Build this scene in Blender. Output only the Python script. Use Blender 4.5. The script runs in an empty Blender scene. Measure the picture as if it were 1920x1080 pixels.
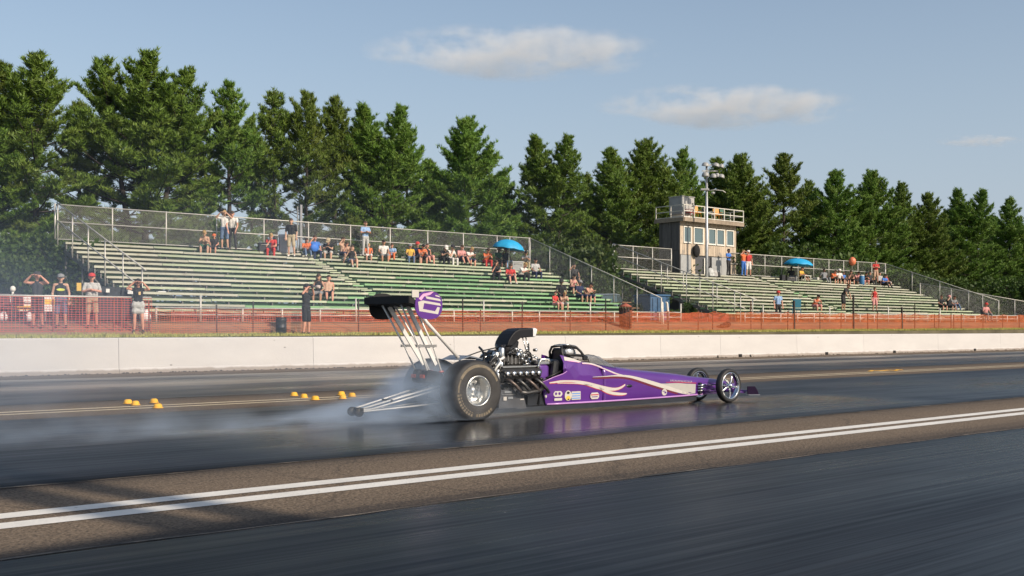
import bpy, bmesh, math, random
import numpy as np
from mathutils import Vector, Matrix

random.seed(11)
rng = np.random.default_rng(11)
S = bpy.context.scene
C = S.collection
R = math.radians

# ---------------------------------------------------------------- camera
CAM_H = 1.28
CA = R(49.4)
cd = bpy.data.cameras.new("camera")
cam = bpy.data.objects.new("camera", cd)
C.objects.link(cam)
cam.location = (0, 0, CAM_H)
cam.rotation_euler = (R(90), 0, CA - R(90))
cd.sensor_width = 36.0
cd.lens = 2040 / 1920 * 36.0
cd.shift_y = 78 / 1920
cd.clip_start = 0.1
cd.clip_end = 9000
S.camera = cam

# ---------------------------------------------------------------- light
SUN_EL = R(31)
SUN_AZ = math.atan2(0.19, -1.0)          # clockwise from +Y: nearly behind the camera
W = bpy.data.worlds.new("World")
S.world = W
W.use_nodes = True
wn = W.node_tree.nodes
wl = W.node_tree.links
bg = wn["Background"]
sky = wn.new("ShaderNodeTexSky")
sky.sky_type = 'NISHITA'
sky.sun_disc = False
sky.sun_elevation = SUN_EL
sky.sun_rotation = SUN_AZ
sky.altitude = 60
sky.air_density = 1.15
sky.dust_density = 1.7
sky.ozone_density = 1.0
bg.inputs["Strength"].default_value = 0.13
# pale summer haze low over the horizon, the same all the way round
wtc = wn.new("ShaderNodeTexCoord"); wsx = wn.new("ShaderNodeSeparateXYZ"); wl.new(wtc.outputs["Generated"], wsx.inputs[0])
wm = wn.new("ShaderNodeMath"); wm.operation = 'SUBTRACT'; wm.use_clamp = True; wm.inputs[0].default_value = 1.0; wl.new(wsx.outputs[2], wm.inputs[1])
wp = wn.new("ShaderNodeMath"); wp.operation = 'POWER'; wl.new(wm.outputs[0], wp.inputs[0]); wp.inputs[1].default_value = 4.2
wk = wn.new("ShaderNodeMath"); wk.operation = 'MULTIPLY'; wk.use_clamp = True; wl.new(wp.outputs[0], wk.inputs[0]); wk.inputs[1].default_value = 1.1
wx = wn.new("ShaderNodeMix"); wx.data_type = 'RGBA'; wl.new(wk.outputs[0], wx.inputs[0]); wl.new(sky.outputs[0], wx.inputs[6]); wx.inputs[7].default_value = (3.55, 4.15, 5.1, 1)
wl.new(wx.outputs[2], bg.inputs[0])
sd = bpy.data.lights.new("sun", 'SUN')
sd.energy = 4.6
sd.angle = R(0.53)
sd.color = (1.0, 0.885, 0.74)
sun = bpy.data.objects.new("sun", sd)
C.objects.link(sun)
sdir = Vector((math.sin(SUN_AZ) * math.cos(SUN_EL), math.cos(SUN_AZ) * math.cos(SUN_EL), math.sin(SUN_EL)))
sun.rotation_euler = sdir.to_track_quat('Z', 'Y').to_euler()
sun.location = sdir * 60

S.view_settings.view_transform = 'Standard'
S.view_settings.look = 'None'
S.view_settings.exposure = 0.0
S.view_settings.gamma = 1.0
S.view_settings.use_curve_mapping = False
S.render.engine = 'CYCLES'
cy = S.cycles
cy.max_bounces = 7
cy.diffuse_bounces = 3
cy.glossy_bounces = 4
cy.transmission_bounces = 4
cy.transparent_max_bounces = 12
cy.volume_bounces = 2
cy.volume_step_rate = 1.0
cy.volume_max_steps = 160
cy.use_denoising = True
cy.sample_clamp_indirect = 8.0

# ---------------------------------------------------------------- helpers
def V(*a):
    return Vector(a)

def at(px, Y):
    """X of the point at distance Y from the camera's line, seen in column px of the 1920 wide photograph"""
    return Y / math.tan(CA + math.atan((960 - px) / 2040))

def depth(X, Y):
    return math.cos(CA) * X + math.sin(CA) * Y

def hgt(py, X, Y):
    return CAM_H - (py - 618) / 2040 * depth(X, Y)

class MB:
    def __init__(s):
        s.v = []; s.f = []; s.m = []; s.sm = []
    def add(s, vs, fs, mi=0, smooth=False):
        b = len(s.v)
        s.v += [tuple(v) for v in vs]
        s.f += [tuple(b + i for i in f) for f in fs]
        s.m += [mi] * len(fs)
        s.sm += [smooth] * len(fs)
        return s
    def box(s, c, d, mi=0, rot=None, taper=1.0):
        x, y, z = d[0] / 2, d[1] / 2, d[2] / 2
        t = taper
        vs = [V(-x, -y, -z), V(x, -y, -z), V(x, y, -z), V(-x, y, -z), V(-x * t, -y * t, z), V(x * t, -y * t, z), V(x * t, y * t, z), V(-x * t, y * t, z)]
        if rot is not None:
            vs = [rot @ v for v in vs]
        c = Vector(c)
        return s.add([v + c for v in vs], [(0, 3, 2, 1), (4, 5, 6, 7), (0, 1, 5, 4), (1, 2, 6, 5), (2, 3, 7, 6), (3, 0, 4, 7)], mi)
    def rbox(s, c, d, r=0.02, mi=0, rot=None, n=2):
        """box with rounded vertical edges and a chamfered top and bottom"""
        x, y, z = d[0] / 2, d[1] / 2, d[2] / 2
        r = min(r, x * .95, y * .95, z * .95)
        def ring(ins, zz):
            o = []
            for (sx, sy, a0) in ((1, 1, 0), (-1, 1, 90), (-1, -1, 180), (1, -1, 270)):
                for k in range(n + 1):
                    a = R(a0 + 90 * k / n)
                    rr = r - ins
                    o.append(V(sx * (x - r) + rr * math.cos(a), sy * (y - r) + rr * math.sin(a), zz))
            return o
        h = r * .6
        rings = [ring(h, -z), ring(0, -z + h), ring(0, z - h), ring(h, z)]
        if rot is not None:
            rings = [[rot @ v for v in q] for q in rings]
        c = Vector(c)
        return s.loft([[v + c for v in q] for q in rings], mi, smooth=False)
    def beam(s, p0, p1, w, h, mi=0, up=(0, 0, 1)):
        p0, p1 = Vector(p0), Vector(p1)
        d = (p1 - p0).normalized()
        u = Vector(up)
        sd_ = d.cross(u)
        if sd_.length < 1e-4:
            sd_ = d.cross(V(0, 1, 0))
        sd_.normalize()
        u = sd_.cross(d)
        a, b = sd_ * w / 2, u * h / 2
        vs = [p0 - a - b, p0 + a - b, p0 + a + b, p0 - a + b, p1 - a - b, p1 + a - b, p1 + a + b, p1 - a + b]
        return s.add(vs, [(0, 1, 2, 3), (7, 6, 5, 4), (0, 4, 5, 1), (1, 5, 6, 2), (2, 6, 7, 3), (3, 7, 4, 0)], mi)
    def tube(s, pts, r, n=8, mi=0, smooth=True, caps=True, closed=False):
        pts = [Vector(p) for p in pts]
        rs = r if isinstance(r, (list, tuple)) else [r] * len(pts)
        k = len(pts)
        rings = []
        prev = None
        for i, p in enumerate(pts):
            if closed:
                d = pts[(i + 1) % k] - pts[(i - 1) % k]
            else:
                d = (pts[min(i + 1, k - 1)] - pts[max(i - 1, 0)])
            d = d.normalized() if d.length > 1e-9 else V(0, 0, 1)
            if prev is None:
                a = V(0, 0, 1) if abs(d.z) < .9 else V(1, 0, 0)
                a = (a - d * a.dot(d)).normalized()
            else:
                a = prev - d * prev.dot(d)
                a = a.normalized() if a.length > 1e-6 else d.orthogonal().normalized()
            prev = a
            b = d.cross(a)
            rings.append([p + (a * math.cos(2 * math.pi * j / n) + b * math.sin(2 * math.pi * j / n)) * rs[i] for j in range(n)])
        vs = [q for g in rings for q in g]
        fs = []
        for i in range(k if closed else k - 1):
            i2 = (i + 1) % k
            for j in range(n):
                j2 = (j + 1) % n
                fs.append((i * n + j, i * n + j2, i2 * n + j2, i2 * n + j))
        s.add(vs, fs, mi, smooth)
        if caps and not closed:
            b = len(s.v) - len(vs)
            s.f.append(tuple(b + j for j in reversed(range(n))))
            s.f.append(tuple(b + (k - 1) * n + j for j in range(n)))
            s.m += [mi, mi]; s.sm += [False, False]
        return s
    def loft(s, rings, mi=0, smooth=True, caps=True, closed=True):
        n = len(rings[0])
        vs = [q for g in rings for q in g]
        fs = []
        for i in range(len(rings) - 1):
            for j in range(n if closed else n - 1):
                j2 = (j + 1) % n
                fs.append((i * n + j, i * n + j2, (i + 1) * n + j2, (i + 1) * n + j))
        s.add(vs, fs, mi, smooth)
        if caps:
            b = len(s.v) - len(vs)
            s.f.append(tuple(b + j for j in reversed(range(n))))
            s.f.append(tuple(b + (len(rings) - 1) * n + j for j in range(n)))
            s.m += [mi, mi]; s.sm += [False, False]
        return s
    def lathe(s, prof, M, n=32, mi=0, smooth=True, caps=False):
        """prof: (radius, along) pairs; axis = local Z of M"""
        rings = [[M @ V(r * math.cos(2 * math.pi * j / n), r * math.sin(2 * math.pi * j / n), z) for j in range(n)] for r, z in prof]
        return s.loft(rings, mi, smooth, caps)
    def ell(s, c, r, n=12, m=7, mi=0, rot=None):
        rings = []
        for i in range(m + 1):
            t = -math.pi / 2 + math.pi * (0.02 + .96 * i / m)
            g = [V(r[0] * math.cos(t) * math.cos(2 * math.pi * j / n), r[1] * math.cos(t) * math.sin(2 * math.pi * j / n), r[2] * math.sin(t)) for j in range(n)]
            if rot is not None:
                g = [rot @ q for q in g]
            rings.append([q + Vector(c) for q in g])
        return s.loft(rings, mi, True)
    def prism(s, poly, M, d, mi=0, smooth=False):
        """polygon (x, y) extruded from z=-d/2 to d/2 in the frame M"""
        n = len(poly)
        a = [M @ V(p[0], p[1], -d / 2) for p in poly]
        b = [M @ V(p[0], p[1], d / 2) for p in poly]
        fs = [tuple(reversed(range(n))), tuple(range(n, 2 * n))]
        fs += [(i, (i + 1) % n, n + (i + 1) % n, n + i) for i in range(n)]
        return s.add(a + b, fs, mi, smooth)
    def mesh(s, name, mats):
        me = bpy.data.meshes.new(name)
        me.from_pydata(s.v, [], s.f)
        for m_ in (mats if isinstance(mats, (list, tuple)) else [mats]):
            me.materials.append(m_)
        me.polygons.foreach_set("material_index", s.m)
        me.polygons.foreach_set("use_smooth", s.sm)
        me.update()
        return me
    def build(s, name, mats, parent=None, bevel=0.0, kind=None):
        me = s.mesh(name, mats)
        return link(name, me, parent, bevel, kind)

def link(name, me, parent=None, bevel=0.0, kind=None):
    o = bpy.data.objects.new(name, me)
    C.objects.link(o)
    if parent is not None:
        o.parent = parent
    if bevel:
        b = o.modifiers.new("bevel", 'BEVEL')
        b.width = bevel; b.segments = 2; b.limit_method = 'ANGLE'; b.angle_limit = R(35)
        b.harden_normals = False
    if kind:
        o["kind"] = kind
    return o

def tag(o, label, cat, group=None):
    o["label"] = label
    o["category"] = cat
    if group:
        o["group"] = group
    return o

def thing(name, label, cat, loc=(0, 0, 0), rz=0.0, group=None):
    o = bpy.data.objects.new(name, None)
    o.empty_display_size = .3
    C.objects.link(o)
    o.location = loc
    o.rotation_euler = (0, 0, rz)
    return tag(o, label, cat, group)

def fastmesh(name, verts, faces, mat, smooth=False):
    """verts (n,3) and faces (m,k) arrays into a mesh"""
    verts = np.asarray(verts, np.float32); faces = np.asarray(faces, np.int32)
    me = bpy.data.meshes.new(name)
    k = faces.shape[1]
    me.vertices.add(len(verts)); me.vertices.foreach_set("co", verts.ravel())
    me.loops.add(faces.size); me.loops.foreach_set("vertex_index", faces.ravel())
    me.polygons.add(len(faces))
    me.polygons.foreach_set("loop_start", np.arange(0, faces.size, k, dtype=np.int32))
    if smooth:
        me.polygons.foreach_set("use_smooth", np.ones(len(faces), bool))
    me.materials.append(mat)
    me.update(calc_edges=True)
    return me

# ---------------------------------------------------------------- materials
def nodes(m):
    m.use_nodes = True
    return m.node_tree.nodes, m.node_tree.links, m.node_tree.nodes["Principled BSDF"]

def mixrgb(n, l, fac, a, b, mode='MIX'):
    x = n.new("ShaderNodeMix"); x.data_type = 'RGBA'; x.blend_type = mode
    for sock, val in ((x.inputs[0], fac), (x.inputs[6], a), (x.inputs[7], b)):
        if isinstance(val, (int, float)):
            sock.default_value = val
        elif isinstance(val, (tuple, list)):
            sock.default_value = (*val[:3], 1)
        else:
            l.new(val, sock)
    return x.outputs[2]

def noisen(n, l, vec, scale, detail=4, rough=.6, stretch=None, dim='3D'):
    t = n.new("ShaderNodeTexNoise")
    t.inputs["Scale"].default_value = scale
    t.inputs["Detail"].default_value = detail
    t.inputs["Roughness"].default_value = rough
    if stretch is not None:
        mp = n.new("ShaderNodeMapping")
        mp.inputs["Scale"].default_value = stretch
        l.new(vec, mp.inputs[0])
        vec = mp.outputs[0]
    l.new(vec, t.inputs["Vector"])
    return t.outputs["Fac"]

def ramp(n, l, fac, stops, interp='LINEAR'):
    r = n.new("ShaderNodeValToRGB")
    r.color_ramp.interpolation = interp
    e = r.color_ramp.elements
    while len(e) > 1:
        e.remove(e[-1])
    e[0].position = stops[0][0]
    for i, (p, c) in enumerate(stops):
        if i:
            x = e.new(p)
        else:
            x = e[0]
        c = (c, c, c) if isinstance(c, (int, float)) else c
        x.color = (*c[:3], 1)
    if fac is not None:
        l.new(fac, r.inputs[0])
    return r.outputs[0]

def mathn(n, l, op, a, b=None, clamp=False):
    x = n.new("ShaderNodeMath"); x.operation = op; x.use_clamp = clamp
    for sock, val in ((x.inputs[0], a), (x.inputs[1], b)):
        if val is None:
            continue
        if isinstance(val, (int, float)):
            sock.default_value = val
        else:
            l.new(val, sock)
    return x.outputs[0]

_mats = {}
def mat(name, col, rough=.6, metal=0.0, var=.18, scale=6.0, bump=0.0, bscale=60.0, coat=0.0, rnd=0.0, spec=.5, trans=0.0, alpha=1.0, stretch=None, dirt=None):
    if name in _mats:
        return _mats[name]
    m = bpy.data.materials.new(name)
    n, l, p = nodes(m)
    tc = n.new("ShaderNodeTexCoord")
    f = noisen(n, l, tc.outputs["Object"], scale, 5, .65, stretch)
    dark = tuple(c * (1 - var) for c in col); light = tuple(min(1, c * (1 + var)) for c in col)
    c = ramp(n, l, f, [(.3, dark), (.7, light)])
    if dirt:
        f2 = noisen(n, l, tc.outputs["Object"], dirt[1], 6, .7)
        c = mixrgb(n, l, ramp(n, l, f2, [(dirt[2], 0.0), (dirt[2] + .14, 1.0)]), c, dirt[0])
    if rnd:
        oi = n.new("ShaderNodeObjectInfo")
        hs = n.new("ShaderNodeHueSaturation")
        v = mathn(n, l, 'MULTIPLY_ADD', oi.outputs["Random"], 2 * rnd)
        v.node.inputs[2].default_value = 1 - rnd
        l.new(v, hs.inputs["Value"])
        l.new(c, hs.inputs["Color"])
        c = hs.outputs[0]
    l.new(c, p.inputs["Base Color"])
    p.inputs["Roughness"].default_value = rough
    p.inputs["Metallic"].default_value = metal
    p.inputs["Specular IOR Level"].default_value = spec
    p.inputs["Coat Weight"].default_value = coat
    p.inputs["Coat Roughness"].default_value = .06
    p.inputs["Transmission Weight"].default_value = trans
    p.inputs["Alpha"].default_value = alpha
    if bump:
        b = n.new("ShaderNodeBump")
        b.inputs["Strength"].default_value = bump
        b.inputs["Distance"].default_value = .02
        l.new(noisen(n, l, tc.outputs["Object"], bscale, 4, .6, stretch), b.inputs["Height"])
        l.new(b.outputs[0], p.inputs["Normal"])
    _mats[name] = m
    return m
# ================================================================ the setting: ground, lanes, markings
def gz(X, Y):
    """height of the raised ground behind the concrete wall"""
    prof = [(31.9, 1.0), (34.25, 1.02), (35.9, 1.49), (44, 1.60), (60, 1.66), (3000, 1.7)]
    s = .004 * min(max(X, -40), 130)
    for (a, b), (c, d) in zip(prof, prof[1:]):
        if Y <= c:
            return b + (d - b) * (Y - a) / (c - a) + s
    return prof[-1][1] + s

m_earth = mat("earth", (.10, .085, .05), .95, var=.4, scale=.6, bump=.5, bscale=8)
m_dirt = mat("dirt", (.30, .165, .09), .95, var=.3, scale=1.2, bump=.6, bscale=14, stretch=(.5, 2.2, 1), dirt=((.20, .13, .09), 3.5, .55))

def strip_sheet(name, Ys, zf, mat_, Xs):
    vs = [(x, y, zf(x, y)) for x in Xs for y in Ys]
    k = len(Ys)
    fs = [(i * k + j, (i + 1) * k + j, (i + 1) * k + j + 1, i * k + j + 1) for i in range(len(Xs) - 1) for j in range(k - 1)]
    me = bpy.data.meshes.new(name); me.from_pydata(vs, [], fs); me.materials.append(mat_)
    return link(name, me, None, kind="structure")

XS = [-3000, -400, -100, -40, -10, 0, 20, 40, 60, 80, 100, 130, 300, 800, 3000]
def zg(x, y):
    return -.03 if y < 31.91 else gz(x, y) - .004
strip_sheet("ground", [-3000, -300, -60, 0, 31.90, 31.92, 34.25, 35.9, 38, 44, 60, 200, 3000], zg, m_earth, XS)

def asphalt_mat():
    m = bpy.data.materials.new("worn_asphalt"); n, l, p = nodes(m)
    tc = n.new("ShaderNodeTexCoord"); o = tc.outputs["Object"]
    big = noisen(n, l, o, .35, 4, .6, (.25, 1.6, 1))
    fine = noisen(n, l, o, 30, 3, .8)
    vor = n.new("ShaderNodeTexVoronoi"); vor.inputs["Scale"].default_value = 40; l.new(o, vor.inputs["Vector"])
    c = ramp(n, l, big, [(.3, (.088, .063, .042)), (.5, (.122, .089, .060)), (.72, (.16, .118, .080))])
    c = mixrgb(n, l, ramp(n, l, fine, [(.38, .0), (.64, .85)]), c, (.30, .225, .155))
    c = mixrgb(n, l, ramp(n, l, vor.outputs["Distance"], [(.12, .8), (.45, 0.0)]), c, (.028, .021, .016))
    # rubber dust drifting over the edges of the strips, tyre streaks along the track
    st = noisen(n, l, o, 1.0, 6, .7, (.10, 5.0, 1))
    sx = n.new("ShaderNodeSeparateXYZ"); l.new(o, sx.inputs[0])
    yv = mathn(n, l, 'ADD', sx.outputs[1], mathn(n, l, 'MULTIPLY', mathn(n, l, 'SUBTRACT', st, .5), .9))
    yv = mathn(n, l, 'DIVIDE', yv, 34.0)
    edge = ramp(n, l, yv, [(0, 1), (6.45 / 34, 1), (6.9 / 34, .25), (7.2 / 34, .06), (8.4 / 34, .05), (9.0 / 34, .3), (9.4 / 34, 1),
                           (16.0 / 34, 1), (16.6 / 34, .35), (17.4 / 34, .12), (18.4 / 34, .15), (19.6 / 34, .8), (23.4 / 34, .9), (24.2 / 34, .12), (26.6 / 34, .25), (28.2 / 34, .7), (29.5 / 34, .35), (31 / 34, .1)])
    c = mixrgb(n, l, mathn(n, l, 'MULTIPLY', edge, .8), c, (.022, .021, .022))
    crack = n.new("ShaderNodeTexVoronoi"); crack.feature = 'DISTANCE_TO_EDGE'; crack.inputs["Scale"].default_value = .55
    wob = n.new("ShaderNodeMix"); wob.data_type = 'VECTOR'; wob.inputs[0].default_value = .25
    nt = n.new("ShaderNodeTexNoise"); nt.inputs["Scale"].default_value = 1.3; nt.inputs["Detail"].default_value = 5; l.new(o, nt.inputs["Vector"])
    l.new(o, wob.inputs[4]); l.new(nt.outputs["Color"], wob.inputs[5]); l.new(wob.outputs[1], crack.inputs["Vector"])
    c = mixrgb(n, l, ramp(n, l, crack.outputs["Distance"], [(.002, .35), (.008, 0.0)]), c, (.03, .025, .022))
    l.new(c, p.inputs["Base Color"])
    p.inputs["Roughness"].default_value = .85; p.inputs["Specular IOR Level"].default_value = .2
    b = n.new("ShaderNodeBump"); b.inputs["Strength"].default_value = .8; b.inputs["Distance"].default_value = .012
    l.new(mixrgb(n, l, .5, fine, vor.outputs["Distance"]), b.inputs["Height"]); l.new(b.outputs[0], p.inputs["Normal"])
    return m

def rubber_mat(name, y0, y1, bands, base=(.011, .012, .017)):
    """bands: (Y, lightness 0..1) across the lane: 0 = fresh black rubber, 1 = bare grey"""
    m = bpy.data.materials.new(name); n, l, p = nodes(m)
    tc = n.new("ShaderNodeTexCoord"); o = tc.outputs["Object"]
    s1 = noisen(n, l, o, 1.0, 7, .72, (.05, 4.2, 1))
    s2 = noisen(n, l, o, 1.0, 5, .7, (.16, 17.0, 1))
    s3 = noisen(n, l, o, 1.0, 4, .65, (.6, 55.0, 1))
    big = noisen(n, l, o, .30, 4, .6, (.30, 1, 1))
    sx = n.new("ShaderNodeSeparateXYZ"); l.new(o, sx.inputs[0])
    yv = mathn(n, l, 'ADD', sx.outputs[1], mathn(n, l, 'MULTIPLY', mathn(n, l, 'SUBTRACT', s1, .5), 1.1))
    yv = mathn(n, l, 'DIVIDE', mathn(n, l, 'SUBTRACT', yv, y0), (y1 - y0))
    band = ramp(n, l, yv, [((y - y0) / (y1 - y0), c) for y, c in bands])
    t = mathn(n, l, 'ADD', mathn(n, l, 'MULTIPLY', s1, .62), mathn(n, l, 'MULTIPLY', s2, .38))
    t = mathn(n, l, 'ADD', mathn(n, l, 'MULTIPLY', t, .9), mathn(n, l, 'MULTIPLY', mathn(n, l, 'SUBTRACT', s3, .5), .5))
    t = mathn(n, l, 'ADD', t, mathn(n, l, 'MULTIPLY', mathn(n, l, 'SUBTRACT', big, .5), .45))
    t = mathn(n, l, 'ADD', t, mathn(n, l, 'MULTIPLY', mathn(n, l, 'SUBTRACT', band, .5), (.72 if y0 < 19 else 1.05)))
    c = ramp(n, l, t, [(.26, tuple(x * .45 for x in base)), (.48, tuple(x * .75 for x in base)), (.58, (.021, .022, .026)), (.70, (.060, .058, .058)), (.86, (.22, .185, .145))])
    speck = n.new("ShaderNodeTexVoronoi"); speck.inputs["Scale"].default_value = 1.7; l.new(o, speck.inputs["Vector"])
    c = mixrgb(n, l, ramp(n, l, speck.outputs["Distance"], [(.010, 1.0), (.016, 0.0)]), c, (.6, .55, .48))
    # faint expansion cracks
    crack = n.new("ShaderNodeTexVoronoi"); crack.feature = 'DISTANCE_TO_EDGE'; crack.inputs["Scale"].default_value = .16
    mp = n.new("ShaderNodeMapping"); mp.inputs["Scale"].default_value = (.5, 1, 1); mp.inputs["Rotation"].default_value = (0, 0, .5)
    l.new(o, mp.inputs[0])
    wob = n.new("ShaderNodeMix"); wob.data_type = 'VECTOR'; wob.inputs[0].default_value = .35
    nt = n.new("ShaderNodeTexNoise"); nt.inputs["Scale"].default_value = .9; nt.inputs["Detail"].default_value = 6; l.new(o, nt.inputs["Vector"])
    l.new(mp.outputs[0], wob.inputs[4]); l.new(nt.outputs["Color"], wob.inputs[5]); l.new(wob.outputs[1], crack.inputs["Vector"])
    c = mixrgb(n, l, ramp(n, l, crack.outputs["Distance"], [(.0025, .85), (.008, 0.0)]), c, (.006, .006, .007))
    l.new(c, p.inputs["Base Color"])
    rg = ramp(n, l, mathn(n, l, 'ADD', mathn(n, l, 'MULTIPLY', s2, .4), mathn(n, l, 'MULTIPLY', big, .6)), [(.36, .20), (.5, .36), (.66, .6)])
    if y0 == 9.35:
        rg = mathn(n, l, 'MULTIPLY', rg, mathn(n, l, 'MAXIMUM', ramp(n, l, yv, [(0, 1), (.05, .9), (.10, .55), (.45, .55), (.54, 1)]), ramp(n, l, mathn(n, l, 'DIVIDE', sx.outputs[0], 20.0), [(.25, 1.25), (.40, 0), (.82, 0), (.95, 1)])))
    l.new(rg, p.inputs["Roughness"])
    if y0 == 9.35:
        l.new(ramp(n, l, yv, [(0, .12), (.04, .22), (.08, .50), (.47, .50), (.52, .34)]), p.inputs["Specular IOR Level"])
    else:
        p.inputs["Specular IOR Level"].default_value = .12 if y0 < 0 else .45
    b = n.new("ShaderNodeBump"); b.inputs["Strength"].default_value = .16; b.inputs["Distance"].default_value = .006
    grain = noisen(n, l, o, 70, 3, .7)
    l.new(mathn(n, l, 'ADD', s2, mathn(n, l, 'ADD', mathn(n, l, 'MULTIPLY', s3, .5), mathn(n, l, 'MULTIPLY', grain, .35))), b.inputs["Height"]); l.new(b.outputs[0], p.inputs["Normal"])
    return m

XT = [-300, -60, -20, 0, 20, 40, 80, 150, 400]
strip_sheet("race_track", [-60, 0, 6.4, 9.35, 16.2, 19.6, 31.86], lambda x, y: 0.0, asphalt_mat(), XT)

def ragged(name, y0, y1, z, mat_, amp, step=.8):
    """a laid coat whose two long edges wander a little"""
    xs = [-300, -80] + [(-20 + step * i) for i in range(int(110 / step))] + [150, 400]
    r = random.Random(int(y0 * 97))
    vs = []; fs = []
    a = b = 0
    for x in xs:
        a = a * .7 + r.uniform(-amp, amp) * .5; b = b * .7 + r.uniform(-amp, amp) * .5
        vs += [(x, y0 + a, z), (x, y0 * .67 + y1 * .33, z), (x, y0 * .33 + y1 * .67, z), (x, y1 + b, z)]
    for i in range(len(xs) - 1):
        for j in range(3):
            fs.append((i * 4 + j, i * 4 + 4 + j, i * 4 + 5 + j, i * 4 + 1 + j))
    me = bpy.data.meshes.new(name); me.from_pydata(vs, [], fs); me.materials.append(mat_)
    return link(name, me, None, kind="structure")

ragged("rubber_lane", -12, 6.40, .004, rubber_mat("near_lane_rubber", -12, 6.4, [(-12, .4), (-2, .45), (0, .35), (1.5, .5), (2.6, .30), (3.4, .52), (4.1, .30), (4.8, .55), (5.6, .42), (6.1, .30), (6.4, .2)]), .02)
ragged("rubber_lane", 9.35, 16.25, .004, rubber_mat("far_lane_rubber", 9.35, 16.25, [(9.35, .2), (9.6, .38), (10.2, .45), (10.8, .22), (11.3, .08), (12.2, .10), (12.6, .5), (13.0, .45), (13.4, .15), (14.0, .30), (14.6, .58), (15.4, .45), (16.25, .3)]), .03)
ragged("rubber_lane", 19.6, 29.0, .004, rubber_mat("outer_lane_rubber", 19.6, 29.0, [(19.6, .3), (20.6, .45), (21.6, .25), (22.6, .5), (23.6, .7), (24.3, .98), (25.3, .9), (26.0, .55), (27.0, .4), (28, .7), (29, .95)], (.02, .02, .023)), .10)

m_line = mat("line_paint", (.74, .70, .63), .7, var=.10, scale=3, bump=.4, bscale=45, dirt=((.16, .12, .09), 9.0, .63))
m_oldline = mat("old_line_paint", (.74, .62, .42), .75, var=.15, scale=3, dirt=((.16, .13, .10), 2.2, .64))
for (a, b, mt) in ((7.82, 8.04, m_line), (7.42, 7.645, m_line), (17.30, 17.41, m_oldline), (17.78, 17.90, m_oldline)):
    strip_sheet("painted_line", [a, b], lambda x, y: .004, mt, [-100, -20, 0, 20, 40, 80, 150, 300])
m_seam = mat("seam_deposit", (.20, .16, .12), .9, var=.5, scale=2, dirt=((.03, .028, .026), 1.6, .45))
for y0 in (6.415, 9.30):
    xs = [-12 + .35 * i for i in range(190)]
    r = random.Random(3); a = 0; vs = []; fs = []
    for x in xs:
        a = a * .6 + r.uniform(-.02, .02); w = abs(r.gauss(.006, .009)) + .003
        vs += [(x, y0 + a - w, .0085), (x, y0 + a + w, .0085)]
    fs = [(2 * i, 2 * i + 2, 2 * i + 3, 2 * i + 1) for i in range(len(xs) - 1)]
    me = bpy.data.meshes.new("lane_seam"); me.from_pydata(vs, [], fs); me.materials.append(m_seam)
    link("lane_seam", me, None, kind="structure")

strip_sheet("dirt_path", [34.2, 34.6, 35.2, 35.95], lambda x, y: gz(x, y) + .004, m_dirt, [-60 + 4 * i for i in range(50)])
# the fine rubble that lies along the foot of the wall
mb = MB()
for i in range(900):
    x = random.uniform(-5, 95) if i % 3 else random.uniform(5, 40)
    y = 31.55 - abs(random.gauss(0, .10)) - .02
    r_ = random.uniform(.008, .035)
    rt = Matrix.Rotation(random.uniform(0, 3), 3, 'Z') @ Matrix.Rotation(random.uniform(0, .5), 3, 'X')
    mb.box((x, y, r_ * .4), (r_ * 2.2, r_ * 1.4, r_), 0, rt, .6)
mb.build("rubble", mat("rubble", (.05, .043, .036), .9, var=.5, scale=3), None, kind="stuff")

# ---------------------------------------------------------------- concrete wall
def concrete_mat():
    m = bpy.data.materials.new("white_concrete"); n, l, p = nodes(m)
    g = n.new("ShaderNodeNewGeometry"); o = g.outputs["Position"]
    f = noisen(n, l, o, 1.1, 5, .6, (.5, 1, 1.6))
    c = ramp(n, l, f, [(.3, (.50, .475, .455)), (.7, (.56, .535, .51))])
    st = noisen(n, l, o, 2.4, 6, .75)
    c = mixrgb(n, l, ramp(n, l, st, [(.60, 0.0), (.78, .5)]), c, (.55, .49, .42))
    sx = n.new("ShaderNodeSeparateXYZ"); l.new(o, sx.inputs[0])
    foot = ramp(n, l, mathn(n, l, 'SUBTRACT', sx.outputs[2], mathn(n, l, 'MULTIPLY', noisen(n, l, o, 3.0, 5, .7), .16)), [(-.03, .75), (.06, 0.0)])
    c = mixrgb(n, l, foot, c, (.26, .21, .17))
    v = n.new("ShaderNodeTexVoronoi"); v.inputs["Scale"].default_value = 1.05
    mp = n.new("ShaderNodeMapping"); mp.inputs["Scale"].default_value = (1, .2, 2.1); mp.inputs["Rotation"].default_value = (0, .5, 0); l.new(o, mp.inputs[0]); l.new(mp.outputs[0], v.inputs["Vector"])
    c = mixrgb(n, l, ramp(n, l, v.outputs["Distance"], [(.030, .85), (.055, 0.0)]), c, (.15, .13, .11))
    v2 = noisen(n, l, o, 1.3, 6, .75, (.12, 1, 2.6))
    c = mixrgb(n, l, ramp(n, l, v2, [(.64, 0.0), (.74, .38)]), c, (.20, .175, .15))
    oi = n.new("ShaderNodeObjectInfo"); hs = n.new("ShaderNodeHueSaturation")
    vv = mathn(n, l, 'MULTIPLY_ADD', oi.outputs["Random"], .07); vv.node.inputs[2].default_value = .95
    l.new(vv, hs.inputs["Value"]); l.new(c, hs.inputs["Color"])
    l.new(hs.outputs[0], p.inputs["Base Color"]); p.inputs["Roughness"].default_value = .85
    b = n.new("ShaderNodeBump"); b.inputs["Strength"].default_value = .25; b.inputs["Distance"].default_value = .02
    l.new(noisen(n, l, o, 9, 6, .7), b.inputs["Height"]); l.new(b.outputs[0], p.inputs["Normal"])
    return m
m_conc = concrete_mat()
m_black = mat("black_void", (.012, .011, .011), .9)
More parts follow.
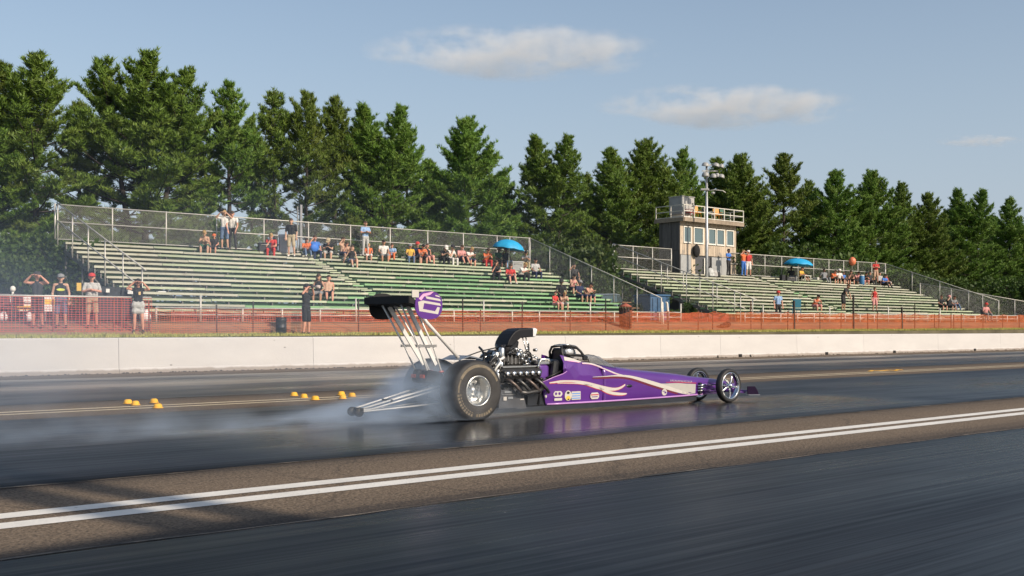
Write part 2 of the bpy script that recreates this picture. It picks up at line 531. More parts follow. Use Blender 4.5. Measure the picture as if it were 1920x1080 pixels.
wall = thing("concrete_wall", "long white painted concrete wall along the far edge of the track", "wall", (0, 31.75, 0))
joints = [-24, -12, -6, -.5, 5.6, 11.96, 18.43, 24.3, 29.9, 35.57, 39.66, 45.6, 51.6, 59.4, 67.1, 75, 83, 92, 104, 118, 135]
for a, b in zip(joints, joints[1:]):
    s_ = MB()
    prof = [(-.19, 0), (-.19, .10), (-.165, .16), (-.13, 1.005), (-.10, 1.04), (.10, 1.04), (.13, 1.005), (.17, 0)]
    e = .005
    s_.loft([[V(a + e, y, z) for y, z in prof], [V(b - e, y, z) for y, z in prof]], 0, False)
    s_.build("wall_segment", m_conc, wall)
for px in (1388, 1550, 1677, 1828):
    X = at(px, 31.55)
    s_ = MB(); s_.rbox((X, -.205, .075), (.22, .05, .13), .012)
    s_.build("drain_block", m_black, wall)
for px, r_ in ((1083, .05), (1407, .05), (1346, .04)):
    X = at(px, 31.55)
    s_ = MB(); s_.ell((X, -.20, .06), (r_, .03, .055), 8, 5)
    s_.build("drain_block", m_black, wall)

# ---------------------------------------------------------------- grass on the verge
def grass_mat():
    m = bpy.data.materials.new("dry_grass"); n, l, p = nodes(m)
    tc = n.new("ShaderNodeTexCoord")
    f = noisen(n, l, tc.outputs["Object"], .9, 5, .7)
    c = ramp(n, l, f, [(.3, (.24, .26, .05)), (.5, (.36, .34, .085)), (.72, (.50, .42, .15))])
    l.new(c, p.inputs["Base Color"]); p.inputs["Roughness"].default_value = .8
    return m
m_grass = grass_mat()
strip_sheet("grass_verge", [31.9, 32.6, 33.4, 34.22], lambda x, y: gz(x, y), mat("grass_soil", (.34, .31, .09), .95, var=.3, scale=2.0, bump=.5, bscale=25), [-60 + 4 * i for i in range(50)])
N = 60000
t = rng.random(N)
gx = 2 + 100 * t ** 1.5
gy = 31.97 + 2.35 * rng.random(N)
gy = np.where(rng.random(N) < .05, 34.2 + .35 * rng.random(N), gy)
base = np.array([gz(a, b) for a, b in zip(gx, gy)])
hh = .035 + .06 * rng.random(N) ** 2 + .05 * (np.sin(gx * 1.7) * np.sin(gy * 3 + gx) > .35)
ang = rng.random(N) * 6.28
w_ = .008 + .012 * rng.random(N)
lean = rng.normal(0, .03, (N, 2))
P0 = np.stack([gx - np.cos(ang) * w_, gy - np.sin(ang) * w_, base], 1)
P1 = np.stack([gx + np.cos(ang) * w_, gy + np.sin(ang) * w_, base], 1)
P2 = np.stack([gx + lean[:, 0], gy + lean[:, 1], base + hh], 1)
vv = np.stack([P0, P1, P2], 1).reshape(-1, 3)
link("grass", fastmesh("grass", vv, np.arange(3 * N).reshape(-1, 3), m_grass), None, kind="stuff")
# ================================================================ trees and shrubs
def leaf_mat(name, a, b, cc, rough=.55, tl=.25):
    m = bpy.data.materials.new(name); n, l, p = nodes(m)
    tc = n.new("ShaderNodeTexCoord")
    f = noisen(n, l, tc.outputs["Object"], .8, 4, .7)
    c = ramp(n, l, f, [(.32, a), (.5, b), (.7, cc)])
    oi = n.new("ShaderNodeObjectInfo"); hs = n.new("ShaderNodeHueSaturation")
    v = mathn(n, l, 'MULTIPLY_ADD', oi.outputs["Random"], .36); v.node.inputs[2].default_value = .82
    h = mathn(n, l, 'MULTIPLY_ADD', oi.outputs["Random"], .03); h.node.inputs[2].default_value = .487
    l.new(v, hs.inputs["Value"]); l.new(h, hs.inputs["Hue"]); l.new(c, hs.inputs["Color"])
    l.new(hs.outputs[0], p.inputs["Base Color"]); p.inputs["Roughness"].default_value = rough
    p.inputs["Specular IOR Level"].default_value = .3
    tr = n.new("ShaderNodeBsdfTranslucent"); l.new(hs.outputs[0], tr.inputs[0])
    mx = n.new("ShaderNodeMixShader"); mx.inputs[0].default_value = tl
    l.new(p.outputs[0], mx.inputs[1]); l.new(tr.outputs[0], mx.inputs[2])
    l.new(mx.outputs[0], n["Material Output"].inputs[0])
    return m
m_pine = leaf_mat("pine_needles", (.086, .150, .020), (.126, .196, .028), (.185, .235, .044), .5, .05)
m_leaf = leaf_mat("shrub_leaves", (.035, .065, .014), (.06, .10, .02), (.10, .13, .03))
m_bark = mat("pine_bark", (.055, .042, .034), .95, var=.4, scale=9, bump=.8, bscale=30, stretch=(1, 1, .25))

def tufts(cent, up, n_blades, length, width, r):
    """needle blades fanned about each centre: one thin triangle per blade"""
    k = len(cent)
    d = r.normal(0, 1, (k, n_blades, 3))
    d /= np.linalg.norm(d, axis=2, keepdims=True)
    d = d * .75 + up[:, None, :] * .80
    d /= np.linalg.norm(d, axis=2, keepdims=True)
    side = np.cross(d, r.normal(0, 1, (k, n_blades, 3)))
    side /= np.linalg.norm(side, axis=2, keepdims=True) + 1e-9
    L = length * (.65 + .6 * r.random((k, n_blades, 1)))
    w = width * (.7 + .6 * r.random((k, n_blades, 1)))
    c = cent[:, None, :] + r.normal(0, .03, (k, n_blades, 3))
    a = c - side * w; b = c + side * w; e = c + d * L
    v = np.stack([a, b, e], 2).reshape(-1, 3)
    return v

def make_pine(seed, Hh=13.5, spread=3.2, base=.10, sparse=0.0, tops=1):
    r = np.random.default_rng(seed)
    rr = random.Random(seed)
    tr = MB()
    cents = []; ups = []
    def stem(x0, y0, z0, x1, y1, z1, r0, r1):
        pts = []
        for i in range(9):
            t = i / 8
            pts.append((x0 + (x1 - x0) * t ** 1.3 + rr.uniform(-.04, .04), y0 + (y1 - y0) * t ** 1.3 + rr.uniform(-.04, .04), z0 + (z1 - z0) * t))
        tr.tube(pts, [r0 + (r1 - r0) * i / 8 for i in range(9)], 8)
        return pts
    stems = [(0, 0, Hh)]
    if tops == 2:
        stems = [(-.95, .1, Hh), (.95, -.15, Hh * .985)]
    if tops == 3:
        stems = [(-1.5, .1, Hh * .97), (.2, -.2, Hh), (1.5, .2, Hh * .95)]
    for si, (ox, oy, top) in enumerate(stems):
        pts = stem(ox * .15, oy * .15, 0, ox, oy, top, .17, .015)
        z = base * top + rr.uniform(0, .4)
        az = rr.uniform(0, 6.28)
        while z < top - .30:
            t = z / top
            full = spread * (1.0 if tops == 1 else .86)
            prof = ((1 - t) ** .80 * full * (min(1, .7 + t * 1.3) if t < .25 else 1)) * (1.40 if not sparse else 1.32) + .14
            nb = rr.choice((5, 6, 6, 7)) if t < .85 else 5
            if sparse and t < .58:
                nb = max(2, int(nb * (1 - sparse)))
            for b in range(nb):
                az += 6.283 / nb + rr.uniform(-.35, .35)
                Lb = prof * rr.uniform(.62, 1.10)
                if rr.random() < .10:
                    Lb *= 1.18
                el = R(52) * max(0, (t - .20) / .80) ** 1.15 + R(4) + rr.uniform(-.18, .18)
                tt = z / top
                sx_ = ox * tt ** 1.3; sy_ = oy * tt ** 1.3
                dirh = np.array([math.cos(az), math.sin(az), 0.0])
                K = 7
                pp = []
                for i in range(K + 1):
                    q = i / K
                    rise = math.sin(el) * Lb * q - .07 * Lb * (1 - t) * math.sin(q * math.pi) + (.10 + .08 * t) * Lb * q ** 2.2
                    out = math.cos(el) * Lb * (q - .10 * q * q)
                    pp.append(np.array([sx_, sy_, z]) + dirh * out + np.array([0, 0, rise]))
                tr.tube([tuple(q) for q in pp], [max(.010, .055 * (1 - t) * (1 - i / K) + .010) for i in range(K + 1)], 4, caps=False)
                pp = np.array(pp)
                # foliage sits in flattened pads along the outer bough
                npad = max(1, int(round(Lb / (.80 if t < .7 else .55))))
                for j in range(npad):
                    q = 1.0 - .72 * j / max(1, npad) - .05 * rr.random() if npad > 1 else .8
                    i0 = min(K - 1, int(q * K)); f = q * K - i0
                    c = pp[i0] * (1 - f) + pp[i0 + 1] * f
                    tang = pp[i0 + 1] - pp[i0]; tang = tang / np.linalg.norm(tang)
                    sv = np.array([-math.sin(az), math.cos(az), 0.0])
                    nv = np.cross(tang, sv); nv = nv if nv[2] > 0 else -nv
                    c = c + sv * rr.uniform(-.22, .22) * min(1, Lb / 2)
                    if sparse and t < .60 and rr.random() < .36: continue
                    big = (.80 + .40 * rr.random()) * min(1.0, .55 + Lb / 3.4)
                    A, B, Cc = (.52 * big, .40 * big, .19 * big) if t < .70 else (.56 * big, .17 * big, .15 * big)
                    m_ = int((24 if t < .7 else 15) * big * big) + 4
                    d3 = r.normal(0, 1, (m_, 3)); d3 /= np.linalg.norm(d3, axis=1, keepdims=True)
                    d3[:, 2] = np.where(d3[:, 2] < -.25, -d3[:, 2], d3[:, 2])
                    rad_ = r.random((m_, 1)) ** .4
                    off = (d3[:, :1] * A * tang + d3[:, 1:2] * B * sv + d3[:, 2:3] * Cc * nv) * rad_
                    cents.extend(list(c + off)); ups.extend(list(d3[:, :1] * tang * .8 + d3[:, 1:2] * sv * .8 + nv * .35 + np.array([0, 0, .55]) + tang * .25))
                for k in range(2):
                    cents.append(pp[-1] - (pp[-1] - pp[-2]) * .5 * k); ups.append((pp[-1] - pp[-2]) / (np.linalg.norm(pp[-1] - pp[-2]) + 1e-6) + np.array([0, 0, .5]))
            z += rr.uniform(.36, .60) * (1.22 - .55 * t) * (1 + 1.15 * sparse)
        for k in range(16):
            cents.append(np.array([ox + rr.uniform(-.05, .05) * (1 + k * .2), oy + rr.uniform(-.05, .05) * (1 + k * .2), top + .12 - .09 * k])); ups.append(np.array([rr.uniform(-.4, .4), rr.uniform(-.4, .4), 1.0]))
    cents = np.array(cents); ups = np.array(ups)
    v = tufts(cents, ups, 12, .24, .021, r)
    print('pine', len(v) // 3)
    crown = fastmesh("crown", v, np.arange(len(v)).reshape(-1, 3), m_pine)
    trunk = tr.mesh("trunk", m_bark)
    return trunk, crown, Hh

pines = {
    'sparse': [make_pine(1, 13.5, 3.3, .13, .45), make_pine(2, 13.5, 3.0, .12, .35), make_pine(3, 13.5, 2.9, .14, .5)],
    'full': [make_pine(4, 13.5, 3.5, .05), make_pine(5, 13.5, 3.2, .05), make_pine(6, 13.5, 3.0, .06)],
    'twin': [make_pine(7, 13.5, 3.3, .06, .15, 2)],
    'wide': [make_pine(8, 13.5, 3.9, .12, .3, 3)],
}
# photo column and top row of each tree, its distance, kind, width factor, what tells it apart
TREES = [
    (-45, 150, 52.0, 'full', 0, 1.0, "tall pine cut off by the outer edge beside the first pine of the row"),
    (8, 124, 53.5, 'sparse', 1, 1.0, "pine at the very start of the row, half hidden by its taller neighbour"),
    (68, 103, 51.5, 'sparse', 0, 1.12, "tall slender pine standing over the fence corner of the first bleacher"),
    (150, 190, 57.0, 'sparse', 2, 1.0, "lower pine filling the gap beside the broad many-topped pine"),
    (270, 103, 52.0, 'wide', 0, 1.10, "broadest pine of the row, with several tops and a dark thick trunk"),
    (350, 205, 53.5, 'sparse', 2, 1.05, "short pine leaning out of the flank of the broad many-topped pine"),
    (430, 158, 51.8, 'sparse', 1, .92, "narrow pine with a thin pointed top next to the broad many-topped pine"),
    (472, 225, 57.0, 'sparse', 1, .8, "pine set back behind two narrow pointed pines"),
    (515, 170, 52.5, 'sparse', 2, .95, "narrow pine rising behind the standing man in the black shirt"),
    (575, 175, 51.5, 'sparse', 0, .85, "narrow pine behind the slim grey pole at the back of the bleacher"),
    (628, 186, 53.0, 'sparse', 1, .90, "pointed pine third before the wide pine with the stepped shoulder"),
    (672, 235, 56.5, 'sparse', 0, .8, "lower pine peeping out between two pointed pines over the mid bleacher"),
    (716, 196, 51.5, 'twin', 0, .98, "double-topped pine behind the middle of the first bleacher's fence"),
    (764, 245, 53.5, 'sparse', 2, .95, "stepped shoulder pine sloping down towards the gap in the tree line"),
    (806, 300, 57.0, 'full', 1, .8, "small pine low in the gap of the tree line"),
    (876, 225, 51.5, 'full', 0, 1.0, "cone shaped pine standing free above the red car's engine scoop column of sky"),
    (945, 330, 56.0, 'full', 1, .85, "small pine just above the first blue umbrella"),
    (1034, 253, 52.0, 'twin', 0, 1.0, "twin-topped pine beyond the end of the first bleacher"),
    (1100, 330, 57.5, 'full', 2, .9, "low pine between the twin-topped pine and the gap before bleacher two"),
    (1145, 278, 52.0, 'full', 1, .95, "pine over the gap between the two bleachers"),
    (1212, 266, 51.8, 'full', 0, 1.05, "large dark pine beside the shaded side of the wooden tower"),
    (1281, 283, 53.5, 'full', 2, .85, "pine rising straight behind the roof box of the wooden tower"),
    (1345, 297, 55.5, 'full', 1, .85, "pine behind the floodlight heads of the light pole"),
    (1388, 293, 52.5, 'full', 0, .98, "pine just past the roof railing of the wooden tower"),
    (1470, 290, 51.5, 'sparse', 0, 1.05, "pine with separate upswept boughs above the second blue umbrella"),
    (1517, 342, 56.0, 'full', 2, .9, "shorter pine behind the seated group of bleacher two"),
    (1566, 320, 52.0, 'full', 1, 1.0, "pine above the orange balloon on bleacher two"),
    (1635, 323, 51.5, 'full', 0, .98, "pine above the fence corner of bleacher two"),
    (1690, 346, 53.5, 'full', 2, .95, "pine above the sloping end fence of bleacher two"),
    (1740, 362, 52.0, 'full', 1, .95, "rounded pine second from the twin-topped pine at the far end"),
    (1818, 354, 51.5, 'twin', 0, 1.0, "twin-topped pine near the far end of the row"),
    (1893, 374, 52.0, 'full', 2, 1.0, "last tall pine of the row"),
    (1945, 380, 53.0, 'full', 1, 1.0, "pine beyond the last tall pine, cut off by the picture edge"),
    (1430, 380, 59.0, 'full', 2, 1.0, "pine in the second row between the light pole and the farther umbrella"),
    (1610, 390, 59.5, 'full', 1, 1.0, "pine in the second row between two tall pines over bleacher two"),
    (1775, 400, 59.0, 'full', 0, 1.0, "pine in the second row before the far twin-topped pine"),
    (1858, 405, 59.5, 'full', 1, 1.0, "pine in the second row behind the far twin-topped pine"),
    (1250, 345, 58.5, 'full', 1, 1.0, "pine in the second row behind the wooden tower's shaded side"),
    (1065, 372, 59.0, 'full', 0, 1.0, "pine in the second row showing between the bleachers"),
]
LABEL_FIX = {15: "cone shaped pine standing free with open sky on both sides of its top"}
k_rot = 0
for i, (px, py, Y, kind, vi, wf, lab) in enumerate(TREES):
    trunk, crown, h0 = pines[kind][vi % len(pines[kind])]
    X = at(px, Y)
    g0 = gz(X, Y)
    hh_ = hgt(py, X, Y) - g0
    s_ = hh_ / h0
    k_rot += 2.4
    rz = k_rot if kind not in ('wide', 'twin') else R(-40.6) + random.uniform(-.25, .25)
    t_ = thing("pine_tree", LABEL_FIX.get(i, lab), "tree", (X, Y, g0 - .05), rz, "pines in the row behind the bleachers")
    t_.scale = (s_ * wf * 1.32, s_ * wf * 1.32, s_)
    link("trunk", trunk, t_)
    link("crown", crown, t_)

def make_shrub(seed, Hh=2.2, rad=1.2, n=1500, leaf=.10):
    r = np.random.default_rng(seed)
    st = MB()
    lobes = [(r.normal(0, rad * .38), r.normal(0, rad * .38), Hh * (.35 + .5 * r.random()), rad * (.35 + .3 * r.random())) for _ in range(9)]
    cents = []; ups = []
    for (x, y, z, q) in lobes:
        st.tube([(0, 0, 0), (x * .4, y * .4, z * .5), (x, y, z)], [.035, .025, .008], 5, caps=False)
        k = n // 9
        d = r.normal(0, 1, (k, 3)); d /= np.linalg.norm(d, axis=1, keepdims=True)
        rad_ = q * (.55 + .5 * r.random((k, 1)))
        c = np.array([x, y, z]) + d * rad_ * np.array([1, 1, .85])
        c[:, 2] = np.maximum(c[:, 2], .05)
        cents.append(c); ups.append(d)
    cents = np.concatenate(cents); ups = np.concatenate(ups)
    k = len(cents)
    d = ups + r.normal(0, .7, (k, 3)); d /= np.linalg.norm(d, axis=1, keepdims=True)
    sd_ = np.cross(d, r.normal(0, 1, (k, 3))); sd_ /= np.linalg.norm(sd_, axis=1, keepdims=True)
    L = leaf * (.7 + .8 * r.random((k, 1)))
    a = cents - d * L * .5; b = cents + sd_ * L * .38; c2 = cents + d * L * .6; e = cents - sd_ * L * .38
    v = np.stack([a, b, c2, e], 1).reshape(-1, 3)
    return st.mesh("stem", m_bark), fastmesh("foliage", v, np.arange(len(v)).reshape(-1, 4), m_leaf)

shrubs = [make_shrub(21, 2.4, 1.3, 2600, .13), make_shrub(22, 2.9, 1.2, 2600, .12), make_shrub(23, 1.9, 1.4, 2400, .12)]
SHR = []
rs = random.Random(5)
for X in np.arange(2.0, 16.0, 1.5):       # the thick tangle beside the first bleacher
    SHR.append((X + rs.uniform(-.4, .4), rs.uniform(45.0, 48.5), rs.uniform(1.2, 2.05), "tall tangled shrub beside the open end of the first bleacher"))
for X in np.arange(0.0, 20.0, 1.3):
    SHR.append((X + rs.uniform(-.4, .4), rs.uniform(49.3, 50.5), rs.uniform(.8, 1.1), "low dense shrub deep in the shade beneath the first pines"))
for X in np.arange(3.0, 13.0, 2.2):
    SHR.append((X + rs.uniform(-.4, .4), rs.uniform(40.5, 43.0), rs.uniform(.8, 1.25), "shrub in the shade in front of the tangled growth beside the first bleacher"))
for X in np.arange(16, 41, 2.0):
    SHR.append((X + rs.uniform(-.6, .6), rs.uniform(46.8, 49.0), rs.uniform(1.2, 1.95), "shrub behind the chain link fence of the first bleacher"))
for X in (41.8, 43.5, 45.2, 42.6, 44.6):
    SHR.append((X, rs.uniform(43.5, 48.5), rs.uniform(1.0, 1.7), "shrub in the gap between the two bleachers"))
for X in np.arange(47, 78, 2.4):
    SHR.append((X + rs.uniform(-.6, .6), rs.uniform(46.9, 49.0), rs.uniform(1.5, 2.1), "shrub behind the chain link fence of bleacher two"))
for X in np.arange(79, 110, 2.5):
    SHR.append((X + rs.uniform(-.6, .6), rs.uniform(40.0, 47.5), rs.uniform(.9, 1.9), "shrub beyond the far end of bleacher two"))
for X in np.arange(42, 47, 1.2):
    SHR.append((X, rs.uniform(38.0, 40.5), rs.uniform(.3, .5), "low weedy shrub in the gap beneath the open bleacher end"))
MARKS = [(20, 'the yellow cornered notice board'), (70, 'the man shading his face'), (114, 'the man in the black tank top'), (172, 'the man in the red cap'), (250, 'the double hand rail'), (330, 'the open end of the top row'), (392, 'the bent woman in the tank top'), (430, 'the two standing people in white'), (508, 'the spectator in red'), (548, 'the tall man in black'),
         (595, 'the blue shirted spectator'), (640, 'the woman in the tan top'), (686, 'the man in light blue'), (727, 'the orange trousers'), (785, 'the tight group'), (838, 'the pair in white and black'), (870, 'the spectator in pink'), (911, 'the lone spectator in orange'), (953, 'the nearer blue umbrella'), (990, 'the fence corner'),
         (1040, 'the upper sloping fence'), (1110, 'the middle of the sloping fence'), (1150, 'the picnic table'), (1190, 'the litter basket'), (1230, 'the blue bin'), (1265, 'the tower corner'), (1300, 'the tower windows'), (1340, 'the light pole'), (1395, 'the pair past the tower'), (1450, 'the bare stretch of fence'), (1497, 'the farther umbrella'),
         (1550, 'the seated group start'), (1598, 'the orange balloon'), (1641, 'the standing spectator in red'), (1690, 'the far sloping fence'), (1740, 'the far fence middle'), (1780, 'the last seated trio'), (1848, 'the folding chair in front'), (1900, 'the picture edge')]
_used = {}
def shrub_label(i, px, lab):
    m_ = min(MARKS, key=lambda q: abs(q[0] - px))[1]
    base = lab.split(' ')[0:1] if False else []
    kind = ('tall tangled' if 'tangled shrub beside' in lab else 'low dense' if 'low dense' in lab else 'low weedy' if 'weedy' in lab else 'shaded' if 'in the shade in front' in lab else 'leafy')
    where = ('behind the chain link fence level with ' if 'behind the chain' in lab else 'in the gap between the bleachers near ' if 'gap between' in lab else 'beyond the far bleacher end near ' if 'beyond the far' in lab else 'beneath the first pines behind ' if 'beneath the first' in lab else 'under the open bleacher end near ' if 'beneath the open' in lab else 'beside the open bleacher end behind ')
    k = (kind, where, m_)
    _used[k] = _used.get(k, 0) + 1
    size = ('', 'paler ', 'darker ', 'smaller ')[min(3, _used[k] - 1)]
    return kind + ' shrub ' + where + m_
_shade = ['broad', 'tall', 'low spreading']
for i, (X, Y, s_, lab) in enumerate(SHR):
    grp = lab.replace('shrub', 'shrubs', 1)
    px_ = 960 + 2040 * (math.sin(CA) * X - math.cos(CA) * Y) / depth(X, Y)
    lab = shrub_label(i, px_, lab)
    st, fo = shrubs[i % 3]
    t_ = thing("shrub", lab, "shrub", (X, Y, gz(X, Y) - .03), i * 1.7, grp)
    t_.scale = (s_, s_, s_ * rs.uniform(.9, 1.15))
    link("stem", st, t_)
    link("foliage", fo, t_)

# dark undergrowth on the woodland floor behind the stands, one uncountable mass
N = 30000
r_ = np.random.default_rng(77)
ux = -12 + 135 * r_.random(N); uy = 50.2 + 2.6 * r_.random(N)
hg = 1.3 * (.55 + .45 * np.sin(ux * .9) * np.sin(ux * .37 + uy))
uz = 1.6 + hg * r_.random(N) ** .8 + .004 * ux
c_ = np.stack([ux, uy, uz], 1)
d_ = r_.normal(0, 1, (N, 3)); d_ /= np.linalg.norm(d_, axis=1, keepdims=True)
s_ = np.cross(d_, r_.normal(0, 1, (N, 3))); s_ /= np.linalg.norm(s_, axis=1, keepdims=True)
L_ = .26 * (.6 + .8 * r_.random((N, 1)))
vv = np.stack([c_ - d_ * L_ * .5, c_ + s_ * L_ * .4, c_ + d_ * L_ * .5, c_ - s_ * L_ * .4], 1).reshape(-1, 3)
link("undergrowth", fastmesh("undergrowth", vv, np.arange(4 * N).reshape(-1, 4), m_leaf), None, kind="stuff")
# ================================================================ bleachers, chain link fences, netting
Y0, TR, H0, RI, NR = 36.3, .63, 1.98, .216, 14
def rowY(i): return Y0 + TR * i
def rowH(i): return H0 + RI * i
m_cream = mat("plank_cream", (.415, .405, .315), .75, var=.22, scale=2.2, rnd=.16, stretch=(.25, 3, 3), dirt=((.28, .25, .18), 1.8, .60))
m_pale = mat("plank_pale_green", (.345, .385, .255), .75, var=.22, scale=2.2, rnd=.18, stretch=(.25, 3, 3), dirt=((.50, .47, .36), 1.5, .56))
m_green = mat("plank_green", (.20, .36, .17), .7, var=.25, scale=2.2, rnd=.22, stretch=(.25, 3, 3), dirt=((.40, .42, .30), 1.5, .58))
m_dgreen = mat("board_dark_green", (.10, .235, .115), .7, var=.25, scale=2.0, rnd=.25, stretch=(.25, 3, 3), dirt=((.30, .34, .22), 1.5, .62))
m_galv = mat("galvanised_pipe", (.56, .53, .47), .5, .3, var=.15, scale=5)
m_steel = mat("weathered_steel", (.16, .15, .14), .7, .2, var=.3, scale=4, dirt=((.10, .06, .04), 3, .6))
m_wire = mat("fence_wire", (.42, .41, .38), .5, .5, var=.05)

def bleacher(Xa, Xb, label, aisle, tone, dz=0.0):
    b = thing("bleacher", label, "bleacher", (Xa, 0, dz), 0, "bleachers beside the track")
    L = Xb - Xa
    r = random.Random(int(Xa))
    cut = {}
    def tone_pick(i, x, foot):
        t = tone(i / (NR - 1), x / L) + r.uniform(-.22, .22) + (.36 if foot else 0)
        return m_cream if t < .28 else m_pale if t < .58 else m_green if t < .92 else m_dgreen
    def plank(i, x0, x1, y, h, dy, dzz, foot, name):
        key = (round(x1 - x0, 2), dy, dzz)
        tilt = r.uniform(-.022, .022)
        if key not in cut:
            mb_ = MB(); mb_.box((0, 0, 0), (x1 - x0 - .018, dy, dzz))
            cut[key] = mb_
        me_key = (key, tone_pick(i, (x0 + x1) / 2, foot).name)
        if me_key not in meshes:
            meshes[me_key] = cut[key].mesh(name, _mats[me_key[1]])
        o = link(name, meshes[me_key], b)
        o.location = ((x0 + x1) / 2, y + r.uniform(-.012, .012), h + r.uniform(-.013, .013))
        o.rotation_euler = (r.uniform(-.03, .03), tilt * .25, 0)
    meshes = {}
    for i in range(NR):
        y, h = rowY(i), rowH(i)
        segs = []
        off = (i * 1.37) % 2.4
        edges = [0]
        xx = off + 2.6
        while xx < L - 1.5:
            edges.append(round(xx, 2)); xx += 4.88
        edges.append(L)
        for k in range(len(edges) - 1):
            x0, x1 = edges[k], edges[k + 1]
            # the stair aisle interrupts the rows
            for (u0, u1) in ([(x0, min(x1, aisle)), (max(x0, aisle + .62), x1)]):
                if u1 - u0 > .25:
                    plank(i, u0, u1, y + .125, h - .042, .25, .084, False, "seat_plank")
        fe = [0, round(3.2 + off * .8, 2), round(8.1 + off * .8, 2), round(13 + off * .8, 2), round(17.9 + off * .8, 2), round(22.8 + off * .8, 2)]
        fe = [e for e in fe if e < L - 1] + [L]
        if i < NR - 1:
            for x0, x1 in zip(fe, fe[1:]):
                for (u0, u1) in ([(x0, min(x1, aisle)), (max(x0, aisle + .62), x1)]):
                    if u1 - u0 > .25:
                        plank(i, u0, u1, y + .86 + .14, h + .058, .27, .103, True, "foot_plank")
        for q, (dy, dh) in enumerate(((.0, -.05), (.33, .055))):
            plank(i, aisle + .03, aisle + .60, y + .15 + dy, h + dh - .05, .26, .055, r.random() < .25, "stair_tread")
    # the steel beneath
    st = MB(); ps = MB(); br = MB(); bk = MB()
    nS = int(round(L / 1.83))
    for k in range(nS + 1):
        x = .06 + (L - .12) * k / nS
        st = MB(); st.beam((x, Y0 - .15, H0 - .36), (x, rowY(13) + .45, rowH(13) - .30), .06, .16)
        st.build("stringer", m_steel, b)
        for i in (0, 3, 6, 10, 13):
            y = rowY(i) + .15; zg_ = gz(Xa + x, y) - .03 - dz
            ps.tube([(x, y, zg_), (x, y, rowH(i) - .34)], .035, 6)
        for i in range(NR):
            bk.box((x, rowY(i) + .10, rowH(i) - .19), (.05, .10, .21))
            if i < NR - 1:
                bk.box((x + .07, rowY(i) + .90, rowH(i) - .10), (.05, .07, .22))
        if k % 3 == 0 and k < nS:
            x2 = .06 + (L - .12) * (k + 1) / nS
            br.beam((x, rowY(10), gz(Xa + x, 43) + .1), (x2, rowY(10), rowH(10) - .4), .05, .05)
            br.beam((x2, rowY(10) + .06, gz(Xa + x, 43) + .1), (x, rowY(10) + .06, rowH(10) - .4), .05, .05)
    for mbx, nm in ((ps, "post"), (br, "brace"), (bk, "plank_bracket")):
        mbx.build(nm, m_steel, b, kind="stuff")
    return b

bl1 = bleacher(14.7, 40.0, "nearer bleacher of worn cream and green plank rows with scattered spectators", 10.6,
               lambda v, u: .10 + .58 * u * (1 - .55 * v) + .32 * (1 - v) - (.25 if u < .2 else 0))
bl2 = bleacher(46.8, 76.9, "farther bleacher of pale green plank rows below the wooden tower", 12.5,
               lambda v, u: .22 + .16 * (1 - v), .0)

# front guard rail of each bleacher
def front_rail(Xa, Xb, label, every=1.55):
    t_ = thing("guard_rail", label, "railing", (Xa, 35.98, 0), 0, "pipe rails along the bleacher fronts")
    n_ = int((Xb - Xa) / every)
    r = random.Random(int(Xa * 3))
    for k in range(n_ + 1):
        x = (Xb - Xa) * k / n_
        z0 = gz(Xa + x, 35.98)
        mb_ = MB(); tall = .92 if k % 4 == 1 else .50
        mb_.tube([(x, 0, z0 - .05), (x + r.uniform(-.01, .01), 0, z0 + tall)], .036, 6)
        mb_.build("post", m_galv, t_)
    for hh_ in (.24, .48):
        mb_ = MB(); mb_.tube([(0, -.02, gz(Xa, 36) + hh_), ((Xb - Xa), -.02, gz(Xb, 36) + hh_)], .028, 6)
        mb_.build("rail", m_galv, t_)
    return t_
front_rail(14.9, 42.0, "low galvanised pipe rail along the foot of the nearer bleacher")
front_rail(47.2, 79.0, "low galvanised pipe rail along the foot of the farther bleacher")

# chain link: posts, rails and the woven wire between a lower and an upper line
def wire_mesh(p0, p1, h0a, h0b, h1a, h1b, pitch=.075, wr=.0027):
    """woven wire between a lower line (h0a..h0b) and an upper line (h1a..h1b) above the points p0 to p1"""
    p0, p1 = V(*p0, 0), V(*p1, 0)
    L = (p1 - p0).length; d = (p1 - p0) / L; nn = V(-d.y, d.x, 0)
    vs = []; fs = []
    def lo(s): return h0a + (h0b - h0a) * s / L
    def hi(s): return h1a + (h1b - h1a) * s / L
    Hm = max(h1a - h0a, h1b - h0b)
    smin = -Hm - abs(h0b - h0a) - abs(h1b - h1a)
    for sgn in (1, -1):
        s0 = smin
        while s0 < L - smin:
            # z - z0 = sgn*(s - s0) ; clip against the four sides
            a, c_ = None, None
            pts = []
            for q in np.linspace(0, L, 2):
                pass
            # intersections with lo and hi lines
            def cross(f0, f1):
                m = (f1 - f0) / L
                # base + sgn*(s-s0) = f0 + m*s
                den = sgn - m
                if abs(den) < 1e-6:
                    return None
                return (f0 - zb + sgn * s0) / den
            zb = h0a
            sa, sb = cross(h0a, h0b), cross(h1a, h1b)
            if sa is not None and sb is not None:
                q0, q1 = min(sa, sb), max(sa, sb)
                q0, q1 = max(0, q0), min(L, q1)
                if q1 - q0 > .02:
                    A = p0 + d * q0 + V(0, 0, zb + sgn * (q0 - s0)); B = p0 + d * q1 + V(0, 0, zb + sgn * (q1 - s0))
                    dirv = (B - A).normalized(); side = dirv.cross(nn).normalized() * wr; o2 = nn * wr * (1.0 if sgn > 0 else -1.0)
                    k = len(vs)
                    vs += [A - side + o2, A + side + o2, A + o2 * 2.2, B - side + o2, B + side + o2, B + o2 * 2.2]
                    fs += [(k, k + 1, k + 4, k + 3), (k + 1, k + 2, k + 5, k + 4), (k + 2, k, k + 3, k + 5)]
            s0 += pitch
    return vs, fs

